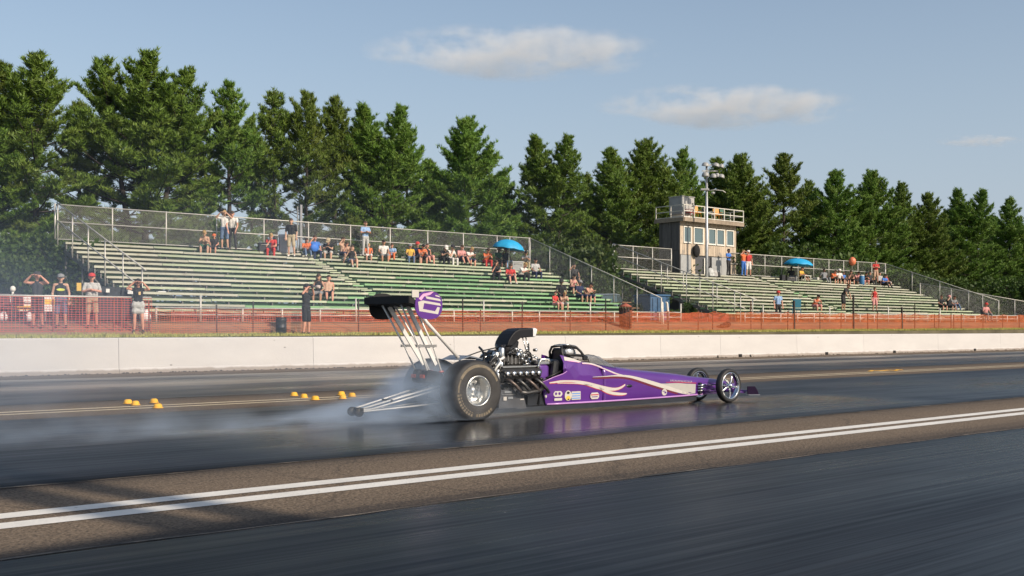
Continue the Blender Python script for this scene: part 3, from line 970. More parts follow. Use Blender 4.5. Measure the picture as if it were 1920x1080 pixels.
def chain_fence(name, label, pts, rails, group=None, every=2.6, lift=0.0, pitch=.075):
    """pts: (X, Y, low, high) corners; rails: fractions of the height"""
    t_ = thing(name, label, "fence", (pts[0][0], pts[0][1], 0), 0, group)
    ox, oy = pts[0][0], pts[0][1]
    wv = MB()
    for (a, b) in zip(pts, pts[1:]):
        pa, pb = V(a[0] - ox, a[1] - oy, 0), V(b[0] - ox, b[1] - oy, 0)
        L = (pb - pa).length
        n_ = max(1, round(L / every))
        for k in range(n_ + 1):
            if k == 0 and a is not pts[0]:
                continue
            q = k / n_
            p = pa.lerp(pb, q); lo = a[2] + (b[2] - a[2]) * q; hi = a[3] + (b[3] - a[3]) * q
            mb_ = MB(); mb_.tube([p + V(0, 0, lo - .05), p + V(0, 0, hi + .03)], .036 if k in (0, n_) else .028, 8)
            mb_.build("post", m_galv, t_)
        for f in rails:
            mb_ = MB()
            mb_.tube([pa + V(0, -.01, a[2] + (a[3] - a[2]) * f), pb + V(0, -.01, b[2] + (b[3] - b[2]) * f)], .024, 8)
            mb_.build("rail", m_galv, t_)
        v_, f_ = wire_mesh(pa[:2], pb[:2], a[2], b[2], a[3], b[3], pitch)
        wv.add(v_, f_)
    wv.build("wire_mesh", m_wire, t_, kind="stuff")
    return t_

YB = rowY(13) + .78
chain_fence("chain_link_fence", "tall chain link fence along the top row of the nearer bleacher", [(14.55, YB, 4.93, 6.33), (40.05, YB, 4.93, 6.36)], (0.0, .5, 1.0), "chain link fences of the bleachers", 2.4)
chain_fence("chain_link_fence", "chain link fence sloping down the far end of the nearer bleacher beside the blue bin", [(40.12, YB, 4.6, 6.36), (40.12, 35.6, 1.55, 2.82)], (1.0,), "chain link fences of the bleachers", 1.75)
chain_fence("chain_link_fence", "short chain link fence above the farther bleacher on the shaded side of the tower", [(46.7, YB, 4.93, 6.33), (51.95, YB, 4.93, 6.33)], (0.0, .5, 1.0), "chain link fences of the bleachers", 1.75, pitch=.09)
chain_fence("chain_link_fence", "long chain link fence along the top row of the farther bleacher", [(57.75, YB, 4.93, 6.36), (76.95, YB, 4.93, 6.40)], (0.0, .5, 1.0), "chain link fences of the bleachers", 1.92, pitch=.09)
chain_fence("chain_link_fence", "chain link fence sloping down the far end of the farther bleacher", [(77.0, YB, 4.6, 6.40), (77.0, 36.4, 2.0, 3.35)], (1.0,), "chain link fences of the bleachers", 2.0, pitch=.09)
chain_fence("chain_link_fence", "low chain link fence running on past the sloping end fence of the farther bleacher", [(79.5, YB - 1.5, 2.2, 4.9), (84.0, 36.0, 1.9, 3.1)], (1.0,), "chain link fences of the bleachers", 2.4, pitch=.09)

def stair_rail(X, label, y_hi, y_lo, off, second):
    t_ = thing("hand_rail", label, "railing", (X, 0, 0), 0, "sloping stair rails of the bleachers")
    sl = RI / TR
    def zz(y): return H0 + (y - Y0) * sl
    for k, (dx, o_) in enumerate(((0, off), (0, off * .48)) if second else ((0, off),)):
        mb_ = MB(); mb_.tube([(dx, y_hi, zz(y_hi) + o_), (dx, y_lo, zz(y_lo) + o_)], .026, 8)
        mb_.build("rail", m_galv, t_)
    n_ = 6
    for k in range(n_):
        y = y_lo + .3 + (y_hi - y_lo - .4) * k / (n_ - 1)
        mb_ = MB(); mb_.tube([(0, y, zz(y) - .35), (0, y, zz(y) + off)], .026, 8)
        mb_.build("post", m_galv, t_)
stair_rail(14.62, "double pipe rail sloping down the open end of the nearer bleacher", YB, 36.2, 1.36, True)
stair_rail(46.72, "double pipe rail sloping down the near end of the farther bleacher", YB, 35.6, 1.36, True)
stair_rail(48.3, "second sloping pipe rail just inside the near end of the farther bleacher", 42.5, 36.0, 1.0, False)

# pale corner pole under the open end
mb = MB(); X = at(124, 44.9); mb.tube([(0, 0, 0), (0, 0, 3.1)], .055, 8); mb.tube([(0, 0, 3.02), (0, 0, 3.12)], .07, 8)
o = mb.build("support_pole", mat("pale_pole", (.45, .42, .35), .7)); o.location = (X, 44.9, gz(X, 44.9)); tag(o, "pale upright pole under the open top corner of the nearer bleacher", "pole")

# ---------------------------------------------------------------- orange safety netting on posts
m_net = mat("orange_netting", (.50, .115, .03), .65, var=.18, scale=.5)
m_netr = mat("faded_red_netting", (.55, .075, .045), .65, var=.2, scale=.5)
m_tpost = mat("dark_fence_post", (.05, .04, .035), .8, .2, var=.3)
m_rustpost = mat("rusty_fence_post", (.17, .075, .05), .8, .1, var=.3)

def netting(label, Xa, Xb, Y, posts, htop, mat_net, dens, sag=.03, rail=False, hbot=.02, group="orange safety fences along the dirt path"):
    t_ = thing("safety_fence", label, "fence", (Xa, Y, 0), 0, group)
    r = random.Random(int(Xa * 7))
    posts = sorted(posts)
    for px_, dark, tall in posts:
        X = px_ - Xa
        z0 = gz(px_, Y)
        mb_ = MB(); l_ = r.uniform(-.02, .02)
        w_ = .045 if dark < 2 else .09
        mb_.beam((X, .03, z0 - .1), (X + l_, .03, z0 + tall), w_, w_ * .8)
        mb_.build("post", m_tpost if dark else m_rustpost, t_)
    if rail:
        mb_ = MB(); mb_.tube([(0, .02, gz(Xa, Y) + htop + .01), (Xb - Xa, .02, gz(Xb, Y) + htop + .01)], .03, 6)
        mb_.build("rail", m_galv, t_)
    # the net: upright strands and level bands, all touching, sagging between the posts
    px_s = [p[0] for p in posts]
    def dip(X):
        lo = max([p for p in px_s if p <= X], default=Xa); hi = min([p for p in px_s if p > X], default=Xb)
        q = (X - lo) / max(.1, hi - lo)
        return sag * 4 * q * (1 - q)
    vs = []; fs = []
    nv, pitch, wv_, nh, wh = dens
    nx = int((Xb - Xa) / pitch)
    hs = [hbot + (htop - hbot) * k / (nh - 1) for k in range(nh)]
    # upright strands
    for i in range(nx + 1):
        X = Xa + (Xb - Xa) * i / nx; jx = r.uniform(-.008, .008)
        z0 = gz(X, Y); dp = dip(X)
        k = len(vs); yy = .012 * math.sin(X * 2.1)
        for hh_, e in ((hbot, 0), (htop, 1)):
            z = z0 + hh_ - dp * e
            vs += [(X - Xa - wv_ + jx, yy - .004, z), (X - Xa + wv_ + jx, yy - .004, z), (X - Xa + jx, yy + .004, z)]
        fs += [(k, k + 1, k + 4, k + 3), (k + 1, k + 2, k + 5, k + 4), (k + 2, k, k + 3, k + 5)]
    step = .5
    ns = int((Xb - Xa) / step)
    for hh_ in hs:
        q = (hh_ - hbot) / (htop - hbot)
        k0 = len(vs)
        for i in range(ns + 1):
            X = Xa + (Xb - Xa) * i / ns
            z = gz(X, Y) + hh_ - dip(X) * q + r.uniform(-.006, .006); yy = .012 * math.sin(X * 2.1)
            vs += [(X - Xa, yy - .006, z - wh), (X - Xa, yy - .006, z + wh), (X - Xa, yy + .004, z)]
        for i in range(ns):
            a = k0 + 3 * i
            fs += [(a, a + 3, a + 4, a + 1), (a + 1, a + 4, a + 5, a + 2), (a + 2, a + 5, a + 3, a)]
    me = bpy.data.meshes.new("netting"); me.from_pydata(vs, [], fs); me.materials.append(mat_net)
    link("netting", me, t_, kind="stuff")
    return t_

YF = 34.3
ph = lambda l: [(at(p, YF), d, h) for p, d, h in l]
netting("coarse faded red net hung from a pipe rail in front of the standing spectators", at(-60, 34.75), at(284, 34.75), 34.75,
        [(at(p, 34.75), 0, 1.0) for p in (-20, 100, 214, 229, 280)], 1.10, m_netr, (0, .11, .0048, 15, .0068), .03, True, .02)
netting("long low orange safety net on thin dark posts between the grass and the dirt path", at(284, YF), at(1180, YF), YF,
        ph([(407, 1, 1.02), (475, 1, 1.15), (673, 1, 1.25), (869, 1, 1.36), (902, 0, .95), (980, 1, 1.3), (1070, 0, .95), (1137, 1, 1.5)]), .90, m_net, (0, .085, .0042, 14, .0060), .12)
netting("bright orange safety net along the dirt path in front of the farther bleacher", at(1182, YF), at(1990, YF), YF,
        ph([(1254, 0, .95), (1310, 0, 1.0), (1337, 1, 1.0), (1409, 0, 1.5), (1428, 1, 1.0), (1478, 0, 1.05), (1490, 2, 1.6), (1538, 1, 1.0), (1578, 0, .98), (1601, 2, 2.0), (1628, 1, .98), (1646, 1, 1.05),
            (1692, 2, 1.35), (1716, 1, 1.6), (1753, 1, .95), (1761, 0, 1.0), (1784, 1, 1.05), (1789, 1, .95), (1803, 1, 1.0), (1844, 0, .9), (1881, 0, .95), (1912, 1, .95)]), .97, m_net, (0, .085, .0065, 14, .0085), .12)
netting("orange net tied along the pipe rail below the nearer bleacher", 15.5, 46.0, 36.12,
        [(15.6 + 3.4 * i, 0, .4) for i in range(10)], .46, m_netr, (0, .09, .0045, 8, .0065), .04, False, .02)
netting("orange net tied along the pipe rail below the farther bleacher", 46.6, 90.0, 36.12,
        [(46.7 + 3.4 * i, 0, .4) for i in range(13)], .52, m_net, (0, .09, .007, 8, .009), .04, False, .02)
# ================================================================ wooden tower, light poles, things behind the stands
m_wood = mat("weathered_boards", (.48, .385, .285), .85, var=.28, scale=2.5, stretch=(4, 4, .35), rnd=.16, bump=.3, bscale=12, dirt=((.25, .22, .19), 1.4, .55))
m_trim = mat("white_trim", (.74, .70, .62), .6, var=.08)
m_roofdeck = mat("deck_fascia", (.30, .235, .17), .8, var=.25, scale=3, rnd=.12)
m_grey = mat("grey_panel", (.34, .34, .33), .6, var=.15, scale=3)
m_dgrey = mat("dark_grey_panel", (.07, .07, .075), .6, var=.2)
def glass_mat():
    m = bpy.data.materials.new("window_glass"); n, l, p = nodes(m)
    p.inputs["Base Color"].default_value = (.10, .145, .15, 1); p.inputs["Roughness"].default_value = .08
    p.inputs["Specular IOR Level"].default_value = .9; p.inputs["Coat Weight"].default_value = .6
    return m
m_glass = glass_mat()

FY = 45.35          # the tower's front wall
Xl, Xr = at(1275, FY), at(1380, FY)
DEP = 1.75
tw = thing("wooden_tower", "weathered wooden announcer's tower with a row of white framed windows", "tower", (Xl, FY, 0), 0)
WID = Xr - Xl
Zb, Zr = 4.55, hgt(411, Xl, FY)
mb = MB(); mb.box((WID / 2, DEP / 2 + .03, (1.4 + Zr) / 2), (WID - .10, DEP - .10, Zr - 1.4)); mb.build("wall_core", m_dgrey, tw)
r = random.Random(4)
def boards(n_, x0, x1, zlo, zhi, fixed, axis):
    for k in range(n_):
        a = x0 + (x1 - x0) * k / n_; b = x0 + (x1 - x0) * (k + 1) / n_
        th = .03 + r.uniform(0, .012)
        mb_ = MB()
        if axis == 'x':
            mb_.box(((a + b) / 2, fixed - th / 2 + .03, (zlo + zhi) / 2), (b - a - .012, th, zhi - zlo - .01))
        else:
            mb_.box((fixed - th / 2 + .03, (a + b) / 2, (zlo + zhi) / 2), (th, b - a - .012, zhi - zlo - .01))
        mb_.build("board", m_wood, tw)
wz0, wz1 = hgt(453, Xl, FY), hgt(424.5, Xl, FY)
zs = (Zb - 1.5, wz0 - .14)
boards(26, 0, WID, 6.05, wz0 - .10, 0, 'x')
boards(26, 0, WID, wz1 + .10, Zr, 0, 'x')
m_wood_f = m_wood; m_wood = mat("shaded_grey_boards", (.135, .12, .11), .9, var=.3, scale=2.5, stretch=(4, 4, .35), rnd=.22, bump=.3, bscale=12)  # grey boards of the unlit side, its shade put into the colour
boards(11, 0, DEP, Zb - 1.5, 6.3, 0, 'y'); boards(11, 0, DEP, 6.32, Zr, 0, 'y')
m_wood = m_wood_f
# window band
wins = [(1281, 1295.5), (1300, 1318), (1327, 1341.5), (1342.8, 1357.5), (1361, 1375)]
edges = [0.0]
for a, b in wins:
    xa, xb = at(a, FY) - Xl, at(b, FY) - Xl
    f = MB()
    t_ = .065
    for (cx, cz, sx, sz) in (((xa + xb) / 2, wz1 + .02, xb - xa, t_), ((xa + xb) / 2, wz0 - .02, xb - xa, t_ * 1.3)):
        f.box((cx, -.025, cz), (sx, .06, sz))
    for cx in (xa + t_ / 2, xb - t_ / 2):
        f.box((cx, -.0245, (wz0 + wz1) / 2), (t_, .058, wz1 - wz0 - .02))
    fo = f.build("window_frame", m_trim, tw)
    g = MB(); g.box(((xa + xb) / 2, .005, (wz0 + wz1) / 2), (xb - xa - .10, .02, wz1 - wz0 - .03)); g.build("pane", m_glass, fo)
    edges += [xa, xb]
edges.append(WID)
for k in range(0, len(edges), 2):
    a, b = edges[k], edges[k + 1]
    if b - a > .03:
        mb = MB(); mb.box(((a + b) / 2, .012, (wz0 + wz1) / 2), (b - a - .004, .036, wz1 - wz0 + .19)); mb.build("board", m_wood, tw)
# lower storey: grey sheets with an open dark doorway
for (a, b, mt, z0, z1) in ((.05, 1.05, m_grey, Zb, 6.03), (1.07, 1.45, m_wood, Zb, 6.03), (2.35, 2.62, m_trim, Zb, 5.9), (2.64, 3.1, m_black, Zb, 5.4), (3.12, 4.1, m_grey, Zb, 6.0), (4.12, 4.95, m_grey, Zb, 6.03), (4.97, WID - .03, m_wood, Zb, 6.03)):
    mb = MB(); mb.box(((a + b) / 2, .0, (z0 + z1) / 2), (b - a, .04, z1 - z0)); mb.build("lower_panel", mt, tw)
# roof deck and fascia
mb = MB(); mb.box((WID / 2 + .1, DEP / 2 - .05, Zr + .05), (WID + .42, DEP + .7, .09)); mb.build("roof_deck", m_roofdeck, tw)
for k in range(5):
    a, b = -.10 + (WID + .40) * k / 5, -.10 + (WID + .40) * (k + 1) / 5
    mb = MB(); mb.box(((a + b) / 2, -.43, Zr - .02), (b - a - .01, .04, .24)); mb.build("fascia_board", m_roofdeck, tw)
mb = MB(); mb.box((-.125, DEP / 2 - .05, Zr - .02), (.04, DEP + .7, .24)); mb.build("fascia_board", m_roofdeck, tw)
zd = Zr + .10
rl = thing("roof_railing", "white pipe railing round the roof deck of the wooden tower", "railing", (Xl, FY, zd), 0)
xs_ = [-.08 + (WID + .36) * k / 6 for k in range(7)]
m_wrail = mat("railing_paint", (.62, .58, .50), .6, .1, var=.15)
for x in xs_:
    mb = MB(); mb.box((x, -.38, .40), (.055, .055, .82)); mb.build("post", m_wrail, rl)
for y in (.7, DEP + .2):
    for x in (-.08, WID + .28):
        mb = MB(); mb.box((x, y, .40), (.055, .055, .82)); mb.build("post", m_wrail, rl)
for z in (.80, .42, .05):
    mb = MB(); mb.box((WID / 2 + .1, -.38, z), (WID + .32, .045, .05)); mb.build("rail", m_wrail, rl)
    for x in (-.08, WID + .28):
        mb = MB(); mb.box((x, DEP / 2 - .08, z), (.045, DEP + .54, .05)); mb.build("rail", m_wrail, rl)
# roof box
bx = thing("roof_box", "square grey equipment box standing on the tower roof", "equipment box", (Xl, FY, zd), 0)
xa, xb = at(1279, FY + .2) - Xl, at(1302, FY + .2) - Xl
zt = hgt(367, Xl, FY + .2) - zd
mb = MB(); mb.rbox(((xa + xb) / 2, .75, zt * .60), (xb - xa, 1.1, zt * .80), .03); mb.build("body", m_grey, bx)
mb = MB(); mb.rbox(((xa + xb) / 2, .75, zt + .02), (xb - xa + .08, 1.18, .05), .02); mb.build("lid", mat("box_lid", (.42, .41, .38), .6), bx)
mb = MB(); mb.box(((xa + xb) / 2, .75, zt * .10), (xb - xa - .2, .9, zt * .2)); mb.build("base", m_trim, bx)
for k in range(2):
    mb = MB(); mb.rbox((xa + (xb - xa) * (.27 + .47 * k), .19, zt * .62), ((xb - xa) * .42, .03, zt * .68), .02); mb.build("door", mat("box_door", (.42, .40, .37), .55), bx)
mb = MB()
for k in range(5):
    mb.box((xb - .22, .165, zt * .62 + .05 * k - .05), (.16, .02, .025))
mb.build("vent", m_black, bx)

def chair(x, y, z, rz, col, label, group, s=1.0):
    t_ = thing("chair", label, "chair", (x, y, z), rz, group)
    t_.scale = (s, s, s)
    m_ = mat("chair_" + col[0], col[1], .5, var=.1)
    mb_ = MB(); mb_.rbox((0, 0, .44), (.48, .46, .05), .03); mb_.build("seat", m_, t_)
    mb_ = MB(); mb_.rbox((0, .24, .72), (.46, .04, .42), .03, rot=Matrix.Rotation(-.14, 3, 'X')); mb_.build("backrest", m_, t_)
    for sx in (-1, 1):
        for sy in (-1, 1):
            mb_ = MB(); mb_.tube([(sx * .21, sy * .20, .43), (sx * .24, sy * .24, 0)], .017, 6); mb_.build("leg", m_, t_)
        mb_ = MB(); mb_.box((sx * .25, .02, .62), (.05, .44, .035)); mb_.build("armrest", m_, t_)
    return t_
for k, (px, col, lab) in enumerate(((1292, ("red", (.42, .03, .03)), "red chair on the tower roof under the grey box"), (1306, ("orange", (.62, .27, .03)), "orange chair on the tower roof between two railing posts near the grey box"),
                                    (1345, ("orange", (.62, .27, .03)), "orange chair on the tower roof beyond the light pole"), (1359, ("green", (.05, .13, .08)), "dark green chair on the tower roof past the orange chair"), (1331, ("white", (.6, .6, .58)), "white chair on the tower roof right behind the light pole"))):
    chair(at(px, FY + .1), FY + .1, zd, random.uniform(-.5, .5), col, lab, "chairs on the tower roof", .95)

# floodlight pole in front of the tower
LY = 44.0
LX = at(1325, LY)
lp = thing("light_pole", "tall galvanised pole with clusters of white floodlights standing before the wooden tower", "light pole", (LX, LY, 0), 0)
zb_, zt_ = 1.6, hgt(306, LX, LY)
mb = MB(); mb.tube([(0, 0, zb_), (0, 0, 6), (0, 0, zt_)], [.12, .10, .065], 12); mb.build("pole", mat("pole_metal", (.44, .44, .44), .45, .6, var=.12), lp)
m_lampw = mat("lamp_housing", (.33, .325, .31), .45, var=.06)
m_lens = mat("lamp_lens", (.12, .13, .14), .15)
px2m = depth(LX, LY) / 2040
RT = V(math.sin(CA), -math.cos(CA), 0)      # along the picture
def arm(dx0, dx1, py):
    z = hgt(py, LX, LY)
    a = RT * (dx0 * px2m) + V(0, -.12, z); b = RT * (dx1 * px2m) + V(0, -.12, z)
    mb_ = MB(); mb_.beam(a, b, .06, .06); mb_.build("cross_arm", m_galv, lp)
arm(-12, 18, 321); arm(-12, 25, 330 + 1); arm(-8, 26, 310)
for dx, py, s_ in ((-8, 309, .23), (12, 310, .23), (22, 312, .16), (-8, 327, .23), (7, 330, .20), (14, 329, .15), (22, 331, .20)):
    z = hgt(py, LX, LY)
    c = RT * (dx * px2m) + V(0, -.25, z)
    M_ = Matrix.Translation(c) @ Matrix.Rotation(R(192), 4, 'X') @ Matrix.Rotation(random.uniform(-.3, .3), 4, 'Y')
    mb_ = MB(); mb_.lathe([(.04, -.13), (s_ * .55, -.115), (s_ * .88, -.04), (s_ * 1.0, .06), (s_ * 1.06, .10), (s_, .105)], M_, 16)
    l_ = mb_.build("floodlight", m_lampw, lp)
    mb_ = MB(); mb_.lathe([(0.001, .09), (s_ * .94, .095)], M_, 16); mb_.build("lens", m_lens, l_)
z = hgt(358, LX, LY)
mb = MB(); mb.tube([V(0, -.1, z), RT * (10 * px2m) + V(0, -.2, z + .05), RT * (22 * px2m) + V(0, -.35, z - .02), RT * (26 * px2m) + V(0, -.4, z - .15)], .03, 6); mb.tube([V(0, -.1, z), RT * (-8 * px2m) + V(0, -.3, z + .03)], .03, 6); mb.build("bracket_arm", m_galv, lp)
mb = MB(); mb.rbox(RT * (-12 * px2m) + V(0, -.35, z + .05), (.55, .24, .13), .05, rot=Matrix.Rotation(R(-40), 3, 'Z')); mb.build("street_lamp_head", m_lampw, lp)
mb = MB(); mb.ell(RT * (7 * px2m) + V(0, -.2, z - .15), (.13, .13, .09), 10, 6); mb.build("camera_dome", m_lampw, lp)
mb = MB(); mb.ell((-.35, .25, hgt(468, LX, LY)), (.30, .16, .42), 12, 8); o = mb.build("speaker_horn", m_black); o.location = (LX + .75, LY + .9, 0); tag(o, "black round loudspeaker hung on the tower wall behind the light pole", "loudspeaker")
# pipes/boxes heaped at the pole's foot
for k, (px, py, s_, col, lab) in enumerate(((1332, 499, .55, (.46, .46, .44), "grey bag standing at the foot of the light pole"), (1340, 497, .45, (.40, .38, .36), "grey sack slumped beside the grey bag near the light pole"), (1347, 502, .33, (.03, .03, .03), "black bag beside the grey sacks at the tower's foot"), (1335, 505, .25, (.5, .14, .05), "small orange bag in front of the grey sacks by the light pole"))):
    X = at(px, 44.35)
    mb = MB(); mb.ell((0, 0, s_ * .5), (s_ * .5, s_ * .38, s_ * .52), 12, 7); mb.rbox((0, 0, s_ * .25), (s_ * .9, s_ * .62, s_ * .5), .08)
    o = mb.build("bag", mat("bag_%d" % k, col, .75, var=.25, bump=.4, bscale=9)); o.location = (X, 44.35, rowH(12) + .08); tag(o, lab, "bag", "bags at the foot of the light pole")

# slim grey pole with a box far behind the nearer bleacher
X = at(562, 48.0)
gp = thing("utility_pole", "slim grey pole with a narrow box rising behind the nearer bleacher fence", "pole", (X, 48.0, gz(X, 48)), 0)
hp = hgt(380, X, 48) - gz(X, 48)
mb = MB(); mb.tube([(-.12, 0, 0), (-.12, 0, hp - .2)], .035, 8); mb.build("pole", mat("dull_pole", (.22, .22, .22), .7), gp)
mb = MB(); mb.rbox((.06, 0, hp - 1.2), (.13, .12, 2.2), .02); mb.build("box", mat("pole_box", (.26, .26, .27), .7), gp)

# white shed roof lines glimpsed far off beyond the tangle on the near side
X = at(30, 75)
sh = thing("far_shed", "long pale shed glimpsed low between the pines beyond the tangled shrubs", "building", (X, 75, gz(X, 75)), 0)
h1 = hgt(433, X, 75) - gz(X, 75)
mb = MB(); mb.box((0, 3, (h1 - .5) / 2), (16, 6, h1 - .5)); mb.build("wall", mat("shed_wall", (.06, .07, .07), .7, var=.1), sh)
mb = MB(); mb.loft([[V(-8.3, -.3, h1 - .5), V(-8.3, 3, h1 + .3), V(-8.3, 6.3, h1 - .5)], [V(8.3, -.3, h1 - .5), V(8.3, 3, h1 + .3), V(8.3, 6.3, h1 - .5)]], 0, False); mb.build("roof", mat("shed_roof", (.55, .57, .60), .6), sh)
mb = MB()
for k in range(5):
    mb.box((-6 + 3 * k, -.02, 2.2), (1.2, .05, 1.0))
mb.build("window", m_glass, sh, kind="stuff")

# blue bin at the end of the nearer bleacher
X = at(1222, 38.4); g = gz(X, 38.4)
dm = thing("waste_bin", "big blue steel waste bin behind the sloping fence end of the nearer bleacher", "waste bin", (X, 38.4, g), R(-6))
m_blue = mat("blue_steel", (.035, .10, .20), .6, var=.25, scale=3, dirt=((.06, .06, .06), 3, .6))
mb = MB(); mb.rbox((0, 0, .68), (1.35, 1.3, 1.25), .05); mb.build("body", m_blue, dm)
mb = MB(); mb.rbox((0, 0, 1.36), (1.42, 1.38, .09), .03); mb.build("lid", m_blue, dm)
for k in range(4):
    mb = MB(); mb.box((-.5 + .33 * k, -.67, .66), (.06, .05, 1.1)); mb.build("rib", m_blue, dm)
# picnic table behind the fence
X = at(1146, 41.0)
X = 41.6
pt = thing("picnic_table", "brown wooden picnic table seen through the sloping chain link fence", "table", (X, 39.3, gz(X, 39.3) + .25), R(10))
m_tab = mat("table_wood", (.30, .16, .08), .8, var=.25, scale=3)
for k in range(3):
    mb = MB(); mb.box((0, -.22 + .22 * k, .74), (1.8, .20, .04)); mb.build("plank", m_tab, pt)
for sy in (-.68, .68):
    mb = MB(); mb.box((0, sy, .44), (1.8, .25, .04)); mb.build("bench_board", m_tab, pt)
for sx in (-.6, .6):
    mb = MB(); mb.beam((sx, -.6, 0), (sx, .15, .72), .09, .05); mb.beam((sx + .06, .6, 0), (sx + .06, -.15, .72), .09, .05); mb.beam((sx - .06, -.8, .40), (sx - .06, .8, .40), .08, .05); mb.build("leg", m_tab, pt)

# parked car seen through the sloping fence
def parked_car(X, Y, rz, label):
    t_ = thing("parked_car", label, "car", (X, Y, gz(X, Y)), rz)
    mp = mat("car_paint_pale", (.45, .52, .60), .3, .1, coat=.8, var=.04)
    mb_ = MB()
    prof = [(-2.1, .35), (-2.15, .75), (-2.0, .92), (-1.35, 1.0), (1.0, .98), (1.9, .85), (2.12, .65), (2.1, .35)]
    secs = []
    for v, k in ((-.86, .94), (-.80, 1.0), (.80, 1.0), (.86, .94)):
        secs.append([V(x * (k if abs(x) > 1.5 else 1), v, z if z < .5 else .35 + (z - .35) * (1 if abs(v) < .83 else .93)) for x, z in prof])
    mb_.loft(secs, 0, False); mb_.build("body", mp, t_, bevel=.03)
    mb_ = MB(); cab = [(-1.55, .97), (-1.0, 1.42), (.25, 1.45), (.95, .96)]
    mb_.loft([[V(x, -.72, z) if z < 1 else V(x * .95, -.6, z) for x, z in cab], [V(x, .72, z) if z < 1 else V(x * .95, .6, z) for x, z in cab]], 0, False); mb_.build("cabin_glass", m_glass, t_, bevel=.02)
    mb_ = MB(); mb_.rbox((-.38, 0, 1.455), (1.25, 1.2, .05), .05); mb_.build("roof", mp, t_)
    for sx in (-1.3, 1.3):
        for sy in (-1, 1):
            M_ = Matrix.Translation((sx, sy * .78, .32)) @ Matrix.Rotation(R(90), 4, 'X')
            w_ = MB(); w_.lathe([(.16, -.10), (.30, -.11), (.32, -.05), (.32, .05), (.30, .11), (.16, .10)], M_, 20)
            wo = w_.build("wheel", mat("tyre_black", (.02, .02, .02), .8), t_)
            w_ = MB(); w_.lathe([(.001, -.085 * 1), (.17, -.095), (.17, .095), (.001, .085)], M_, 16); w_.build("rim", m_galv, wo)
    return t_
parked_car(43.2, 42.2, R(35), "pale blue parked car glimpsed through the sloping chain link fence")
# ================================================================ the dragster
DX, DY, PSI = 9.59, 12.54, R(-1.6)
car = thing("dragster", "purple rear engined dragster with silver stripes, tall rear wing and smoking rear tyres", "race car", (DX, DY, 0), PSI)

def paint(name, col, rough=.28, metal=.35):
    m = bpy.data.materials.new(name); n, l, p = nodes(m)
    tc = n.new("ShaderNodeTexCoord")
    f = noisen(n, l, tc.outputs["Object"], 1.3, 3, .5)
    l.new(ramp(n, l, f, [(.3, tuple(c * .9 for c in col)), (.7, tuple(c * 1.08 for c in col))]), p.inputs["Base Color"])
    p.inputs["Roughness"].default_value = rough; p.inputs["Metallic"].default_value = metal
    p.inputs["Coat Weight"].default_value = .7; p.inputs["Coat Roughness"].default_value = .07
    return m
P_pur = paint("purple_paint", (.098, .018, .215), .34, .10)
P_wing = mat("matt_black_wing", (.006, .006, .007), .75, var=.2)
P_purd = paint("dark_purple_paint", (.045, .014, .085), .35, .15)
P_dplate = mat('dark_end_plate', (.012, .005, .02), .6, spec=.1)
P_nose = mat('grey_nose_vinyl', (.42, .40, .36), .4, var=.06, coat=.3)
P_litpur = paint("lit_edge_purple", (.50, .25, .55), .3, .05)  # body purple paled to stand for light on the rolled edges
P_blk = mat("black_carbon", (.011, .011, .013), .35, coat=.4, var=.2)
P_mblk = mat("black_tube", (.016, .015, .015), .45, .3, var=.2)
P_chr = mat("chrome", (.82, .81, .79), .10, 1.0, var=.04)
P_alu = mat("polished_aluminium", (.66, .65, .62), .28, .95, var=.1, scale=9)
P_cast = mat("cast_metal", (.30, .29, .28), .42, .85, var=.25, scale=14)
P_cast2 = mat('dark_cast', (.09, .085, .08), .42, .8, var=.3, scale=14)
P_dark = mat("dark_engine", (.035, .034, .034), .5, .4, var=.35, scale=9)
P_silver = mat("silver_strut", (.76, .73, .68), .35, .15, var=.08)
P_white = mat("cream_vinyl", (.53, .49, .44), .4, var=.05, coat=.3)
P_red = mat("red_vinyl", (.42, .03, .06), .4, var=.05)
P_maroon = mat("maroon_vinyl", (.13, .012, .03), .45, var=.1)
P_pink = mat("pink_vinyl", (.72, .35, .55), .4, var=.1)
P_yel = mat("yellow_vinyl", (.68, .46, .06), .4, var=.05)
P_blu = mat("blue_vinyl", (.10, .25, .60), .4, var=.05)
P_side = mat("dusty_sidewall", (.036, .033, .031), .75, var=.3, scale=5)
P_rub = mat("slick_rubber", (.021, .019, .018), .62, var=.25, scale=8, bump=.15, bscale=40)
P_rubf = mat("front_tyre_rubber", (.016, .015, .015), .6, var=.2)
P_letter = mat("tan_tyre_lettering", (.17, .138, .095), .8, var=.45, scale=9, dirt=((.05, .043, .037), 11, .56))
P_orange = mat("heat_red", (.60, .10, .05), .4)

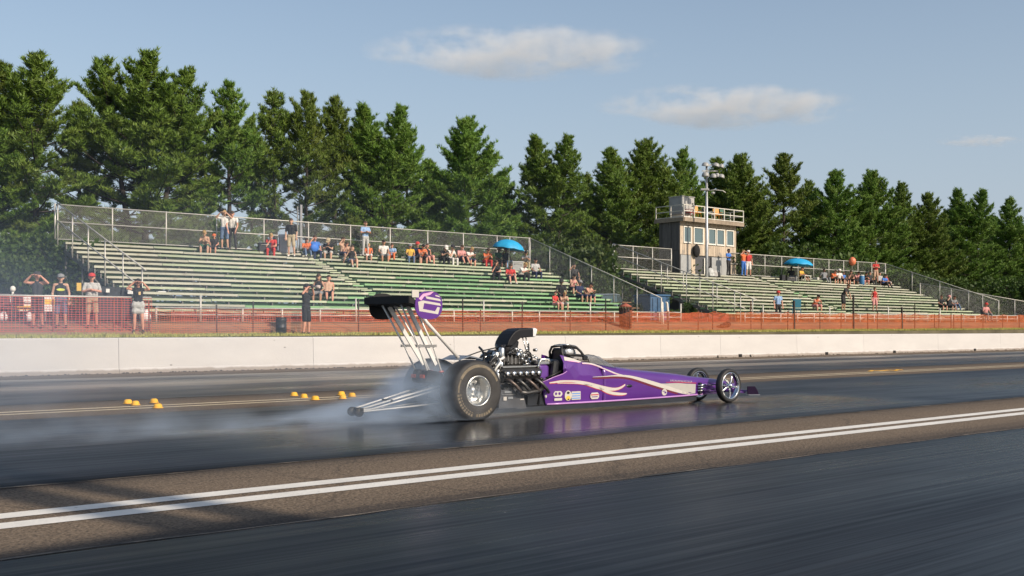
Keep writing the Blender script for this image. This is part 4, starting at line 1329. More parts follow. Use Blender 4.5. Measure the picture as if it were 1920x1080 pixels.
# ---- body section along u (forward): half width, bottom, top of side, crown of the deck
KEY = [(1.40, .30, .131, .60), (1.98, .30, .131, .885), (2.10, .30, .131, .84), (2.30, .30, .130, .785), (2.55, .298, .130, .752), (2.83, .292, .129, .700),
       (3.2, .272, .128, .650), (3.64, .242, .128, .592), (4.2, .205, .130, .538), (4.73, .172, .132, .487), (5.05, .152, .137, .442), (5.40, .138, .142, .405), (5.72, .125, .150, .375), (6.0, .105, .165, .335), (6.22, .075, .185, .29), (6.32, .04, .20, .26)]
def sec(u):
    for (a, b) in zip(KEY, KEY[1:]):
        if u <= b[0]:
            t = max(0, (u - a[0]) / (b[0] - a[0]))
            return tuple(a[i] + (b[i] - a[i]) * t for i in (1, 2, 3))
    return KEY[-1][1:]
def side_v(u, w, off=0.0):
    hw, w0, w1 = sec(u)
    tum = 0.0
    ws = w1 - .11
    if u < 2.75 and w > .70:
        tum = (w - .70) * .42
    elif u >= 2.75 and w > ws:
        q = min(1, (w - ws) / (w1 - ws + .035))
        tum = hw * (1 - math.sqrt(max(0, 1 - q ** 2.4)))
    if w < w0 + .05:
        tum = max(tum, (w0 + .05 - w) * .35)
    return -(hw - tum) - off

# body shell, forward of the cockpit
us = [2.75, 2.83, 3.0, 3.2, 3.42, 3.64, 3.9, 4.2, 4.5, 4.73, 4.9, 5.05, 5.22, 5.4, 5.56, 5.72, 5.86, 6.0, 6.12, 6.22, 6.30, 6.33]
rings = []
for u in us:
    hw, w0, w1 = sec(u)
    near = [(w0, .05)] + [(w0 + .05 + (w1 - .11 - w0 - .05) * k / 3, None) for k in range(4)] + [(w1 - .11 + .145 * q, None) for q in (.35, .62, .82, .93)]
    side = [(side_v(u, w), w) for w, _ in near]
    ring = [V(u, v, w) for v, w in side] + [V(u, 0, w1 + .037)] + [V(u, -v, w) for v, w in reversed(side)]
    rings.append(ring)
mb = MB(); mb.loft(rings, 0, True); body = mb.build("body_shell", P_pur, car)

# cockpit sides with the swept rear edge
poly = [(1.445, .47), (1.566, .134), (1.98, .131), (2.3, .130), (2.755, .129), (2.755, .706), (2.55, .745), (2.42, .765), (2.30, .780), (2.22, .800), (2.12, .83), (1.985, .872), (1.905, .888), (1.93, .80), (1.975, .634), (1.90, .598), (1.70, .548)]
for sgn, nm in ((1, "near"), (-1, "far")):
    bm = bmesh.new()
    vs_ = [bm.verts.new((u, sgn * side_v(u, w), w)) for u, w in poly]
    f = bm.faces.new(vs_)
    bmesh.ops.triangulate(bm, faces=[f])
    bmesh.ops.subdivide_edges(bm, edges=bm.edges[:], cuts=2, use_grid_fill=True)
    for v in bm.verts:
        v.co.y = sgn * side_v(v.co.x, v.co.z)
    g = bmesh.ops.extrude_face_region(bm, geom=bm.faces[:])
    for e in g["geom"]:
        if isinstance(e, bmesh.types.BMVert):
            e.co.y += sgn * .016
    bmesh.ops.recalc_face_normals(bm, faces=bm.faces[:])
    me = bpy.data.meshes.new("side_panel"); bm.to_mesh(me); bm.free(); me.materials.append(P_pur)
    link("side_panel", me, car)
# rolled edge along the swept rear of the near panel, its light painted lavender
mb = MB(); mb.tube([(u, side_v(u, w, .004), w) for u, w in ((1.445, .475), (1.70, .552), (1.90, .602), (1.975, .637))], .007, 6); mb.build("edge_trim", P_litpur, car)
for s_ in (1, -1):
    mb = MB(); mb.tube([(u, s_ * side_v(u, sec(u)[1] + .012, .004), sec(u)[1] + .012) for u in (1.57, 1.9, 2.3, 2.8, 3.3, 3.8, 4.3, 4.8, 5.2, 5.7)], .015, 8); mb.build("lower_flange", P_litpur, car)  # light caught by the rolled flange is in its paler colour
# belly pan and frame rails
mb = MB()
rings = [[V(u, -hw_, .052), V(u, hw_, .052), V(u, hw_, .122), V(u, -hw_, .122)] for u, hw_ in ((.28, .27), (1.5, .285), (2.5, .285), (3.64, .225), (4.7, .16), (5.15, .13))]
mb.loft(rings, 0, False); mb.build("belly_pan", mat("belly_pan", (.03, .033, .04), .4, .2, var=.2), car)
mb = MB(); mb.box((2.3, 0, .30), (.9, .50, .30)); mb.build("cockpit_floor", P_mblk, car)
def tubes(name, lines, r_, m_, n_=8):
    for pts in lines:
        mb_ = MB(); mb_.tube(pts, r_, n_); mb_.build(name, m_, car)
for s_ in (-1, 1):
    tubes("frame_tube", [[(-.30, s_ * .17, .42), (.25, s_ * .22, .46), (1.5, s_ * .27, .50), (1.98, s_ * .27, .56)],
                         [(-.30, s_ * .17, .30), (.25, s_ * .22, .16), (1.5, s_ * .27, .13)],
                         [(.3, s_ * .225, .46), (.3, s_ * .225, .15)], [(.66, s_ * .24, .15), (.3, s_ * .225, .46)], [(1.42, s_ * .27, .13), (1.5, s_ * .27, .5)],
                         [(1.60, s_ * .25, .54), (1.98, s_ * .235, .66)]], .017, P_mblk)

# ---- roll cage, seat padding, helmeted driver
for s_ in (-1, 1):
    tubes("cage_tube", [[(2.10, s_ * .22, .56), (2.05, s_ * .17, .78), (2.01, s_ * .14, .93), (2.03, s_ * .115, 1.005), (2.09, s_ * .08, 1.025), (2.10, 0, 1.03)],
                        [(2.07, s_ * .10, 1.02), (2.2, s_ * .125, 1.025), (2.32, s_ * .14, 1.0), (2.40, s_ * .16, .93), (2.43, s_ * .19, .865)],
                        [(2.04, s_ * .15, .88), (2.2, s_ * .17, .885), (2.45, s_ * .195, .865)]], .021, P_mblk)
mb = MB(); mb.loft([[V(2.07, -.21, .60), V(2.07, .21, .60), V(2.02, .12, .94), V(2.04, .10, .995), V(2.04, -.10, .995), V(2.02, -.12, .94)], [V(2.15, -.20, .60), V(2.15, .20, .60), V(2.10, .12, .93), V(2.12, .10, .995), V(2.12, -.10, .995), V(2.10, -.12, .93)]], 0, False); mb.build("head_pad", P_blk, car, bevel=.02)
mb = MB(); mb.loft([[V(u, -.118 + c, w), V(u, .118 - c, w), V(u, .118 - c, w + .012), V(u, -.118 + c, w + .012)] for u, w, c in ((2.06, 1.03, .02), (2.2, 1.042, 0), (2.32, 1.02, 0), (2.39, .97, 0))], 0, True); mb.build("cage_roof", P_alu, car)
mb = MB(); mb.rbox((1.60, -.06, .62), (.22, .30, .26), .06); mb.build("seat_back_tank", mat("purple_tank", (.16, .06, .32), .3, .3, coat=.6), car)
mb = MB(); mb.rbox((1.60, -.06, .775), (.235, .32, .07), .03); mb.tube([(1.47, -.215, .62), (1.48, -.215, .76), (1.53, -.215, .83), (1.68, -.215, .83), (1.72, -.215, .76)], .016, 6); mb.build("tank_cap", P_alu, car)
mb = MB(); mb.rbox((1.80, 0, .58), (.14, .48, .48), .05, rot=Matrix.Rotation(.18, 3, 'Y')); mb.build("firewall", P_blk, car)

# windscreen
mb = MB()
rings = []
for u, wt, hw_, wb in ((2.52, .868, .165, .752), (2.70, .878, .165, .730), (2.84, .862, .160, .708), (2.97, .79, .165, .685), (3.10, .695, .16, .665), (3.15, .665, .15, .655)):
    rings.append([V(u, -sec(u)[0] * .80, wb), V(u, -hw_ * 1.16, wb + (wt - wb) * .55), V(u, -hw_ * .72, wb + (wt - wb) * .92), V(u, 0, wt), V(u, hw_ * .72, wb + (wt - wb) * .92), V(u, hw_ * 1.16, wb + (wt - wb) * .55), V(u, sec(u)[0] * .80, wb)])
mb.loft(rings, 0, True, False, False)
m_scr = bpy.data.materials.new("smoked_screen"); n_, l_, p_ = nodes(m_scr)
p_.inputs["Base Color"].default_value = (.20, .20, .19, 1); p_.inputs["Roughness"].default_value = .06; p_.inputs["Alpha"].default_value = .55; p_.inputs["Coat Weight"].default_value = .5
ws_ = mb.build("windscreen", m_scr, car)
mb = MB(); mb.tube([r_[3] for r_ in rings], .006, 6); mb.tube([rings[0][0], rings[0][1], rings[0][2], rings[0][3], rings[0][4], rings[0][5], rings[0][6]], .008, 6); mb.build("screen_edge", P_mblk, ws_)
# mirror-like black bracket and white air flash ahead of the cage
mb = MB(); mb.rbox((2.43, -.22, .835), (.10, .05, .07), .02); mb.build("side_mirror", P_blk, car)

# ---- graphics, thin vinyl laid on the body side
def strip(name, pts, m_, off, n_=24, parent=None):
    """pts: (u, w, half width) along a ribbon"""
    P = []
    k = len(pts)
    for i in range(n_ + 1):
        t = i / n_ * (k - 1); j = min(k - 2, int(t)); f = t - j
        p0 = pts[max(0, j - 1)]; p1 = pts[j]; p2 = pts[j + 1]; p3 = pts[min(k - 1, j + 2)]
        P.append([.5 * ((2 * p1[c]) + (-p0[c] + p2[c]) * f + (2 * p0[c] - 5 * p1[c] + 4 * p2[c] - p3[c]) * f * f + (-p0[c] + 3 * p1[c] - 3 * p2[c] + p3[c]) * f ** 3) for c in range(3)])
    vs = []
    for i, (u, w, h) in enumerate(P):
        a = P[max(0, i - 1)]; b = P[min(n_, i + 1)]
        du, dw = b[0] - a[0], b[1] - a[1]; L = math.hypot(du, dw) or 1
        nu, nw = -dw / L, du / L; h = max(.0015, h)
        for s_ in (1, -1):
            uu, ww = u + nu * h * s_, w + nw * h * s_
            vs.append(V(uu, side_v(uu, ww, off), ww))
    mb_ = MB(); mb_.add(vs, [(2 * i, 2 * i + 2, 2 * i + 3, 2 * i + 1) for i in range(n_)], 0, True)
    return mb_.build(name, m_, parent or car)
def ribbon(pts, red=.010, mate=P_red, name="stripe", dn=.004):
    pts = [(u, w, h * .74) for u, w, h in pts]; red *= .75
    strip(name + "_outline", [(u - .006, w - dn, h + red if h > .004 else h + red * .4) for u, w, h in pts], mate, .0025)
    strip(name, pts, P_white, .0045)
# rear swoosh
ribbon([(1.62, .470, .010), (1.74, .478, .018), (1.86, .487, .020), (2.02, .485, .018), (2.20, .470, .026), (2.40, .435, .036), (2.60, .385, .046), (2.80, .345, .042), (3.0, .325, .030), (3.12, .335, .024), (3.21, .362, .020), (3.27, .392, .014)])
ribbon([(2.66, .362, .010), (2.82, .300, .030), (2.98, .262, .032), (3.14, .243, .028), (3.26, .240, .020), (3.31, .245, .008)])
ribbon([(1.78, .462, .008), (2.0, .455, .010), (2.2, .443, .010), (2.38, .420, .012), (2.52, .395, .010)], .004)
# front swoosh, over the flank and down to the nose
ribbon([(2.52, .535, .004), (2.75, .535, .007), (2.98, .540, .012), (3.2, .535, .020), (3.42, .510, .026), (3.64, .465, .034), (3.9, .405, .042), (4.2, .335, .044), (4.5, .262, .040), (4.78, .200, .030), (4.95, .172, .016)], .014, P_maroon, dn=.022)
ribbon([(2.32, .758, .010), (2.50, .745, .012), (2.70, .690, .012), (2.90, .625, .012), (3.06, .575, .010), (3.22, .545, .006)], .004, P_pink)
strip("nose_panel", [(4.05, .375, .004), (4.30, .342, .030), (4.60, .295, .075), (4.85, .262, .088), (5.05, .258, .082), (5.10, .256, .078)], P_nose, .0040)
strip("nose_panel_line", [(4.30, .392, .004), (4.6, .386, .007), (4.9, .366, .007), (5.12, .352, .006)], P_red, .0052)
strip("name_strip", [(1.965, .832, .030), (2.08, .818, .026), (2.20, .795, .018), (2.30, .775, .006)], P_white, .006)
strip("name_strip", [(2.02, .800, .006), (2.14, .786, .007), (2.26, .768, .005)], P_pink, .0075)
# lettering along the nose: a row of small blurred capitals
def glyph_row(name, u0, w0, n_, size, step, m_, off=.006, slope=0.0, seed=1):
    r = random.Random(seed); mb_ = MB()
    for k in range(n_):
        if r.random() < .12:
            continue
        u = u0 + k * step
        w = w0 + slope * (u - u0)
        for (a, b, c, d) in r.choice((((0, 0, .22, 1), (.22, .8, .8, 1), (.22, 0, .8, .2)), ((0, 0, .22, 1), (.6, 0, .82, 1), (.22, .4, .6, .6)), ((0, 0, .8, .2), (0, .8, .8, 1), (.3, .2, .52, .8)), ((0, 0, .22, 1), (.22, .78, .8, 1), (.58, .45, .8, .78), (.22, .38, .8, .55)))):
            q = [(u + a * size * .75, w + b * size), (u + c * size * .75, w + b * size), (u + c * size * .75, w + d * size), (u + a * size * .75, w + d * size)]
            mb_.add([V(x, side_v(x, z, off), z) for x, z in q], [(0, 1, 2, 3)])
    return mb_.build(name, m_, car)
glyph_row("nose_lettering", 4.42, .402, 15, .030, .040, P_white, .006, -.068, 3)["kind"] = "stuff"
# sponsor decals, as blurred as in the photograph
def patch(name, poly, m_, off=.005, parent=None):
    mb_ = MB(); mb_.add([V(u, side_v(u, w, off), w) for u, w in poly], [tuple(range(len(poly)))])
    return mb_.build(name, m_, parent or car)
def disc(u, w, ru, rw, k=16):
    return [(u + ru * math.cos(6.2832 * i / k), w + rw * math.sin(6.2832 * i / k)) for i in range(k)]
def rrect(u0, w0, u1, w1, c=.015):
    return [(u0 + c, w0), (u1 - c, w0), (u1, w0 + c), (u1, w1 - c), (u1 - c, w1), (u0 + c, w1), (u0, w1 - c), (u0, w0 + c)]
d1 = patch("decal", rrect(1.70, .252, 1.88, .338, .03), P_white); patch("decal_mark", disc(1.75, .300, .022, .022), P_pur, .0065, d1); patch("decal_mark", disc(1.82, .300, .024, .022), P_pur, .0065, d1)
patch("decal", rrect(1.715, .192, 1.875, .232, .008), P_white)
d2 = patch("decal", disc(2.0, .262, .072, .080), P_white); patch("decal_mark", disc(2.0, .225, .045, .035), P_yel, .0065, d2); patch("decal_mark", disc(2.0, .305, .03, .02), P_mblk, .0065, d2); patch("decal_mark", rrect(1.985, .195, 2.02, .215, .004), P_mblk, .008, d2)
d3 = patch("decal", rrect(2.07, .192, 2.26, .322, .006), P_white)
for k in range(3):
    patch("decal_bar", rrect(2.08, .208 + .036 * k, 2.25, .224 + .036 * k, .003), P_blu, .0065, d3)
d4 = patch("decal", rrect(2.47, .186, 2.66, .288, .03), P_white); patch("decal_bar", rrect(2.48, .246, 2.65, .262, .004), P_red, .0065, d4); patch("decal_bar", rrect(2.50, .215, 2.63, .228, .004), P_pur, .0065, d4)
d5 = patch("decal", disc(4.26, .228, .068, .056), P_white); patch("decal_mark", disc(4.285, .222, .026, .016), P_pur, .0065, d5); patch("decal_bar", rrect(4.21, .240, 4.28, .252, .003), P_pur, .0065, d5)
mb = MB(); mb.ell((3.37, side_v(3.37, .36, .002), .365), (.075, .012, .026), 12, 6); mb.build("side_scoop", P_blk, car)
mb = MB(); mb.ell((1.545, side_v(1.545, .27, .004), .268), (.022, .012, .030), 10, 5); mb.build("push_pin", P_white, car)

# ---- rear wheels
def wheel_rear(v_out, s_):
    """v_out: outer face; s_: -1 near side (outer face towards the camera), +1 far side"""
    Mx = Matrix.Translation((0.0, v_out, .418)) @ Matrix.Rotation(R(90) * (1 if s_ < 0 else -1), 4, 'X')
    # local z points outwards from the car
    w = thing_part("rear_wheel")
    Rr, Wd = .436, .365
    prof = [(.200, -.02), (.225, .004), (.27, .012), (.33, .012), (.385, .002), (.418, -.018), (.432, -.045), (Rr, -.085), (Rr + .002, -Wd / 2), (Rr, -Wd + .075), (.430, -Wd + .04), (.415, -Wd + .015), (.36, -Wd - .005), (.28, -Wd - .008), (.205, -Wd + .02)]
    mb_ = MB(); mb_.lathe(prof, Mx, 64)
    # the contact patch squats
    mb_.v = [(x, y, max(z, .002 + .02 * 0)) for x, y, z in mb_.v]
    mb_.m = [1 if (f // 64) < 4 else 0 for f in range(len(mb_.f))]
    ty = mb_.build("rear_tyre", [P_rub, P_side], w)
    # lettering band, broken by wear
    lt = MB()
    def arc(a0, a1, r0, r1):
        k = max(2, int(abs(a1 - a0) / 4))
        for i in range(k):
            q = [R(a0 + (a1 - a0) * (i + e) / k) for e in (0, 1)]
            lt.add([Mx @ V(rr * math.cos(a), rr * math.sin(a), zz_(rr)) for rr, a in ((r0, q[0]), (r1, q[0]), (r1, q[1]), (r0, q[1]))], [(0, 1, 2, 3)], 0, True)
    def zz_(r_):
        for (ra, za), (rb, zb) in zip(prof, prof[1:]):
            if ra <= r_ <= rb and rb > ra:
                return za + (zb - za) * (r_ - ra) / (rb - ra) + .0018
        return .014
    arc(22, 150, .333, .372)
    for k in range(9):
        a = 186 + 7.6 * k
        arc(a, a + 5.0, .312, .374)
    for k in range(7):
        a = 262 + 7.4 * k
        arc(a, a + 5.2, .322, .366)
    arc(152, 182, .338, .362)
    lt.build("sidewall_lettering", P_letter, ty, kind="stuff")
    # deep dished rim
    rim = MB()
    rim.lathe([(.216, .004), (.222, -.004), (.216, -.014)], Mx, 48)
    rim.lathe([(.216, .004), (.205, .010), (.196, .002), (.188, -.02), (.176, -.05), (.168, -.12), (.162, -.17), (.158, -.175), (.10, -.165), (.085, -.150), (.082, -.125), (.062, -.115), (.060, -.10), (.001, -.098)], Mx, 48)
    rm = rim.build("rim", P_alu, w)
    for k in range(12):
        a = 2 * math.pi * k / 12
        bt = MB(); c = Mx @ V(.207 * math.cos(a), .207 * math.sin(a), .009); bt.ell(c, (.006, .004, .006), 6, 4); bt.build("bolt", P_chr, rm)
    for k in range(5):
        a = 2 * math.pi * k / 5
        bt = MB(); bt.lathe([(.001, -.118), (.012, -.118), (.012, -.158)], Mx @ Matrix.Translation((.10 * math.cos(a) * .98, .10 * math.sin(a) * .98, 0)), 8); bt.build("wheel_nut", P_cast, rm)
    for k in range(5):
        a = 2 * math.pi * (k + .5) / 5
        bt = MB(); bt.loft([[Mx @ V(r_ * math.cos(a + d), r_ * math.sin(a + d), z) for r_, d, z in ((.085, -.16, -.150), (.085, .16, -.150), (.160, .12, -.160), (.160, -.12, -.160))], [Mx @ V(r_ * math.cos(a + d), r_ * math.sin(a + d), z) for r_, d, z in ((.088, -.14, -.138), (.088, .14, -.138), (.158, .10, -.146), (.158, -.10, -.146))]], 0, False); bt.build("spoke", P_alu, rm)
    return w
def thing_part(name):
    o = bpy.data.objects.new(name, None); C.objects.link(o); o.parent = car; return o
wheel_rear(-.65, -1)
wheel_rear(.65, 1)

# ---- front wheels
def wheel_front(v_out, s_, steer):
    w = thing_part("front_wheel")
    Mx = Matrix.Translation((5.73, v_out, .298)) @ Matrix.Rotation(steer, 4, 'Z') @ Matrix.Rotation(R(90) * (1 if s_ < 0 else -1), 4, 'X')
    mb_ = MB(); mb_.lathe([(.232, -.012), (.245, .0), (.270, .004), (.288, -.012), (.297, -.04), (.298, -.058), (.297, -.075), (.288, -.10), (.270, -.115), (.245, -.112), (.232, -.10)], Mx, 56)
    mb_.build("front_tyre", P_rubf, w)
    mb_ = MB(); mb_.lathe([(.236, -.004), (.230, .004), (.220, 0), (.213, -.02), (.205, -.05), (.213, -.09), (.222, -.108), (.236, -.105)], Mx, 48)
    rm = mb_.build("rim", P_chr, w)
    for k in range(5):
        a = 2 * math.pi * k / 5 + .9
        def pp(r_, d, z): return Mx @ V(r_ * math.cos(a + d), r_ * math.sin(a + d), z)
        secs = []
        for r_, hw_, sw, z, th in ((.035, .42, 0, -.022, .03), (.08, .20, .10, -.020, .026), (.13, .11, .17, -.026, .022), (.175, .085, .20, -.034, .020), (.212, .10, .20, -.046, .022)):
            secs.append([pp(r_, sw - hw_, z), pp(r_, sw + hw_, z), pp(r_, sw + hw_ * .8, z - th), pp(r_, sw - hw_ * .8, z - th)])
        sp = MB(); sp.loft(secs, 0, True); sp.build("spoke", P_chr, rm)
    hb = MB(); hb.lathe([(.001, .022), (.022, .020), (.030, .008), (.045, .0), (.050, -.02), (.040, -.10), (.001, -.10)], Mx, 20); hb.build("hub", P_chr, w)
    return w
wheel_front(-.41, -1, R(0))
wheel_front(.41, 1, R(0))
tubes("front_axle", [[(5.73, -.33, .298), (5.70, -.10, .285), (5.70, .10, .285), (5.73, .33, .298)]], .020, P_chr)
for s_ in (-1, 1):
    tubes("radius_rod", [[(5.72, s_ * .28, .27), (5.20, s_ * .17, .20)], [(5.72, s_ * .28, .33), (5.22, s_ * .165, .30)], [(5.69, s_ * .24, .23), (5.3, s_ * .15, .16)]], .012, P_purd)
    for k, w_ in enumerate((.215, .262, .305)):
        mb = MB(); mb.tube([(5.14, s_ * .165, w_), (5.27, s_ * (.205 + .012 * k), w_ + .02)], .013, 8); mb.build("damper", P_chr, car)
    mb = MB(); mb.rbox((5.20, s_ * .170, .26), (.06, .05, .20), .015); mb.build("damper_bracket", P_blk, car)
# front wing
mb = MB()
rings = []
for v in (-.45, -.30, -.06, .06, .30, .45):
    rings.append([V(6.12, v, .185), V(6.16, v, .205), V(6.26, v, .200), V(6.36, v, .165), V(6.26, v, .178), V(6.16, v, .180)])
mb.loft(rings, 0, True); mb.build("front_wing", P_pur, car)
for s_ in (-1, 1):
    mb = MB(); Mx = Matrix.Translation((0, s_ * .455, 0)) @ Matrix.Rotation(R(90), 4, 'X')
    mb.prism([(6.12, .275), (6.33, .268), (6.39, .21), (6.44, .125), (6.34, .112), (6.13, .140)], Mx, .010); mb.build("front_end_plate", P_dplate, car)
    mb = MB(); mb.prism([(6.13, .118), (6.45, .110), (6.45, .122), (6.13, .130)], Matrix.Translation((0, s_ * .455, 0)) @ Matrix.Rotation(R(90), 4, 'X'), .05); mb.build("end_plate_foot", P_alu, car)
    tubes("wing_stay", [[(5.85, s_ * .11, .26), (6.14, s_ * .30, .20)], [(5.86, s_ * .11, .19), (6.14, s_ * .40, .165)]], .013, P_pur)

# ---- rear wing
mb = MB(); rings = []
for v in (-.575, .575):
    rings.append([V(-1.10, v, 1.735), V(-1.10, v, 1.640), V(-.98, v, 1.615), V(-.80, v, 1.588), V(-.66, v, 1.592), V(-.58, v, 1.615), V(-.57, v, 1.635), V(-.66, v, 1.655), V(-.85, v, 1.665), V(-1.02, v, 1.685), V(-1.085, v, 1.737)])
mb.loft(rings, 0, False); wing = mb.build("rear_wing", P_wing, car)
mb = MB(); mb.box((-1.11, 0, 1.69), (.012, 1.148, .10)); mb.build("wing_flap", P_wing, car)
def endplate(v, m_, nm):
    Mx = Matrix.Translation((0, v, 0)) @ Matrix.Rotation(R(90), 4, 'X')
    poly = []
    for k in range(28):
        a = 2 * math.pi * k / 28
        x = math.cos(a); z = math.sin(a)
        poly.append((-.80 + .225 * (abs(x) ** .8) * (1 if x > 0 else -1), 1.612 + .192 * (abs(z) ** .85) * (1 if z > 0 else -1)))
    mb_ = MB(); mb_.prism(poly, Mx, .012)
    return mb_.build("wing_end_plate", m_, car), Mx
ep, Mx = endplate(-.585, P_pur, "n")
endplate(.585, P_wing, "f")
def epatch(nm, poly, m_, o_=.0075):
    mb_ = MB(); mb_.add([Mx @ V(x, z, o_) for x, z in poly], [tuple(range(len(poly)))]); return mb_.build(nm, m_, ep)
epatch("number_mark", [(-.86, 1.735), (-.62, 1.700), (-.60, 1.668), (-.84, 1.700)], P_white)
epatch("number_mark", [(-.98, 1.655), (-.90, 1.675), (-.62, 1.640), (-.60, 1.605), (-.88, 1.640), (-.90, 1.560), (-.70, 1.530), (-.66, 1.590), (-.62, 1.582), (-.65, 1.490), (-.96, 1.530)], P_white)
epatch("number_mark", [(-.70, 1.755), (-.63, 1.742), (-.62, 1.722), (-.69, 1.736)], P_white)
epatch("pink_flash", [(-.97, 1.70), (-.90, 1.765), (-.72, 1.800), (-.78, 1.755), (-.88, 1.730), (-.93, 1.672)], P_pink, .0085)
mb = MB(); mb.box((-1.02, -.585, 1.765), (.11, .014, .10)); mb.build("end_plate_tab", P_white, car)
mb = MB(); mb.ell((-.90, .06, 1.60), (.05, .03, .02), 8, 5); mb.build("wing_button", P_white, car)
# struts
for s_ in (-.24, .24):
    tubes("wing_strut", [[(-.20, s_ * .55, .50), (-.45, s_ * .75, 1.05), (-.80, s_, 1.600)], [(-.43, s_ * .55, .50), (-.69, s_ * .75, 1.05), (-1.02, s_, 1.622)]], .0135, P_silver)
    mb = MB(); mb.beam((-.38, s_ * .62, .78), (-.91, s_ * .98, 1.602), .03, .055); mb.build("wing_upright", P_silver, car)
mb = MB(); mb.beam((-.74, -.19, 1.05), (-.40, -.19, 1.05), .03, .035); mb.beam((-.74, .19, 1.05), (-.40, .19, 1.05), .03, .035); mb.build("strut_tie", P_cast, car)
tubes("wing_brace", [[(-.62, 0, 1.60), (-.43, 0, 1.38), (.16, 0, .84)]], .026, P_silver)
for s_ in (-.14, .14):
    mb = MB(); mb.ell((-.27, s_, .68), (.05, .03, .018), 8, 5); mb.build("clevis", P_orange, car)
# wheelie bars
for s_ in (-.16, .16):
    tubes("wheelie_bar", [[(-.32, s_, .485), (-1.56, s_ * .55, .205)], [(-.32, s_, .435), (-1.56, s_ * .55, .165)], [(-.32, s_, .235), (-1.60, s_ * .55, .165)]], .0125, P_silver)
    mb = MB(); M_ = Matrix.Translation((-1.60, s_ * .55, .165)) @ Matrix.Rotation(R(90), 4, 'X'); mb.lathe([(.001, -.03), (.06, -.03), (.065, 0), (.06, .03), (.001, .03)], M_, 20); mb.build("wheelie_wheel", P_rubf, car)
mb = MB(); mb.beam((-1.57, -.13, .19), (-1.57, .13, .19), .04, .06); mb.beam((-1.1, -.13, .305), (-1.1, .13, .305), .03, .03); mb.build("bar_bracket", P_mblk, car)
# rear axle, differential, parachute packs in the smoke
mb = MB(); mb.tube([(0, -.29, .418), (0, .29, .418)], .065, 14); mb.build("rear_axle", P_dark, car)
mb = MB(); mb.ell((0, 0, .42), (.17, .14, .17), 16, 9); mb.rbox((.0, 0, .42), (.30, .20, .28), .06); mb.build("differential", P_dark, car)
for s_ in (-.11, .11):
    mb = MB(); mb.rbox((-.42, s_, .60), (.30, .17, .19), .05, rot=Matrix.Rotation(.2, 3, 'Y')); mb.build("parachute_pack", P_mblk, car)
    mb = MB(); mb.rbox((-.585, s_, .62), (.02, .11, .05), .01); mb.build("pack_tab", P_orange, car)

# ---- engine
mb = MB(); mb.rbox((.45, 0, .33), (.52, .36, .36), .09); mb.loft([[V(.68, .17 * math.cos(a), .33 + .19 * math.sin(a)) for a in np.linspace(0, 6.283, 17)[:-1]], [V(.20, .11 * math.cos(a), .36 + .12 * math.sin(a)) for a in np.linspace(0, 6.283, 17)[:-1]]]); mb.build("bell_housing", P_dark, car)
mb = MB(); mb.rbox((1.08, 0, .40), (.80, .34, .34), .05); mb.build("engine_block", P_dark, car)
mb = MB(); mb.rbox((1.05, 0, .19), (.72, .30, .16), .05); mb.build("oil_pan", P_cast, car)
mb = MB(); mb.loft([[V(.66, -.268, .10), V(1.18, -.285, .10), V(1.10, -.285, .40), V(.68, -.265, .39)], [V(.66, -.258, .10), V(1.18, -.275, .10), V(1.10, -.275, .40), V(.68, -.255, .39)]], 0, False); pn = mb.build("engine_side_panel", mat("side_plate", (.075, .075, .08), .45, .3, var=.25, scale=6), car)
for (u0, w0, u1, w1, m_) in ((.74, .235, .80, .290, P_white), (.83, .255, .92, .285, P_alu), (1.06, .232, 1.13, .250, P_white), (.72, .315, .98, .325, P_cast), (.76, .345, .90, .372, P_alu)):
    mb = MB(); mb.box(((u0 + u1) / 2, -.276, (w0 + w1) / 2), (u1 - u0, .02, w1 - w0)); mb.build("plate_label", m_, pn)
for s_ in (-1, 1):
    rx = Matrix.Rotation(s_ * R(-38), 3, 'X')
    mb = MB(); mb.rbox((1.10, s_ * .205, .585), (.74, .15, .16), .025, rot=rx); mb.build("cylinder_head", P_dark, car)
    mb = MB(); mb.rbox((1.10, s_ * .262, .655), (.74, .125, .085), .03, rot=rx); vc = mb.build("valve_cover", P_cast2, car)
    for k in range(6):
        u = .80 + .12 * k
        mb = MB(); mb.ell((u, s_ * .318, .628), (.043, .020, .036), 12, 7, rot=None); mb.build("rocker_boss", P_chr, vc)
    mb = MB(); mb.beam((.74, s_ * .26, .728), (1.46, s_ * .26, .728), .03, .022); mb.build("fuel_rail", P_alu, car)
    # swept headers
    for k in range(4):
        u = .80 + .175 * k
        pts = [(u, s_ * .25, .545), (u + .03, s_ * .34, .520), (u + .10, s_ * .375, .455), (u + .18, s_ * .37, .385), (u + .24, s_ * .345, .33)]
        mb = MB(); mb.tube(pts, [.026, .027, .027, .027, .029], 10); mb.build("exhaust_header", P_cast2 if k % 2 else mat("burnt_header", (.13, .10, .085), .45, .7, var=.3, scale=9), car)
    mb = MB(); mb.tube([(.95, s_ * .345, .36), (1.12, s_ * .36, .335), (1.36, s_ * .355, .36), (1.46, s_ * .34, .40)], .034, 10); mb.build("collector", P_cast2, car)
mb = MB(); mb.rbox((1.10, 0, .70), (.66, .24, .12), .03); mb.build("intake_manifold", P_dark, car)
bl = MB(); bl.rbox((1.10, 0, .815), (.56, .25, .15), .05); bl.build("blower_case", P_cast2, car)
for k in range(7):
    mb = MB(); mb.box((.88 + .073 * k, 0, .83), (.018, .262, .135)); mb.build("blower_rib", P_cast, car)
M_ = Matrix.Translation((1.43, 0, .79)) @ Matrix.Rotation(R(90), 4, 'Y')
mb = MB(); mb.tube([(1.43, .10 * math.cos(a), .86 + .085 * math.sin(a)) for a in np.linspace(0, 6.283, 25)[:-1]], .014, 8, closed=True); mb.build("blower_pulley", P_mblk, car)
